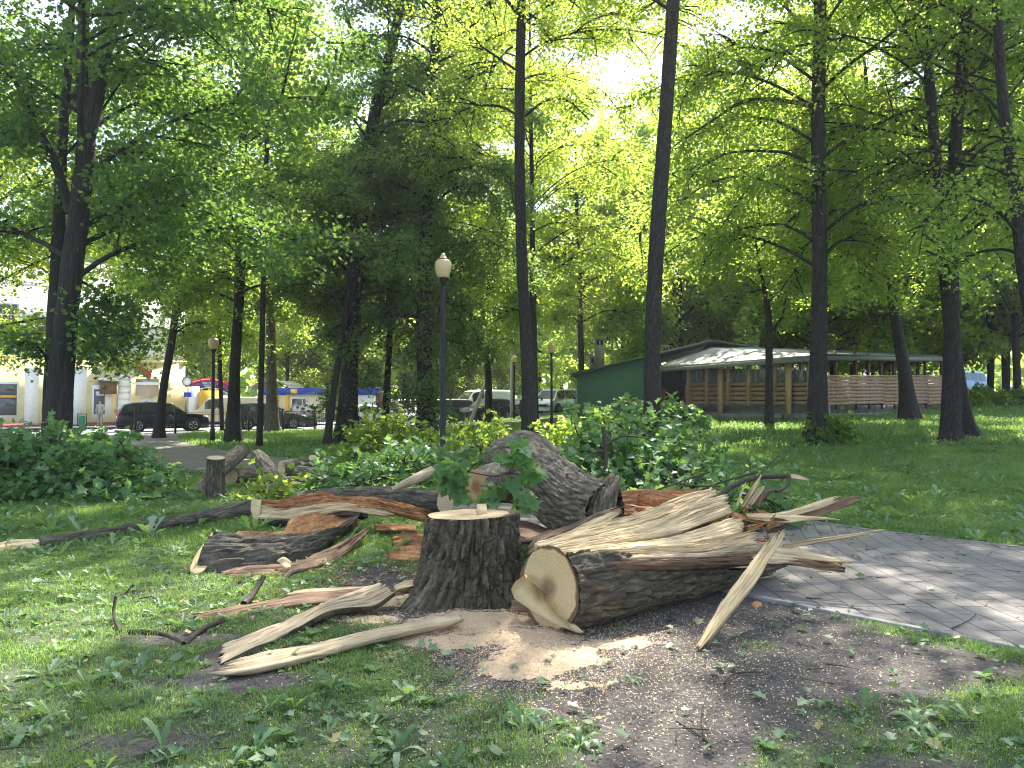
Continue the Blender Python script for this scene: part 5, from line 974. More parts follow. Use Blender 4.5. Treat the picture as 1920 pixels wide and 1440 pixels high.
heap('branch_heap', 'large heap of leafy branches right of the crooked log', 1.75, 11.8, 1.5, 1.4, 0.92, 44, 7600, 0.12, 206, tall=0.5)
heap('branch_heap', 'darker spreading heap of twigs behind the splintered log end', 2.4, 10.3, 1.5, 0.8, 0.50, 26, 3600, 0.10, 207)
heap('branch_heap', 'heap of green branches lying against the green wall', 4.9, 29, 2.4, 1.4, 1.15, 20, 4600, 0.22, 208)
heap('branch_heap', 'sunlit low branches on the lawn right of the slim centre trunk', 1.6, 19.0, 1.7, 1.0, 0.7, 14, 2400, 0.15, 209, lm=M_LEAF_LIME_LIT, tall=0.3)
heap('branch_heap', 'scattered leafy twigs around the short logs on the left lawn', -3.7, 12.9, 0.9, 0.7, 0.22, 9, 520, 0.12, 210, lm=M_LEAF_LIME_LIT, tall=0.2)
heap('bush', 'small dark bush at the foot of the lichen-spotted trunk', 9.55, 22.6, 0.55, 0.4, 0.75, 8, 900, 0.13, 211, lm=M_LEAF)
heap('bush', 'yellow-green low shrub at the right edge of the far lawn', 27.5, 43, 3.0, 1.2, 1.0, 10, 2200, 0.25, 212, tpl=T_OVAL, lm=M_LEAF_LIME_LIT)
# the leafy shoot hanging over the stump
root = empty('leafy_shoot', P(930, 890, 7.6), 'leafy oak-like shoot hanging in front of the crooked log above the stump', 'leafy branches')
ch = [[(868, 882, 7.5, .006), (905, 890, 7.5, .008), (935, 893, 7.5, .008), (955, 886, 7.5, .007)], [(955, 886, 7.5, .008), (995, 898, 7.55, .009), (1035, 935, 7.7, .011)], [(935, 893, 7.5, .004), (928, 918, 7.45, .003)], [(978, 895, 7.5, .004), (979, 925, 7.45, .003)], [(955, 886, 7.5, .005), (965, 868, 7.45, .004), (970, 850, 7.45, .003)], [(1000, 900, 7.5, .004), (1000, 915, 7.4, .003), (985, 925, 7.4, .003)], [(868, 882, 7.5, .005), (840, 895, 7.5, .004), (822, 905, 7.5, .003)]]
V, F, B = branch_arrays([(np.array([P(*p[:3]) for p in c_]), c_[0][3], c_[-1][3]) for c_ in ch], 6); mk('stem', V, [F], M_TWIG, root, BCA(B), True)
lp = []
for (u0, v0, n_, su, sv) in [(845, 890, 16, 20, 12), (830, 905, 8, 12, 12), (865, 915, 8, 14, 10), (972, 848, 7, 12, 8), (945, 868, 5, 10, 7), (930, 925, 8, 14, 10), (915, 940, 5, 12, 6), (985, 940, 9, 14, 10), (990, 955, 4, 8, 6), (1000, 890, 7, 12, 8), (960, 910, 4, 8, 8), (985, 868, 4, 10, 8), (870, 935, 4, 10, 8)]:
    for _ in range(int(n_ * 1.7)): lp.append(P(u0 + rng.normal(0, su * .55), v0 + rng.normal(0, sv * .55) - 8, 7.45 + rng.normal(0, 0.07)))
lp = np.array(lp); N = len(lp)
leaf_mesh('leaves', T_MAPLE, lp, rng.normal(0, 0.5, (N, 3)) + np.array([0, -0.7, 0.55]), rng.normal(0, 0.5, (N, 3)) - UP * 1.0, 0.10 + 0.07 * rng.random(N), M_LEAF_CUT, root)
# arching thin twig right of the heap
twigs('bent_sapling', 'thin arching twig with a few leaves left of the lichen-spotted trunk', [[(1400, 925, 10.5, .012), (1440, 872, 11.2, .010), (1485, 835, 12, .007), (1515, 790, 12.5, .004)]])
# bigger dandelion plants standing out of the near lawn
def weed(u, v, label, n_, size, tl=0.9, tpl=T_DAND, seed=0):
    c = G(u, v); c[2] = float(ground(c[0], c[1])); r_ = np.random.default_rng(seed); a = np.arange(n_) * 2.4 + r_.random() * 6; out_ = np.c_[np.cos(a), np.sin(a), 0 * a]; el = (0.3 + tl * r_.random(n_))[:, None]
    root = empty('weed_plant', c, label, 'weed', 'large weeds in the near lawn')
    # long strap leaves bent outwards
    V = []; F4 = []; k = 0
    for i in range(n_):
        L = size * (0.6 + 0.5 * r_.random()); w0 = L * 0.13 * (0.8 + 0.5 * r_.random()); d = norm(out_[i] + UP * el[i] * 2); p = c.copy(); sdv = np.array([-out_[i][1], out_[i][0], 0]); m_ = 12
        for s in range(m_ + 1):
            f = s / m_; ww = w0 * (0.12 + 0.95 * math.sin(math.pi * min(1, f * 0.92)) ** 0.8 * (0.35 + 0.65 * f)) * (1 if s % 2 else 0.72) * (1 if s < m_ else 0.05)
            V += [p - sdv * ww + UP * ww * .25, p, p + sdv * ww + UP * ww * .25]; d = norm(d - UP * 0.11 - UP * 0.05 * s * (1 - tl * 0.6)); p = p + d * L / m_
            if s: b = k + s * 3; F4 += [(b - 3, b - 2, b + 1, b), (b - 2, b - 1, b + 2, b + 1)]
        k += (m_ + 1) * 3
    mk('leaf_rosette', np.array(V), [np.array(F4)], M_WEED, root, {'rnd': ('FACE', 'FLOAT', np.repeat(r_.random(n_), 24))})
weed(305, 1400, 'tallest upright dandelion leaf clump, lower left', 4, 0.22, 1.6, seed=1)
weed(620, 1290, 'leggy dandelion in the lawn below the nearest narrow plank', 5, 0.24, 1.4, seed=2)
weed(985, 1345, 'dandelion clump in the lawn below the sawdust', 6, 0.19, 1.1, seed=3)
weed(1090, 1395, 'broad-leaved weed at the edge of the dark soil, bottom centre', 7, 0.15, 0.9, seed=4)
weed(480, 1405, 'dandelion with two arching pale leaves, bottom left of centre', 6, 0.18, 1.2, seed=5)
weed(1720, 1370, 'sprawling dandelion clump in the lower right grass', 9, 0.22, 0.8, seed=6)
weed(60, 1385, 'wide dandelion at the bottom left corner', 8, 0.20, 1.0, seed=7)
weed(530, 1165, 'single upright green leaf in front of the grey-brown plank', 3, 0.14, 1.5, seed=8)
weed(1185, 1275, 'low weed on the chip-strewn soil right of the sawdust', 6, 0.10, 0.7, seed=9)
weed(200, 1270, 'dandelion on the bare patch at the left', 6, 0.18, 1.1, seed=10)
weed(1545, 1330, 'small weed in the middle of the lower right grass', 6, 0.13, 0.9, seed=11)
weed(745, 1410, 'long-leaved dandelion at the bottom edge left of centre', 6, 0.2, 1.2, seed=12)

# ------------------------------------------------------------------ buildings
def line_u(a, b, u):
    """point on the ground line a-b seen in pixel column u -> (xy, depth)"""
    a = np.array(a[:2], float); b = np.array(b[:2], float); k = (u - 960) / FPX; d = b - a
    t = (k * a[1] - a[0]) / (d[0] - k * d[1]); q = a + d * t; return q, q[1]
def zv(v, d): return float(P(960, v, d)[2])
M_YEL = plain('yellow_render', (0.78, 0.66, 0.36), 0.9, var=0.06, scale=2)
M_WALLW = plain('white_render', (0.84, 0.84, 0.82), 0.9, var=0.06, scale=2)
M_ROOFG = plain('grey_slate_roof', (0.30, 0.29, 0.28), 0.8, var=0.2, scale=4)
M_ORANGE = plain('orange_band', (0.75, 0.38, 0.06), 0.6); M_RED = plain('red_paint', (0.55, 0.03, 0.05), 0.5); M_BLUE = plain('blue_paint', (0.02, 0.06, 0.42), 0.5)
M_GRN = plain('green_bin', (0.03, 0.22, 0.10), 0.6); M_AMBER = plain('amber_wall', (0.72, 0.42, 0.05), 0.8, var=0.06)
bo = 13.9; tA, tB = -26.0, 6.1
a0, b0 = SP(tA, bo), SP(tB, bo); bldA = (a0[0], a0[1]); bldB = (b0[0], b0[1])
root = empty('yellow_building', SP(-2, bo), 'two-storey yellow and white building with grey roof across the street', 'building')
def sbox(name, t0, t1, z0, z1, o0, o1, mat, parent, bevel=0):
    mb = MB(); q = [SP(t0, o0), SP(t1, o0), SP(t1, o1), SP(t0, o1)]
    mb.hexa([(p[0], p[1], z0) for p in q] + [(p[0], p[1], z1) for p in q]); return mb.build(name, mat, parent, bevel=bevel)
sbox('lower_wall', tA, tB, -0.2, 4.45, bo, bo + 9, M_YEL, root)
sbox('upper_wall', tA, tB - 0.05, 4.65, 9.1, bo + 0.03, bo + 9, M_WALLW, root)
sbox('cornice', tA, tB + 0.1, 4.45, 4.65, bo - 0.12, bo + 9, M_YEL, root)
sbox('eaves', tA, tB + 0.25, 9.1, 9.25, bo - 0.4, bo + 9.4, M_WALLW, root)
mb = MB()
n_ = 150
for k in range(n_):      # corrugated slate sheets
    t0 = tA + (tB + 0.3 - tA) * k / n_; t1 = tA + (tB + 0.3 - tA) * (k + 1) / n_; h = 0.05 * (k % 2)
    p = [SP(t0, bo - 0.5), SP(t1, bo - 0.5), SP(t1, bo + 4.5), SP(t0, bo + 4.5)]
    mb.add([(p[0][0], p[0][1], 9.26 + h), (p[1][0], p[1][1], 9.31 - h), (p[2][0], p[2][1], 11.75 - h), (p[3][0], p[3][1], 11.7 + h)], [(0, 1, 2, 3)])
p = [SP(tA, bo + 4.5), SP(tB + .3, bo + 4.5), SP(tB + .3, bo + 9.5), SP(tA, bo + 9.5)]
mb.add([(p[0][0], p[0][1], 11.7), (p[1][0], p[1][1], 11.7), (p[2][0], p[2][1], 9.26), (p[3][0], p[3][1], 9.26)], [(0, 1, 2, 3)])
mb.build('roof', M_ROOFG, root)
sbox('skirting', tA, tB + 0.02, -0.1, 0.35, bo - 0.05, bo, plain('red_skirting', (0.32, 0.10, 0.09), 0.8), root)
def fu(u):
    q, d = line_u(bldA, bldB, u); t = (q - ST0) @ SD; return t, d
def fbox(name, u0, v0, u1, v1, proud, mat, parent, inset=0.0):
    ta, da = fu(u0); tb, db = fu(u1); dm = (da + db) / 2
    return sbox(name, ta, tb, zv(v1, dm), zv(v0, dm), bo - proud, bo + 0.02 - inset, mat, parent)
M_PILW = plain('white_pilaster', (0.84, 0.82, 0.78), 0.9, var=0.08)
for (u0, u1) in ((46, 72), (128, 162)): fbox('pilaster', u0, 690, u1, 796, 0.08, M_PILW, root)
for k in range(8): fbox('quoin', 221, 700 + k * 12.3, 244, 700 + k * 12.3 + 11.2, 0.12, M_PILW, root)
fbox('quoin_backing', 221, 698, 244, 797, 0.07, M_YEL, root)
def win(u0, v0, u1, v1, bars=(0.5,), hb=(0.35,), cur=False):
    f = fbox('window', u0, v0, u1, v1, 0.05, M_WHITE, root); w_, h_ = u1 - u0, v1 - v0
    xs_ = [0.06] + list(bars) + [0.94]; ys_ = [0.05] + list(hb) + [0.93]
    for i in range(len(xs_) - 1):
        for j in range(len(ys_) - 1):
            fbox('pane', u0 + w_ * xs_[i] + 0.6, v0 + h_ * ys_[j] + 0.6, u0 + w_ * xs_[i + 1] - 0.6, v0 + h_ * ys_[j + 1] - 0.6, 0.056, M_GLASSB, f)
win(-14, 716, 35, 784, (), (0.42,)); fbox('window_band', -10, 741, 32, 746, 0.065, M_ORANGE, root)
win(-60, 716, -25, 784, (0.5,), (0.42,)); win(-14, 568, 33, 612, (0.35, 0.68), (0.5,)); win(-62, 568, -28, 612); win(176, 616, 204, 642); win(60, 600, 90, 630); win(240, 618, 268, 640)
fbox('window', 172, 722, 208, 783, 0.05, M_WHITE, root); fbox('cash_machine', 176, 730, 196, 776, 0.12, plain('grey_panel', (0.10, 0.11, 0.12), 0.5), root); fbox('cash_machine_screen', 179, 734, 194, 742, 0.125, plain('light_sign', (0.6, 0.65, 0.68), 0.5), root)
fbox('shop_sign', 186, 711, 217, 739, 0.35, plain('brown_sign', (0.16, 0.09, 0.06), 0.5), root); fbox('canopy', 184, 709, 219, 714, 0.7, M_WHITE, root)
fbox('roller_shutter', 254, 710, 296, 742, 0.25, plain('beige_shutter', (0.42, 0.36, 0.29), 0.7, var=0.1), root); fbox('canopy', 253, 716, 298, 722, 0.55, M_WHITE, root)
fbox('door', 263, 744, 287, 796, 0.05, M_WHITE, root); fbox('door_sign', 272, 752, 277, 762, 0.06, plain('green_mark', (0.08, 0.2, 0.12), 0.6), root)
fbox('drainpipe', 243.6, 600, 245, 795, 0.2, M_WHITE, root); fbox('basement_vent', 214, 768, 220, 774, 0.02, plain('beige_vent', (0.4, 0.33, 0.22), 0.8), root)
tx, dx = fu(152); sb_ = SP(tx, bo - 0.5)
b_ = empty('litter_bin', sb_, 'small green bin in a frame by the white wall', 'bin'); mb = MB(); mb.box(sb_ + [0, 0, 0.55], (0.36, 0.3, 0.5), ST_ANG); mb.build('bin_box', M_GRN, b_, bevel=0.02)
mb = MB(); dxy = np.array([*SD, 0]) * 0.26
for s in (-1, 1): mb.bar(sb_ + dxy * s + [0, 0, 0], sb_ + dxy * s + [0, 0, 0.95], 0.02)
mb.bar(sb_ - dxy + [0, 0, 0.93], sb_ + dxy + [0, 0, 0.93], 0.02); mb.build('bin_frame', M_BLACK, b_)
# flag
tx, dx = fu(243); pf = SP(tx, bo - 0.15); pf[2] = zv(712, dx); pt = pf + np.array([*(-SN * 1.0 + SD * 0.1), 1.15]); fl_ = empty('flag', pf * [1, 1, 0] + [0, 0, pf[2]], 'red and green striped flag on a white pole fixed to the pilaster', 'flag')
mb = MB(); mb.bar(pf, pt, 0.025); mb.build('flagpole', M_WHITE, fl_)
for nm, mt, q0, q1 in (('red_stripe', M_RED, 0.0, 0.66), ('green_stripe', M_GRN, 0.66, 1.0)):
    mb = MB(); 
    for k in range(8):
        f0, f1 = k / 8, (k + 1) / 8
        def cp_(f, q): b = pt + (pf - pt) * 0.42 * q; return b + np.array([*(SD * 1.05 * f), -0.75 * f - 0.05 * math.sin(f * 7)]) + np.array([*SN, 0]) * 0.06 * math.sin(f * 9)
        mb.hexa([cp_(f0, q0), cp_(f1, q0), cp_(f1, q1), cp_(f0, q1)] + [p_ + np.array([*SN, 0]) * 0.01 for p_ in (cp_(f0, q0), cp_(f1, q0), cp_(f1, q1), cp_(f0, q1))])
    mb.build(nm, mt, fl_)
# annex at the right end of the building
q, d = P(336, 757, 57)[:2], 57
root = empty('yellow_annex', (q[0], q[1], 0), 'narrow amber-yellow annex at the right end of the yellow building', 'building')
sbox('wall', 7.0, 8.3, -0.1, zv(733, 57), 13.2, 17, M_AMBER, root); sbox('white_wall', 8.3, 9.1, -0.1, zv(742, 57), 13.4, 17, plain('lilac_white', (0.62, 0.60, 0.70), 0.8), root); sbox('trim', 6.4, 7.0, -0.1, zv(726, 57), 13.6, 17, M_WALLW, root)
mb = MB(); p_ = P(352, 738, 57); mb.poly([p_, p_ + [1.1, 0, -0.35], p_ + [1.1, 0, -0.42], p_ + [0, 0, -0.5]], [0.4, 1.4, 0]); mb.build('awning', M_WHITE, root)
# sign post with round and blue signs
def text_mesh(name, body, pos, size, mat, parent, rz=0.0, roll=0.0, ext_=0.01, align='CENTER', rx=math.pi / 2, outline=False):
    cu = bpy.data.curves.new(name, 'FONT'); cu.body = body; cu.size = size; cu.extrude = ext_; cu.align_x = align; cu.align_y = 'CENTER'
    if outline: cu.fill_mode = 'NONE' if False else 'BOTH'
    ob = bpy.data.objects.new('tmp', cu); COL.objects.link(ob); dg = bpy.context.evaluated_depsgraph_get(); me = bpy.data.meshes.new_from_object(ob.evaluated_get(dg)); bpy.data.objects.remove(ob)
    M_ = Matrix.Translation(Vector(pos)) @ Euler((rx, 0, rz)).to_matrix().to_4x4() @ Matrix.Rotation(roll, 4, 'Z')
    if parent is not None: M_ = (Matrix.Translation(parent.location) @ Matrix.Rotation(parent.rotation_euler.z, 4, 'Z')).inverted() @ M_
    me.transform(M_); me.materials.clear(); me.materials.append(mat); o = bpy.data.objects.new(name, me); COL.objects.link(o)
    if parent is not None: o.parent = parent
    return o
sg = P(352, 790, 54); sg[2] = float(terrain(sg[0], sg[1])); root = empty('road_sign', sg, 'post with a round sign above a small blue sign beside the arch', 'road sign')
mb = MB(); mb.bar(sg, sg * [1, 1, 0] + [0, 0, zv(708, 54)], 0.04); mb.build('post', M_CONC, root)
c_ = P(351, 715, 53.9); mb = MB(); mb.bar(c_, c_ + [0, 0.03, 0], 0.33, 24); mb.build('round_plate', M_WHITE, root)
mb = MB()
for k in range(24):
    a, b = k / 24 * 6.283, (k + 1) / 24 * 6.283; mb.bar(c_ + np.array([math.cos(a) * .33, -0.02, math.sin(a) * .33]), c_ + np.array([math.cos(b) * .33, -0.02, math.sin(b) * .33]), 0.03, 6)
mb.build('sign_rim', M_BLACK, root)
c_ = P(352, 740, 53.9); mb = MB(); mb.box(c_, (0.52, 0.03, 0.34)); mb.build('blue_plate', M_BLUE, root)
# market arch
ac = P(391, 722, 62); az0 = float(terrain(ac[0], ac[1])); root = empty('market_arch', (ac[0], ac[1], az0), 'red and blue arched market sign on two posts', 'sign')
Rr = 3.6; cz = zv(708, 62) - Rr
def arc_band(r0, r1, a0, a1, y0, th_, n=20):
    mb = MB()
    for k in range(n):
        a, b = a0 + (a1 - a0) * k / n, a0 + (a1 - a0) * (k + 1) / n; q = []
        for y_ in (y0, y0 + th_):
            for (r, g) in ((r0, a), (r0, b), (r1, b), (r1, a)): q.append((ac[0] + r * math.sin(g), ac[1] + y_, cz + r * math.cos(g)))
        mb.hexa(q)
    return mb
arc_band(3.35, 3.6, -0.66, 0.66, 0, 0.1).build('red_band', M_RED, root); arc_band(2.82, 3.345, -0.66, 0.66, 0.02, 0.08).build('panel', M_BLUE, root); arc_band(2.75, 2.815, -0.66, 0.66, 0.0, 0.1).build('white_edge', M_WHITE, root)
for k in range(22):
    g = -0.36 + 0.72 * k / 21
    if k % 7 == 5: continue
    o = 3.47
    if k == 0: mbw = MB()
    mbw.box((ac[0] + o * math.sin(g), ac[1] - 0.01, cz + o * math.cos(g)), (0.085, 0.012, 0.07), 0, 0, g)
mbw.build('small_lettering', M_WHITE, root)
for ch_, g in zip('МИНИ', (-0.60, -0.49, -0.385, -0.275)): text_mesh('letter', ch_, (ac[0] + 3.08 * math.sin(g), ac[1] - 0.01, cz + 3.08 * math.cos(g)), 0.46, M_RED, root, roll=-g)
for ch_, g in zip('РЫНОК', (0.22, 0.325, 0.435, 0.54, 0.635)): text_mesh('letter', ch_, (ac[0] + 3.08 * math.sin(g), ac[1] - 0.01, cz + 3.08 * math.cos(g)), 0.46, M_RED, root, roll=-g)
text_mesh('opening_hours', '8.00-14.00', (ac[0] - 0.0, ac[1] - 0.01, cz + 3.17), 0.24, M_WHITE, root)
mb = MB()
for k in range(3): mb.box((ac[0], ac[1] - 0.005, cz + 3.0 - k * 0.07), (0.95 - 0.2 * k, 0.01, 0.03))
mb.build('small_lettering', M_WHITE, root)
for s in (-1, 1):
    mb = MB(); x_ = ac[0] + s * 2.12; mb.bar((x_, ac[1] + 0.05, az0), (x_, ac[1] + 0.05, cz + 2.95), 0.10, 10); mb.build('post', M_WHITE, root)
# kiosks
def box_w(mb, c, sx, sy, z0, z1, rz): mb.box((c[0], c[1], (z0 + z1) / 2), (sx, sy, z1 - z0), rz)
kc = P(561, 780, 62.5); kz = float(terrain(kc[0], kc[1])); root = empty('market_kiosk', (kc[0], kc[1], kz), 'yellow and white kiosk with a blue fascia and arched awning', 'kiosk', rz=0)
ka = math.radians(-12)
mb = MB(); box_w(mb, kc, 3.0, 2.6, kz, kz + 2.35, ka); mb.build('wall', plain('cream_panel', (0.62, 0.56, 0.42), 0.6, var=0.05), root)
mb = MB(); box_w(mb, kc, 3.2, 2.8, kz + 2.35, kz + 2.85, ka); mb.build('blue_fascia', M_BLUE, root)
ex, ey = np.array([math.cos(ka), math.sin(ka)]), np.array([-math.sin(ka), math.cos(ka)])
def kb(name, ox, w_, z0, z1, mat, proud=0.04):
    c_ = kc[:2] + ex * ox - ey * (1.3 + proud / 2); mb = MB(); box_w(mb, c_, w_, proud, kz + z0, kz + z1, ka); return mb.build(name, mat, root)
kb('yellow_panel', -0.35, 0.3, 0, 2.3, M_AMBER, 0.05); kb('window', 0.65, 1.35, 0.8, 2.1, M_WHITE, 0.05); kb('pane', 0.5, 0.85, 0.9, 2.0, M_GLASSB, 0.07); kb('pane', 1.13, 0.25, 0.9, 2.0, M_GLASSB, 0.07); kb('yellow_panel', -1.2, 0.2, 0, 2.3, M_AMBER, 0.05); kb('fascia_sign', 0.3, 0.5, 2.42, 2.78, plain('yellow_sign', (0.75, 0.58, 0.12), 0.6), 0.24)
mb = MB(); aw = kc[:2] + ex * -1.9
for k in range(8):
    a, b = k / 8 * math.pi, (k + 1) / 8 * math.pi
    q = []
    for y_ in (-1.3, 1.3):
        for (g, r) in ((a, 1.35), (b, 1.35), (b, 1.30), (a, 1.30)): p_ = aw + ex * (-math.cos(g) * r * 1.3) + ey * y_; q.append((p_[0], p_[1], kz + 2.75 + 0.75 * math.sin(g) * r / 1.35))
    mb.hexa(q)
mb.build('arched_awning', plain('cream_plastic', (0.68, 0.62, 0.52), 0.4), root)
mb = MB(); box_w(mb, aw + ex * 0.2, 2.2, 2.4, kz, kz + 2.2, ka); mb.build('side_booth', plain('pale_panel', (0.6, 0.57, 0.52), 0.6), root)
mb = MB(); box_w(mb, aw + ex * 0.2 - ey * 0.03, 2.4, 2.6, kz + 2.3, kz + 2.72, ka); mb.build('blue_fascia', M_BLUE, root)
kc2 = P(690, 780, 68); kz2 = float(terrain(kc2[0], kc2[1])); root = empty('market_kiosk', (kc2[0], kc2[1], kz2), 'white kiosk with a high blue top behind the thin dark trunk', 'kiosk')
mb = MB(); box_w(mb, kc2, 1.7, 2.4, kz2, zv(741, 68), 0); mb.build('wall', M_WHITE, root); mb = MB(); box_w(mb, kc2, 1.8, 2.5, zv(741, 68), zv(726, 68), 0); mb.build('blue_top', M_BLUE, root)
mb = MB(); box_w(mb, kc2 + [1.3, 0.1, 0], 0.8, 2, kz2, zv(735, 68), 0); mb.build('brown_stall', plain('brown_board', (0.14, 0.07, 0.05), 0.8), root)

# café: green annex and timber pavilion
M_GWALL = plain('green_render', (0.075, 0.17, 0.095), 0.9, var=0.06, scale=5, bump=0.15); M_ROOF_GREEN_SHADE = plain('green_and_shaded_roof', (0.10, 0.135, 0.12), 0.45, 0.3, var=0.15, scale=3)
M_TIMBER = plain('pale_timber', (0.55, 0.36, 0.19), 0.8, var=0.15, scale=8); M_BOARD = plain('stained_board', (0.38, 0.235, 0.14), 0.8, var=0.3, scale=9); M_CLAD = plain('weathered_cladding', (0.40, 0.27, 0.18), 0.85, var=0.3, scale=7)
M_DARKT = plain('dark_timber', (0.085, 0.04, 0.025), 0.7, var=0.2); M_VOID = plain('painted_dark_interior', (0.006, 0.008, 0.018), 0.9)  # near-black colour stands in for the unlit depth of openings
M_ROOF_LIT = plain('sunlit_roof_metal', (0.42, 0.42, 0.43), 0.4, 0.35, var=0.1, scale=12, bump=0.3)  # sunlight on the left pavilion slope is put into this paler colour
gl, gr_ = P(1082, 757, 38.0), P(1240, 757, 38.6); apx = P(1328, 640, 39.0)
root = empty('green_building', (gl[0], gl[1], 0.6), 'green rendered lean-to building with chimneys, left part of the café', 'building')
bk = np.array([1.5, 9.5, 0]); z0 = 0.3; ztl, ztr = zv(696, 38), zv(667, 38.6)
mb = MB(); mb.poly([(gl[0], gl[1], z0), (gr_[0], gr_[1], z0), (gr_[0], gr_[1], ztr), (gl[0], gl[1], ztl)], bk); mb.build('wall', M_GWALL, root)
rl = P(1071, 700, 37.7); rr_ = apx + np.array([0, -0.6, 0.06]); mb = MB(); mb.poly([rl, rr_, rr_ + [0, 0, -0.13], rl + [0, 0, -0.13]], bk * 1.1); mb.build('roof', M_ROOF_GREEN_SHADE, root)
mb = MB(); re_ = P(1535, 668, 42.5); mb.poly([rr_ + [0.01, 0, 0], re_, re_ + [0, 0, -0.13], rr_ + [0.01, 0, -0.13]], bk * 1.1); mb.build('roof', M_ROOF_GREEN_SHADE, root)
mb = MB(); mb.wall((gr_[0] + 0.02, gr_[1] + 0.4), (re_[0], re_[1] + 0.6), z0, zv(690, 40), 0.2); mb.build('back_wall', M_GWALL, root)
M_BRICK = plain('sooty_brick', (0.27, 0.23, 0.20), 0.95, var=0.3, scale=14, bump=0.5)
def chim(u, v0, v1, d, w_, cap=True):
    p_ = P(u, v1, d); zt = zv(v0, d); mb = MB(); mb.box((p_[0], p_[1], (p_[2] + zt) / 2), (w_, w_, zt - p_[2])); c_ = mb.build('chimney', M_BRICK, root)
    mb = MB(); 
    for s in (-0.22, 0.2): mb.box((p_[0] + s * w_, p_[1] - w_ / 2 - 0.003, zt - 0.2 * w_ - 0.12), (w_ * 0.25, 0.02, 0.24))
    mb.build('smoke_opening', M_VOID, c_)
    mb = MB(); mb.box((p_[0], p_[1], zt + 0.03), (w_ * 1.12, w_ * 1.12, 0.07)); mb.build('chimney_cap', M_CONC, c_)
chim(1124, 635, 690, 40, 0.48); chim(1112, 670, 694, 40.5, 0.28); chim(1247, 650, 668, 42, 0.38); chim(1415, 630, 652, 46, 0.42)
B_, A_, C_ = np.array([8.5, 37.8]), np.array([13.0, 31.7]), np.array([22.8, 40.7]); D_ = B_ + (C_ - A_)
root = empty('cafe_pavilion', (15, 37, 1.0), 'open timber café pavilion with slatted railings and a low hipped roof', 'building')
def zl(a, b, q): return float(np.linalg.norm(q - a) / np.linalg.norm(b - a))
def span(a, b, za, zb, q): f = zl(a, b, q); return za + (zb - za) * f
# plinth
zf = 1.54
for (p, q) in ((B_, A_), (A_, C_), (C_, D_), (D_, B_)):
    mb = MB(); mb.wall(q, p, 0.4, zf, -0.25); mb.build('plinth', M_CONC_D, root)
mb = MB(); mb.hexa([(*p, 1.2) for p in (B_, A_, C_, D_)] + [(*p, 1.5) for p in (B_, A_, C_, D_)]); mb.build('floor_slab', M_CONC_D, root)
n1 = norm(np.array([-(A_ - B_)[1], (A_ - B_)[0]])); n1 = -n1 if n1 @ A_ > 0 else n1
n2_ = norm(np.array([-(C_ - A_)[1], (C_ - A_)[0]])); n2_ = -n2_ if n2_ @ np.array([0, 1]) > 0 else n2_
st_ = MB(); sa, sb2 = B_ + n1 * 0.35, line_u(B_, A_, 1470)[0] + n1 * 0.35; st_.wall(sb2, sa, 0.5, 1.15, -0.34); st_.build('step', M_CONC_D, root)
# slatted railing on the left face, in bays
bays = [1291, 1326, 1366, 1404, 1452, 1480, 1518]
for k in range(len(bays) - 1):
    q0, d0 = line_u(B_, A_, bays[k] + 2.5); q1, d1 = line_u(B_, A_, bays[k + 1] - 2.5); mb = MB()
    for j in range(5):
        za = zv(718 + j * 8.6, d0); zb = zv(716.5 + j * 8.9, d1); mb.wall(q0 + n1 * 0.06, q1 + n1 * 0.06, za - 0.15, za, -0.03, zb - 0.16, zb)
    mb.build('railing_panel', M_BOARD, root)
    m_ = Mat('clear_film_%d' % k) if k == 0 else None
    if k == 0:
        m_.col((0.5, 0.52, 0.52)).set(0.15, 0, 0.6); tr = m_.n('ShaderNodeBsdfTransparent'); mx = m_.n('ShaderNodeMixShader'); nz = m_.noise(m_.mapv(m_.n('ShaderNodeTexCoord').outputs['Object'], (3, 3, 0.4)), 4, 3)
        m_.l(m_.ramp(nz, [(0.45, g3(0.12)), (0.62, g3(0.55))]), mx.inputs[0]); m_.l(tr.outputs[0], mx.inputs[1]); m_.l(m_.p.outputs[0], mx.inputs[2]); m_.l(mx.outputs[0], m_.out.inputs[0]); m_.bump(nz, 1.0, 0.05); M_FILM = m_.m
    mb = MB(); mb.wall(q0 - n1 * 0.02, q1 - n1 * 0.02, zv(718, d0) + 0.01, 3.40, -0.01, zv(716, d1) + 0.01, 3.58); mb.build('clear_sheet', M_FILM, root)
for k, u in enumerate(bays):
    q, d = line_u(B_, A_, u); mb = MB(); mb.box((*(q + n1 * 0.0), (zf + 3.45) / 2), (0.14, 0.14, 3.5 - zf), math.atan2(*(A_ - B_)[::-1])); mb.build('post', M_TIMBER, root)
for u in (1358, 1486):
    q, d = line_u(B_, A_, u); mb = MB(); mb.box((*(q + n1 * 0.28), 2.3), (0.2, 0.2, 2.3), math.atan2(*(A_ - B_)[::-1])); mb.build('porch_post', M_TIMBER, root)
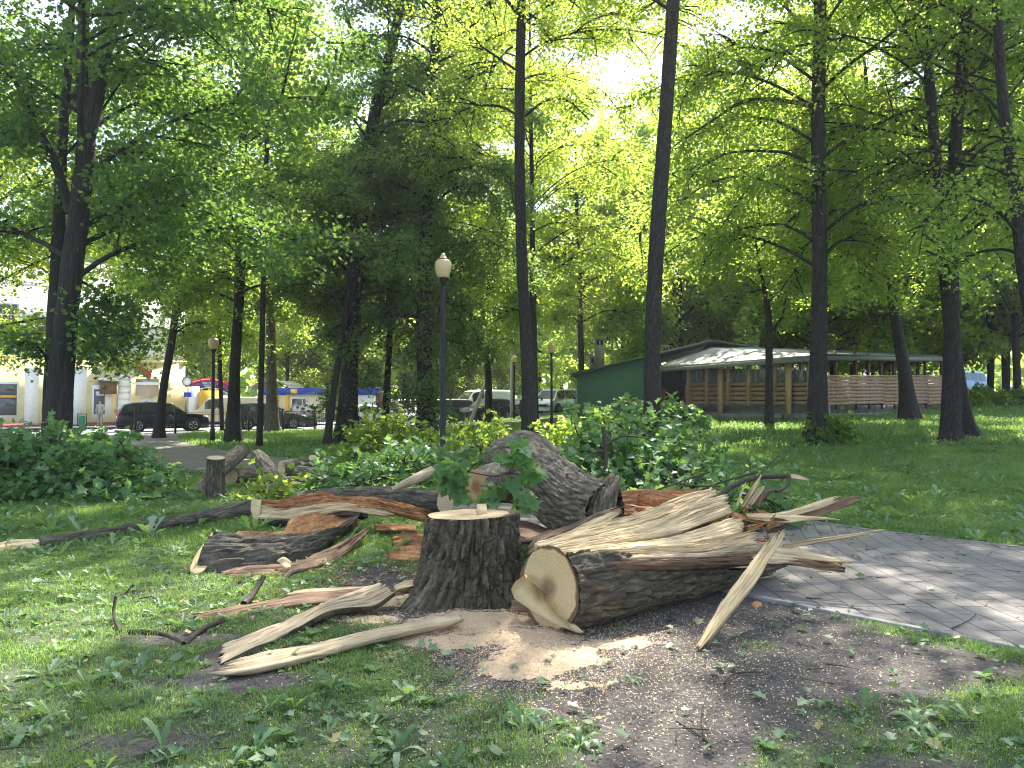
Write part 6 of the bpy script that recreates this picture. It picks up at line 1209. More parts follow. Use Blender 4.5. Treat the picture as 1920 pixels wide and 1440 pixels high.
# lapped cladding on the right face
cl = [1545, 1655, 1738, 1769]
for k in range(3):
    q0, d0 = line_u(A_, C_, cl[k]); q1, d1 = line_u(A_, C_, cl[k + 1]); mb = MB()
    for j in range(8):
        f = j / 8; za0 = zv(706, d0) + (zf - zv(706, d0)) * f; zb0 = zv(706, d1) + (1.62 - zv(706, d1)) * f; h0 = (zv(706, d0) - zf) / 8; h1 = (zv(706, d1) - 1.62) / 8
        pts = []
        for (q, zt, h) in ((q0, za0, h0), (q1, zb0, h1)):
            pts += [[*(q + n2_ * 0.05), zt - 0.012], [*(q + n2_ * 0.10), zt - h], [*(q - n2_ * 0.02), zt - h], [*(q - n2_ * 0.02), zt - 0.012]]
        mb.hexa([pts[0], pts[1], pts[2], pts[3], pts[4], pts[5], pts[6], pts[7]])
    mb.build('cladding_panel', M_CLAD, root)
    mb = MB(); mb.wall(q1 + n2_ * 0.14, q0 + n2_ * 0.14, zv(706, d1), zv(706, d1) + 0.05, -0.2, zv(706, d0), zv(706, d0) + 0.05); mb.build('rail_cap', M_TIMBER, root)
for u in (1545, 1566, 1604, 1628, 1652, 1676, 1702, 1735, 1766):
    q, d = line_u(A_, C_, u); mb = MB(); mb.box((*q, 2.6), (0.12, 0.12, 2.5), math.atan2(*(C_ - A_)[::-1])); mb.build('post', M_DARKT, root)
mb = MB(); mb.wall(C_, A_, 3.82, 3.98, 0.1, 3.5, 3.66); mb.build('top_beam', M_DARKT, root)
for k in range(7):
    q = D_ + (C_ - D_) * k / 6; mb = MB(); mb.box((*q, 2.6), (0.14, 0.14, 2.6)); mb.build('post', M_DARKT, root)
for k in range(8):
    q = B_ + (D_ - B_) * (k + 1) / 9; mb = MB(); mb.box((*q, 2.6), (0.14, 0.14, 2.6)); mb.build('post', M_DARKT, root)
mb = MB(); mb.wall(D_, B_, 1.5, 2.5, 0.05); mb.build('back_railing', M_BOARD, root); mb = MB(); mb.wall(C_, D_, 1.5, 2.6, 0.05); mb.build('back_railing', M_BOARD, root)
# roof planes: one metal, sunlit slope painted pale, shaded slopes painted dark green
Be, Ae, Ce = P(1232, 688, 37.2), P(1545, 664, 31.0), P(1772, 668, 40.6); R1 = P(1332, 649, 38.9); R2 = P(1500, 654, 40.2); R3 = P(1700, 661, 44)
def slab(name, pts, th_, mat):
    mb = MB(); mb.poly(pts, (0, 0, -th_)); return mb.build(name, mat, root)
slab('roof_slope', [Be, Ae, R2, R1], 0.06, M_ROOF_LIT); slab('roof_slope', [Ae + [0.01, 0, 0], Ce, R3, R2 + [0.01, 0, 0]], 0.06, M_ROOF_GREEN_SHADE); 
Df = np.array([D_[0], D_[1], 4.0]); slab('roof_slope', [R1 + [0, .02, 0], R2 + [0, .02, 0], R3 + [0, .02, 0], Df], 0.06, M_ROOF_GREEN_SHADE)
mb = MB()
for (a, b) in ((Be, Ae), (Ae, Ce)):
    mb.poly([a + [0, -0.03, -0.07], b + [0, -0.03, -0.07], b + [0, -0.03, -0.25], a + [0, -0.03, -0.25]], (0.02, 0.05, 0))
mb.build('fascia', plain('grey_fascia', (0.22, 0.22, 0.21), 0.7), root)
# dark entrance between the annex and the pavilion
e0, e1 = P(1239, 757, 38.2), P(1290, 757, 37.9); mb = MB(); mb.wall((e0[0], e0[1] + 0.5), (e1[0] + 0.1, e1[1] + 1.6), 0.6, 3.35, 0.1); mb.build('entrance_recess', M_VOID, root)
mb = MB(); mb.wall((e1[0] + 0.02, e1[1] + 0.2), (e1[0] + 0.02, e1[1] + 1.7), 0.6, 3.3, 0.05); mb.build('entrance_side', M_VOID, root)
mb = MB(); mb.hexa([(e0[0], e0[1], 0.9), (e1[0], e1[1], 0.9), (e1[0], e1[1] + 1.7, 0.9), (e0[0], e0[1] + .6, 0.9), (e0[0], e0[1], 1.0), (e1[0], e1[1], 1.0), (e1[0], e1[1] + 1.7, 1.0), (e0[0], e0[1] + .6, 1.0)]); mb.build('entrance_floor', M_CONC_D, root)
ep = P(1281, 742, 38.6); text_mesh('drink_lettering', 'Coca-Cola', ep, 0.34, plain('faint_lettering', (0.06, 0.05, 0.07), 0.6), root, roll=math.pi / 2)
mb = MB()
for k in range(3): mb.box((P(1240 + k * 3.4, 757, 37.6)[0], 37.6, 1.75), (0.075, 0.03, 1.25))
mb.build('picket_gate', plain('maroon_board', (0.13, 0.06, 0.06), 0.8), root)
for (u, v, d) in ((1469, 684, 36), (1668, 682, 38)):
    p_ = P(u, v, d); mb = MB(); mb.lathe(p_, [(0.02, 0.35), (0.03, 0.1), (0.2, 0.0), (0.22, -0.05), (0.05, -0.06)], 12); mb.build('hanging_lamp', M_DARKT, root)

# ------------------------------------------------------------------ lamps, fence, poles
m = Mat('cream_globe'); m.col((0.72, 0.60, 0.36)).set(0.25, 0, 0.5); m.p.inputs['Subsurface Weight'].default_value = 0.0
tb_ = m.n('ShaderNodeBsdfTranslucent'); tb_.inputs[0].default_value = (0.8, 0.68, 0.42, 1); mx = m.n('ShaderNodeMixShader'); mx.inputs[0].default_value = 0.35; m.l(m.p.outputs[0], mx.inputs[1]); m.l(tb_.outputs[0], mx.inputs[2]); m.l(mx.outputs[0], m.out.inputs[0]); M_GLOBE = m.m
def lamp(label, u, vt, d, gr=0.18, gh=0.42):
    p = P(u, vt, d); z0 = float(terrain(p[0], d)); root = empty('park_lamp', (p[0], d, z0), label, 'street lamp', 'park lamps with cream globes'); zt = p[2]; c = (p[0], d, 0)
    k = gr / 0.18; zb = zt - gh * 1.36
    mb = MB(); mb.lathe(c, [(0.085 * k, z0 - 0.1), (0.085 * k, z0 + 0.55), (0.062 * k, z0 + 0.62), (0.058 * k, zb - 0.22 * k), (0.05 * k, zb - 0.16 * k)], 14); mb.build('pole', M_BLACK, root, True)
    mb = MB(); mb.lathe(c, [(0.05 * k, zb - 0.17 * k), (0.06 * k, zb - 0.08 * k), (0.115 * k, zb - 0.01), (0.115 * k, zb + 0.012)], 18); mb.build('collar', M_BLACK, root, True)
    H_ = gh; mb = MB(); mb.lathe(c, [(0.11 * k, zb + 0.01), (0.135 * k, zb + H_ * 0.15), (0.17 * k, zb + H_ * 0.45), (0.182 * k, zb + H_ * 0.68), (0.17 * k, zb + H_ * 0.88), (0.13 * k, zb + H_ * 0.99), (0.11 * k, zb + H_ * 1.01)], 26); mb.build('globe', M_GLOBE, root, True)
    mb = MB(); mb.lathe(c, [(0.112 * k, zb + H_ * 1.0), (0.114 * k, zb + H_ * 1.035), (0.10 * k, zb + H_ * 1.045)], 24); mb.build('ring', M_BLACK, root, True)
    mb = MB(); mb.lathe(c, [(0.118 * k, zb + H_ * 1.045), (0.085 * k, zb + H_ * 1.10), (0.048 * k, zb + H_ * 1.22), (0.042 * k, zb + H_ * 1.32), (0.02 * k, zb + H_ * 1.37)], 20); mb.build('cap', M_GLOBE, root, True)
    return root
lamp('nearest park lamp, cream globe on a black pole at the centre', 831, 475, 17.0, 0.185, 0.41)
lamp('middle park lamp, cream globe on a black pole beside the paved path', 400.5, 627, 31.5, 0.21, 0.46)
lamp('small far park lamp seen through leaves just left of the slim centre trunk', 964, 664, 53, 0.20, 0.42)
lamp('park lamp pole hidden in leaves right of the slim centre trunk', 1034, 640, 36, 0.17, 0.40)
fr_ = empty('metal_fence', SP(0, 0), 'black metal railing fence between the lawn and the street', 'fence')
nsp = 17; tts = np.linspace(0, 33.5, nsp + 1)
for k, t in enumerate(tts):
    p = SP(t, 0); mb = MB(); mb.box(p + [0, 0, 0.62], (0.10, 0.10, 1.30), ST_ANG); mb.box(p + [0, 0, 1.29], (0.13, 0.13, 0.05), ST_ANG); mb.build('post', M_BLACK, fr_)
    if k == nsp: break
    q = SP(tts[k + 1], 0); mb = MB()
    for z_ in (0.16, 1.02, 1.14): mb.bar(p + [0, 0, z_], q + [0, 0, z_], 0.014, 4)
    for j in range(1, 14): f = j / 14; c_ = p + (q - p) * f; mb.bar(c_ + [0, 0, 0.14], c_ + [0, 0, 1.16], 0.009, 4)
    mb.build('railing', M_BLACK, fr_)
M_POLE = plain('pole_concrete', (0.40, 0.385, 0.35), 0.9, var=0.15)
p = P(960, 757, 57); z_ = float(terrain(p[0], 57)); root = empty('utility_pole', (p[0], 57, z_), 'pale concrete pole with a leaning strut behind the slim centre trunk', 'utility pole')
mb = MB(); mb.bar((p[0], 57, z_ - .2), (p[0], 57, zv(590, 57)), 0.15, 8, 0.10); mb.build('pole', M_POLE, root)
a = P(880, 784, 52.5); a[2] = float(terrain(a[0], a[1])); mb = MB(); mb.bar(a, P(952, 612, 56.5), 0.15, 8, 0.11); mb.build('strut', M_POLE, root)
pp = P(1148, 757, 56); zz_ = float(terrain(pp[0], 56)); root = empty('utility_pole', (pp[0], 56, zz_), 'pale concrete pole with a strut rising behind the green building', 'utility pole')
mb = MB(); mb.bar((pp[0], 56, zz_), (pp[0], 56, zv(608, 56)), 0.13, 8, 0.09); mb.build('pole', M_POLE, root); mb = MB(); mb.bar(P(1178, 700, 57), P(1151, 632, 56.2), 0.10, 8, 0.07); mb.build('strut', M_POLE, root)
mb = MB(); mb.bar(P(1143, 620, 56), P(1160, 620, 56), 0.03, 6); mb.build('crossarm', M_POLE, root)
def wire(name, label, a, b, sag, n=16, r=0.018):
    mb = MB(); a = np.array(a); b = np.array(b); pts = [a + (b - a) * f - np.array([0, 0, 4 * sag * f * (1 - f)]) for f in np.linspace(0, 1, n)]
    for i in range(n - 1): mb.bar(pts[i], pts[i + 1], r, 4)
    return tag(mb.build(name, M_POLE if 'pale' in label else M_BLACK, origin=tuple(a)), label, 'cable')
wire('power_cable', 'pale upper cable sagging between the two concrete poles', P(960, 606, 57), P(1148, 609, 56), 0.85)
wire('power_cable', 'pale lower cable sagging between the two concrete poles', P(960, 612, 57), P(1148, 620, 56), 0.95)
wire('power_cable', 'dark cable crossing in front of the upper storey of the yellow building', P(-40, 538, 44), P(70, 552, 47), 0.1)

# ------------------------------------------------------------------ cars
PROF = {
 'suv': [(-.5, .40, .42, .80), (-.487, .58, .62, .90), (-.47, .64, .74, .94), (-.42, .65, .91, .98), (-.34, .64, .975, 1), (-.20, .63, 1.0, 1), (-.02, .62, .99, 1), (.08, .61, .95, 1), (.15, .60, .82, 1), (.235, .595, .615, 1), (.34, .575, .595, .98), (.43, .53, .55, .94), (.485, .45, .47, .86), (.5, .36, .38, .80)],
 'sedan': [(-.5, .45, .47, .82), (-.49, .62, .64, .90), (-.44, .66, .68, .95), (-.34, .66, .70, .98), (-.26, .655, .84, 1), (-.17, .65, .97, 1), (-.05, .64, 1.0, 1), (.06, .63, .975, 1), (.14, .62, .82, 1), (.22, .61, .63, 1), (.34, .58, .60, .97), (.44, .52, .54, .92), (.487, .44, .46, .85), (.5, .36, .38, .78)],
 'van': [(-.5, .40, .60, .92), (-.495, .55, .92, .96), (-.485, .56, .98, .98), (-.40, .56, 1.0, 1), (-.1, .56, 1.0, 1), (.15, .56, .99, 1), (.24, .55, .95, 1), (.31, .54, .76, 1), (.385, .52, .55, .97), (.45, .46, .49, .93), (.49, .38, .40, .86), (.5, .30, .32, .82)],
}
def car(name, label, cat, pos, rz, L, Wd, Hh, kind, color, wins=None, gloss=0.25, metal=0.3, extra=None):
    root = empty(name, pos, label, cat, 'parked vehicles along the street', rz=rz)
    pr = np.array(PROF[kind]); body_m = plain(name + '_paint', color, gloss, metal, var=0.03)
    def st(x):  # interpolated section at x in [-.5,.5]
        zb = np.interp(x, pr[:, 0], pr[:, 1]) * Hh; zr = np.interp(x, pr[:, 0], pr[:, 2]) * Hh; hw = np.interp(x, pr[:, 0], pr[:, 3]) * Wd / 2
        k = np.clip((zr - zb) / (0.3 * Hh), 0, 1); ry = hw * (0.97 - 0.19 * k)
        return x * L, zb, zr, hw, ry
    def loc(p): return np.array(root.location) + np.array(Matrix.Rotation(rz, 3, 'Z')) @ np.array(p, float)
    xs_ = np.unique(np.r_[pr[:, 0], np.linspace(-.5, .5, 40)]); V = []; 
    for x in xs_:
        X, zb, zr, hw, ry = st(x); h = [(hw * 0.80, 0.17), (hw * 0.97, 0.24), (hw, 0.45), (hw * 0.995, zb * 0.85), (hw * 0.965, zb), (ry, zb + (zr - zb) * 0.93), (ry * 0.90, zr), (ry * 0.4, zr + 0.015)]
        V.append([(X, y, z) for y, z in h] + [(X, -y, z) for y, z in h[::-1]])
    V = np.array(V); n_, m_ = V.shape[:2]; W_ = np.array([loc(p) for p in V.reshape(-1, 3)])
    i = np.arange(n_ - 1)[:, None] * m_; j = np.arange(m_)[None, :]; j2 = (j + 1) % m_
    F = np.stack([i + j, i + j2, i + m_ + j2, i + m_ + j], -1).reshape(-1, 4)
    mk('body', W_, [F, np.array([list(range(m_))]), np.array([list(range((n_ - 1) * m_, n_ * m_))[::-1]])], body_m, root, smooth_=False)
    wins = wins or {'suv': [(-.40, -.27), (-.255, -.04), (-.025, .155)], 'sedan': [(-.27, -.11), (-.09, .14)], 'van': [(.06, .28)]}[kind]
    for (x0, x1) in wins:
        for s in (-1, 1):
            mb = MB(); n2c = 8; up_, lo_ = [], []
            for x in np.linspace(x0, x1, n2c):
                X, zb, zr, hw, ry = st(x); 
                for f, lst in ((0.10, lo_), (0.86, up_)):
                    f_ = f if zr - zb > 0.12 else 0.1
                    y = hw * 0.965 + (ry - hw * 0.965) * f_ / 0.93 + 0.008; lst.append(loc((X, s * y, zb + (zr - zb) * f_)))
            mb.add(lo_ + up_, [(k, k + 1, n2c + k + 1, n2c + k) for k in range(n2c - 1)]); mb.build('side_window', M_GLASS, root)
    for nm, (x0, x1) in (('windscreen', {'suv': (.085, .225), 'sedan': (.065, .215), 'van': (.245, .375)}[kind]), ('rear_window', {'suv': (-.465, -.40), 'sedan': (-.33, -.18), 'van': (-.4955, -.493)}[kind])):
        mb = MB(); V_ = []
        for x in np.linspace(x0, x1, 5):
            X, zb, zr, hw, ry = st(x); dx_ = 0.012 if nm == 'windscreen' else -0.012
            if kind == 'van' and nm == 'rear_window': X = -.5 * L - 0.004; zr = Hh * (0.62 + 0.26 * (x - x0) / (x1 - x0)); ry = Wd / 2 * 0.8; dx_ = 0
            V_ += [loc((X + dx_, -ry * 0.86, zr + 0.006)), loc((X + dx_, ry * 0.86, zr + 0.006))]
        mb.add(V_, [(k * 2, k * 2 + 1, k * 2 + 3, k * 2 + 2) for k in range(4)]); mb.build(nm, M_GLASS, root)
    rw = 0.165 * L / 2 * 0.9 if kind != 'van' else 0.34
    rw = min(0.37, max(0.31, rw))
    for sx in (-0.29, 0.315):
        for s in (-1, 1):
            X = sx * L; y = s * (Wd / 2 - 0.10)
            mb = MB(); mb.bar(loc((X, s * (Wd / 2 - 0.22), rw + 0.03)), loc((X, s * (Wd / 2 + 0.006), rw + 0.03)), rw * 1.17, 22); mb.build('wheel_arch', M_TYRE, root)
            mb = MB(); prf = [(rw * 0.62, -0.11), (rw * 0.93, -0.11), (rw, -0.07), (rw, 0.07), (rw * 0.93, 0.105), (rw * 0.64, 0.105)]
            V_ = []; n3 = 26
            for r, o_ in prf:
                for k in range(n3): g = k / n3 * 6.2832; V_.append(loc((X + r * math.cos(g), y + s * (o_ + 0.035), rw + r * math.sin(g))))
            Fq = [(a_ * n3 + k, a_ * n3 + (k + 1) % n3, (a_ + 1) * n3 + (k + 1) % n3, (a_ + 1) * n3 + k) for a_ in range(5) for k in range(n3)]
            tyre = mk('wheel', np.array(V_), [np.array(Fq)], M_TYRE, root, smooth_=True)
            mb = MB(); mb.bar(loc((X, y + s * 0.04, rw)), loc((X, y + s * 0.09, rw)), rw * 0.64, 22)
            h_ = mk('wheel_well', np.array(mb.v), [np.array(v_) for v_ in mb.f.values()], M_BLACK, root)
            mb = MB()
            for k in range(5):
                g = k / 5 * 6.2832 + 0.3
                for e in (-0.13, 0.13): mb.bar(loc((X + 0.05 * math.cos(g), y + s * 0.115, rw + 0.05 * math.sin(g))), loc((X + rw * .62 * math.cos(g + e), y + s * 0.115, rw + rw * .62 * math.sin(g + e))), 0.016, 5)
            for k in range(20):
                g0, g1 = k / 20 * 6.2832, (k + 1) / 20 * 6.2832; mb.bar(loc((X + rw * .64 * math.cos(g0), y + s * 0.125, rw + rw * .64 * math.sin(g0))), loc((X + rw * .64 * math.cos(g1), y + s * 0.125, rw + rw * .64 * math.sin(g1))), 0.018, 5)
            o = mk('rim', np.array(mb.v), [np.array(v_) for v_ in mb.f.values()], M_RIM, root)
    zh = {'suv': .50, 'sedan': .49, 'van': .42}[kind] * Hh
    for s in (-1, 1):
        mb = MB(); X, zb, zr, hw, ry = st(.485); c_ = [loc(q) for q in ((.495 * L, s * hw * .55, zh - .10), (.44 * L, s * hw * 1.05, zh - .06), (.43 * L, s * hw * 1.06, zh + .05), (.485 * L, s * hw * .6, zh + .03))]
        mb.poly(c_, np.array(loc((0.03, 0, 0))) - np.array(root.location)); mb.build('headlight', plain('headlight_glass', (0.6, 0.62, 0.65), 0.1), root)
        mb = MB(); zt_ = .55 * Hh; c_ = [loc(q) for q in ((-.503 * L, s * Wd * .30, zt_), (-.49 * L, s * Wd * .455, zt_), (-.485 * L, s * Wd * .46, zt_ + .14), (-.50 * L, s * Wd * .31, zt_ + .13))]
        mb.poly(c_, np.array(loc((-0.02, 0, 0))) - np.array(root.location)); mb.build('tail_light', plain('tail_light_red', (0.45, 0.01, 0.015), 0.2), root)
        X, zb, zr, hw, ry = st(.13); mb = MB(); mb.box(loc((.125 * L, s * (hw + .08), zb + .10)), (.12, .18, .13), rz); mb.build('mirror', body_m, root, bevel=0.02)
        if kind != 'van':
            for xh in (-.13, .06): X, zb, zr, hw, ry = st(xh); mb = MB(); mb.box(loc((X, s * (hw + .012), zb - .10)), (.16, .025, .03), rz); mb.build('door_handle', M_RIM, root)
        mb = MB(); mb.box(loc((0.0, s * (Wd / 2 * .985), .25)), (L * .44, .04, .12), rz); mb.build('sill', M_BLACK, root)
    mb = MB(); mb.box(loc((-.503 * L, 0, .50 * Hh)), (.02, .5, .11), rz); mb.build('number_plate', M_WHITE, root)
    mb = MB(); mb.box(loc((.502 * L, 0, .32 * Hh)), (.02, Wd * .5, .16), rz); mb.build('grille', M_BLACK, root)
    return root
def cpos(u, d): p = P(u, 757, d); return (p[0], d, float(terrain(p[0], d)) + 0.02)
car('parked_suv', 'black crossover with silver rims, nearest the left end of the fence', 'car', cpos(306, 44.3), ST_ANG - 0.12, 4.75, 1.88, 1.68, 'suv', (0.008, 0.008, 0.012), gloss=0.12, metal=0.1)
v_ = car('camper_van', 'beige van with a raised white roof behind the middle park lamp', 'van', cpos(424, 55), ST_ANG + math.pi - 0.3, 5.0, 2.0, 2.05, 'van', (0.50, 0.43, 0.28))
car('parked_suv', 'dark olive crossover with a pale roof behind the straight dark trunk', 'car', cpos(499, 48.3), ST_ANG - 0.1, 4.6, 1.86, 1.66, 'suv', (0.055, 0.06, 0.05), metal=0.5)
car('parked_sedan', 'dark grey sedan seen from behind in front of the kiosk', 'car', cpos(567, 54.5), math.pi / 2 + 0.30, 4.5, 1.8, 1.5, 'sedan', (0.06, 0.065, 0.075), metal=0.5)
car('parked_hatchback', 'white hatchback half hidden behind the thick dark trunk', 'car', cpos(690, 56), ST_ANG, 4.2, 1.8, 1.5, 'suv', (0.72, 0.73, 0.74))
car('minibus', 'white minibus seen from behind with red tail lights', 'van', cpos(772, 66), math.pi / 2 - 0.65, 4.9, 1.95, 1.95, 'van', (0.72, 0.71, 0.64), wins=[(-.44, -.2), (-.18, .04), (.06, .28)])
car('parked_sedan', 'white sedan parked behind the trunk wrapped in shoots', 'car', cpos(792, 57.5), ST_ANG + math.pi + 0.35, 4.6, 1.82, 1.45, 'sedan', (0.76, 0.76, 0.77))
car('dark_minivan', 'dark grey minivan just right of the nearest lamp pole', 'van', cpos(853, 63), ST_ANG + 0.1, 4.9, 1.9, 1.85, 'van', (0.03, 0.032, 0.036), wins=[(-.44, -.2), (-.18, .04), (.06, .28)])
car('cargo_van', 'white high-roofed van behind the dark crossover', 'van', cpos(903, 67), ST_ANG + math.pi, 5.6, 2.0, 2.5, 'van', (0.70, 0.74, 0.78))
car('parked_suv', 'dark blue crossover behind the fence and the leaning strut', 'car', cpos(913, 60), ST_ANG + math.pi + 0.18, 4.7, 1.88, 1.68, 'suv', (0.015, 0.017, 0.03), gloss=0.12)
car('parked_sedan', 'dark car half hidden just left of the slim centre trunk', 'car', cpos(982, 63), ST_ANG + math.pi, 4.4, 1.8, 1.45, 'sedan', (0.02, 0.022, 0.025))
car('minivan', 'silver-white minivan between the slim centre trunk and the green wall', 'van', cpos(1044, 58.5), ST_ANG + math.pi + 0.35, 4.8, 1.9, 1.8, 'van', (0.62, 0.66, 0.68), wins=[(-.44, -.2), (-.18, .04), (.06, .28)])
car('blue_bus', 'light blue bus glimpsed between trunks on the far right', 'bus', cpos(1815, 88), 0.5, 7.0, 2.3, 2.6, 'van', (0.16, 0.30, 0.52), wins=[(-.44, -.2), (-.18, .04), (.06, .28)])

# ------------------------------------------------------------------ people
M_SKIN = plain('skin', (0.55, 0.33, 0.24), 0.6, var=0.03)
def skinned(name, joints, edges, mat, parent):
    me = bpy.data.meshes.new(name); c = np.array(parent.location); me.from_pydata([tuple(np.array(j[:3]) - c) for j in joints], edges, [])
    o = bpy.data.objects.new(name, me); COL.objects.link(o); o.parent = parent; me.materials.append(mat); sk = o.modifiers.new('skin', 'SKIN'); me.skin_vertices or None
    for k, j in enumerate(joints): r = j[3]; me.skin_vertices[0].data[k].radius = (r, r if len(j) < 5 else j[4]); me.skin_vertices[0].data[k].use_root = (k == 0)
    s = o.modifiers.new('sub', 'SUBSURF'); s.levels = s.render_levels = 2; sk.use_smooth_shade = True
    return o
def person(label, c, jacket, trousers, hair, seated=False, face=-1):
    root = empty('person', c, label, 'person'); x, y, z = c; f = face; k = -0.45 if seated else 0
    def J(dx, dy, dz, *r): return (x + dx, y + f * dy * -1, z + dz + k, *r)
    hp = 0.92
    if seated: kn = [J(s * .11, -.42, .98, .07) for s in (-1, 1)]; ft = [J(s * .11, -.44, .52, .05) for s in (-1, 1)]; fe = [J(s * .11, -.56, .50, .04) for s in (-1, 1)]
    else: kn = [J(s * .10, -.02 * s, .50, .062) for s in (-1, 1)]; ft = [J(s * .11, .0, .09, .045) for s in (-1, 1)]; fe = [J(s * .12, -.14, .045, .038) for s in (-1, 1)]
    body = [J(0, 0, hp, .12, .10), J(0, 0, 1.15, .11, .085), J(0, 0, 1.34, .14, .09), J(0, .01, 1.45, .05), J(0, 0, 1.50, .05), J(0, -.01, 1.56, .078), J(0, 0, 1.64, .075)]
    ed = [(0, 1), (1, 2), (2, 3), (3, 4), (4, 5), (5, 6)]
    for i, s in enumerate((-1, 1)):
        b = len(body); body += [J(s * .17, 0, 1.37, .052), J(s * .24, .02, 1.10, .042), J(s * .19, -.12, .93, .032), J(s * .17, -.17, .88, .036), J(s * .16, -.21, .84, .02)]; ed += [(2, b), (b, b + 1), (b + 1, b + 2), (b + 2, b + 3), (b + 3, b + 4)]
        b = len(body); body += [J(s * .09, 0, .86, .085), kn[i], ft[i], fe[i]]; ed += [(0, b), (b, b + 1), (b + 1, b + 2), (b + 2, b + 3)]
    skinned('body', body, ed, M_SKIN, root)
    jk = [J(0, 0, .84, .175, .13), J(0, 0, 1.0, .17, .125), J(0, 0, 1.2, .155, .12), J(0, 0, 1.38, .16, .11), J(0, .01, 1.45, .075)]; je = [(0, 1), (1, 2), (2, 3), (3, 4)]
    for s in (-1, 1): b = len(jk); jk += [J(s * .18, 0, 1.37, .07), J(s * .25, .02, 1.10, .062), J(s * .20, -.11, .95, .05)]; je += [(3, b), (b, b + 1), (b + 1, b + 2)]
    skinned('jacket', jk, je, jacket, root)
    tr_ = [J(0, 0, .90, .14, .12)]; te = []
    for i, s in enumerate((-1, 1)): b = len(tr_); q = kn[i]; e = ft[i]; tr_ += [J(s * .09, 0, .82, .10), (*q[:3], .082), (e[0], e[1], e[2] + .03, .07)]; te += [(0, b), (b, b + 1), (b + 1, b + 2)]
    skinned('trousers', tr_, te, trousers, root)
    skinned('hair', [J(0, .03, 1.60, .082), J(0, .03, 1.67, .085), J(0, .04, 1.54, .06)], [(0, 1), (0, 2)], hair, root)
    for i in range(2):
        e = fe[i]; a = ft[i]; skinned('shoe', [(a[0], a[1], a[2] - .03, .052), (e[0], e[1], e[2], .045)], [(0, 1)], M_BLACK, root)
    mb = MB(); mb.lathe((x, y + f * .075, z + 1.585 + k), [(0.005, -0.02), (0.014, -0.015), (0.010, 0.01), (0.004, 0.03)], 8); mb.build('nose', M_SKIN, root)
m = Mat('checked_cloth'); oc = m.n('ShaderNodeTexCoord').outputs['Object']; ck = m.n('ShaderNodeTexBrick'); ck.inputs['Scale'].default_value = 9; ck.inputs['Color1'].default_value = (0.62, 0.61, 0.60, 1); ck.inputs['Color2'].default_value = (0.5, 0.5, 0.5, 1); ck.inputs['Mortar'].default_value = (0.18, 0.17, 0.17, 1); ck.inputs['Mortar Size'].default_value = 0.05
mpn = m.n('ShaderNodeMapping'); mpn.inputs['Rotation'].default_value = (math.pi / 2, 0, 0); m.l(oc, mpn.inputs[0]); m.l(mpn.outputs[0], ck.inputs['Vector']); m.col(ck.outputs['Color']).set(0.9)
pc = P(188, 757, 50.2); person('woman in a pale checked jacket and grey trousers standing by the yellow wall', (pc[0], 50.2, 0.14), m.m, plain('grey_trousers', (0.28, 0.27, 0.27), 0.9), plain('auburn_hair', (0.10, 0.03, 0.025), 0.7), face=-1)
pc = P(1901, 757, 76); pz = float(terrain(pc[0], 76)); person('person in a grey top seated on the far right lawn', (pc[0], 76, pz), plain('grey_top', (0.30, 0.31, 0.34), 0.9), plain('dark_trousers', (0.05, 0.05, 0.07), 0.9), plain('grey_hair', (0.35, 0.35, 0.34), 0.8), seated=True, face=1)
bb = empty('park_bench', (pc[0], 76, pz), 'plain bench under the person seated on the far right lawn', 'bench'); mb = MB(); mb.box((pc[0], 76, pz + .38), (1.6, .4, .06)); mb.build('seat', M_TIMBER, bb)
for s in (-1, 1): mb = MB(); mb.box((pc[0] + s * .6, 76, pz + .17), (.08, .34, .36)); mb.build('leg', M_CONC, bb)

twigs('dead_branch', 'dark forked branch standing up out of the large leafy heap', [[(1131, 800, 10.0, .03), (1134, 840, 10.0, .035), (1136, 875, 10.0, .035), (1105, 905, 9.9, .03), (1060, 925, 9.8, .02)], [(1136, 835, 10.0, .02), (1165, 818, 10.1, .015), (1215, 822, 10.2, .01)], [(1134, 845, 10.0, .015), (1110, 850, 9.9, .012), (1085, 875, 9.8, .01)]])
twigs('dead_branch', 'long dark branches lying over the low twigs behind the splintered log', [[(1215, 925, 8.9, .012), (1270, 905, 9.1, .016), (1330, 885, 9.3, .012)], [(1250, 900, 9.2, .01), (1290, 910, 9.0, .012), (1350, 912, 8.9, .012)], [(1290, 905, 9.0, .008), (1300, 870, 9.4, .008), (1290, 845, 9.8, .006)], [(1240, 870, 9.6, .006), (1262, 895, 9.2, .008)]])
twigs('dead_branch', 'dark branches lying across the heap against the green wall', [[(1105, 775, 26, .05), (1150, 765, 26, .05), (1200, 745, 26.5, .04)], [(1245, 780, 25.5, .03), (1290, 782, 25.5, .03)]])

# ------------------------------------------------------------------ haze volume added for bluish far fade and lens-like veil
hz_ = MB(); hz_.hexa([(-120, -12, -3), (140, -12, -3), (140, 150, -3), (-120, 150, -3), (-120, -12, 36), (140, -12, 36), (140, 150, 36), (-120, 150, 36)])
m = Mat('haze'); m.t.nodes.remove(m.p); pv = m.n('ShaderNodeVolumePrincipled'); pv.inputs['Color'].default_value = (0.86, 0.92, 1.0, 1); pv.inputs['Density'].default_value = 0.0005; pv.inputs['Anisotropy'].default_value = 0.35
m.l(pv.outputs[0], m.out.inputs['Volume']); tag(hz_.build('haze', m.m), 'thin haze added among the trees, lifting the dark foliage', 'haze', kind='stuff'); cy.volume_bounces = 0

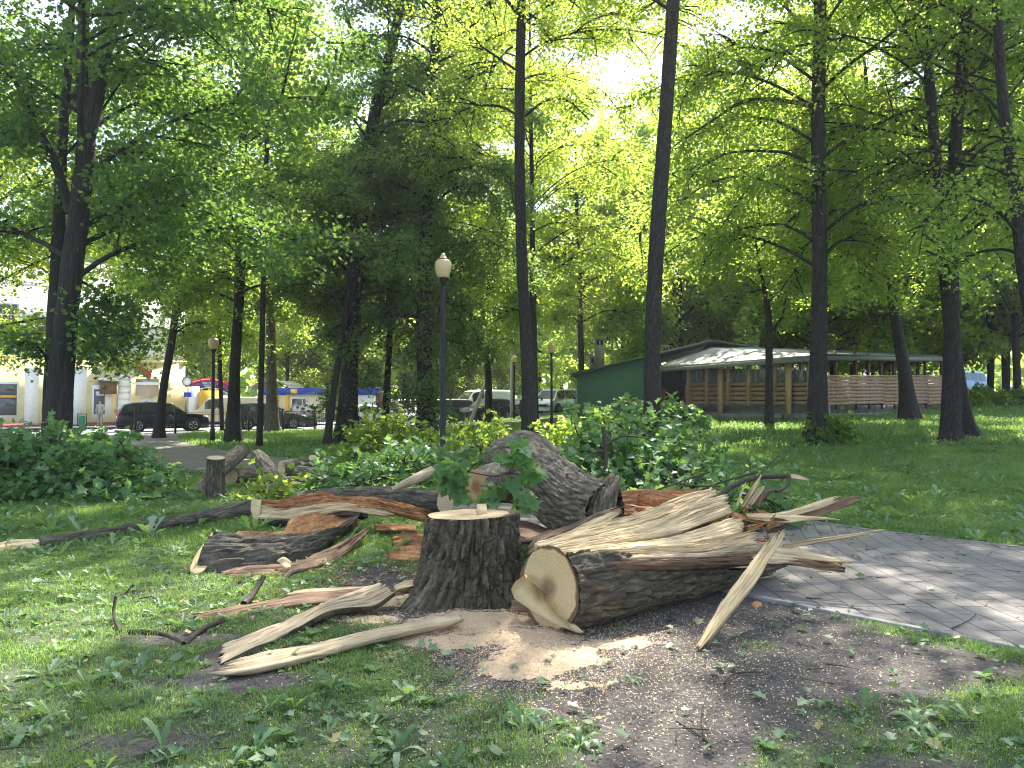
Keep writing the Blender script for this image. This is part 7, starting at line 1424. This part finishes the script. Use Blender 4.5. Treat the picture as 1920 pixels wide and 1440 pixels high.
# ------------------------------------------------------------------ soil crumbs and tiny sticks
x, y = frust(60000, 2.1, 8.5); k = (turf_density(x, y) < 0.35 * rng.random(len(x)) + 0.1) & (path_dist(x, y) > 0.02); x, y = x[k][:26000], y[k][:26000]; N = len(x); sz = 0.004 + 0.016 * rng.random(N) ** 5
T_CLOD = (np.array([(-.5, -.4, 0), (.5, -.45, 0), (.45, .5, 0), (-.4, .45, 0), (.05, 0, .55)]), [np.array([[0, 1, 4]]), np.array([[1, 2, 4]]), np.array([[2, 3, 4]]), np.array([[3, 0, 4]])])
V, Fs, _ = scatter(T_CLOD, np.c_[x, y, ground(x, y) - 0.001], UP + rng.normal(0, 0.3, (N, 3)), rng.normal(0, 1, (N, 3)), sz)
tag(mk('soil_crumbs', V, Fs, plain('soil_crumb', (0.075, 0.062, 0.05), 0.95, var=0.5, scale=9)), 'small crumbs and clods of dark soil', 'soil crumbs', kind='stuff')
lst = []
xx_, yy_ = frust(420, 2.3, 11)
for k in range(420):
    a = rng.random() * 6.28; l_ = 0.04 + 0.22 * rng.random() ** 2; z_ = float(ground(xx_[k], yy_[k])) + 0.014; p0_ = np.array([xx_[k], yy_[k], z_]); d_ = np.array([math.cos(a), math.sin(a), 0.05]); q_ = np.array([-math.sin(a), math.cos(a), 0]) * rng.normal(0, 0.12) * l_
    lst.append((np.array([p0_, p0_ + d_ * l_ * .5 + q_, p0_ + d_ * l_]), 0.0022 + 0.003 * rng.random(), 0.0012))
V, F, B = branch_arrays(lst, 4); tag(mk('twig_litter', V, [F], M_TWIG, None, BCA(B)), 'tiny broken twigs scattered over lawn, soil and path', 'twig litter', kind='stuff')

# bark crumbs and broken flakes in the trampled grass between the hollow log and the stump
N = 1500; x = rng.normal(-1.25, 0.75, N); y = rng.normal(7.0, 0.85, N); k = path_dist(x, y) > 0; x, y = x[k], y[k]
V, Fs, _ = flakes(x, y, 0.012 + 0.05 * rng.random(len(x)) ** 2.5, 0.022)
m = Mat('bark_flakes'); m.col(m.ramp(m.noise(m.n('ShaderNodeTexCoord').outputs['Object'], 9, 3), [(0.35, (0.09, 0.055, 0.035)), (0.5, (0.30, 0.16, 0.08)), (0.65, (0.52, 0.38, 0.24))])).set(0.9)
tag(mk('bark_flakes', V, Fs, m.m), 'brown and tan flakes of broken bark littering the grass left of the stump', 'bark flakes', kind='stuff')
piece('rotten_chunk', 'brown slab of rotten wood lying behind the stump under the leafy shoot', [(930, 985, 8.1), (970, 975, 8.3), (1010, 985, 8.2), (1040, 1000, 7.9)], [(940, 1010, 7.4), (975, 1015, 7.2), (1010, 1012, 7.2), (1035, 1010, 7.4)], 0.06, M_WOOD_BROWN, ns=20, nt=40, rough=0.025, seed=141, fib=0.5)
piece('rotten_chunk', 'small reddish piece of rotten wood between the arched log and the stump', [(700, 985, 9.4), (740, 980, 9.5), (785, 984, 9.4)], [(705, 994, 9.2), (740, 994, 9.2), (782, 994, 9.2)], 0.05, M_WOOD_ROT, ns=12, nt=30, rough=0.02, seed=142)
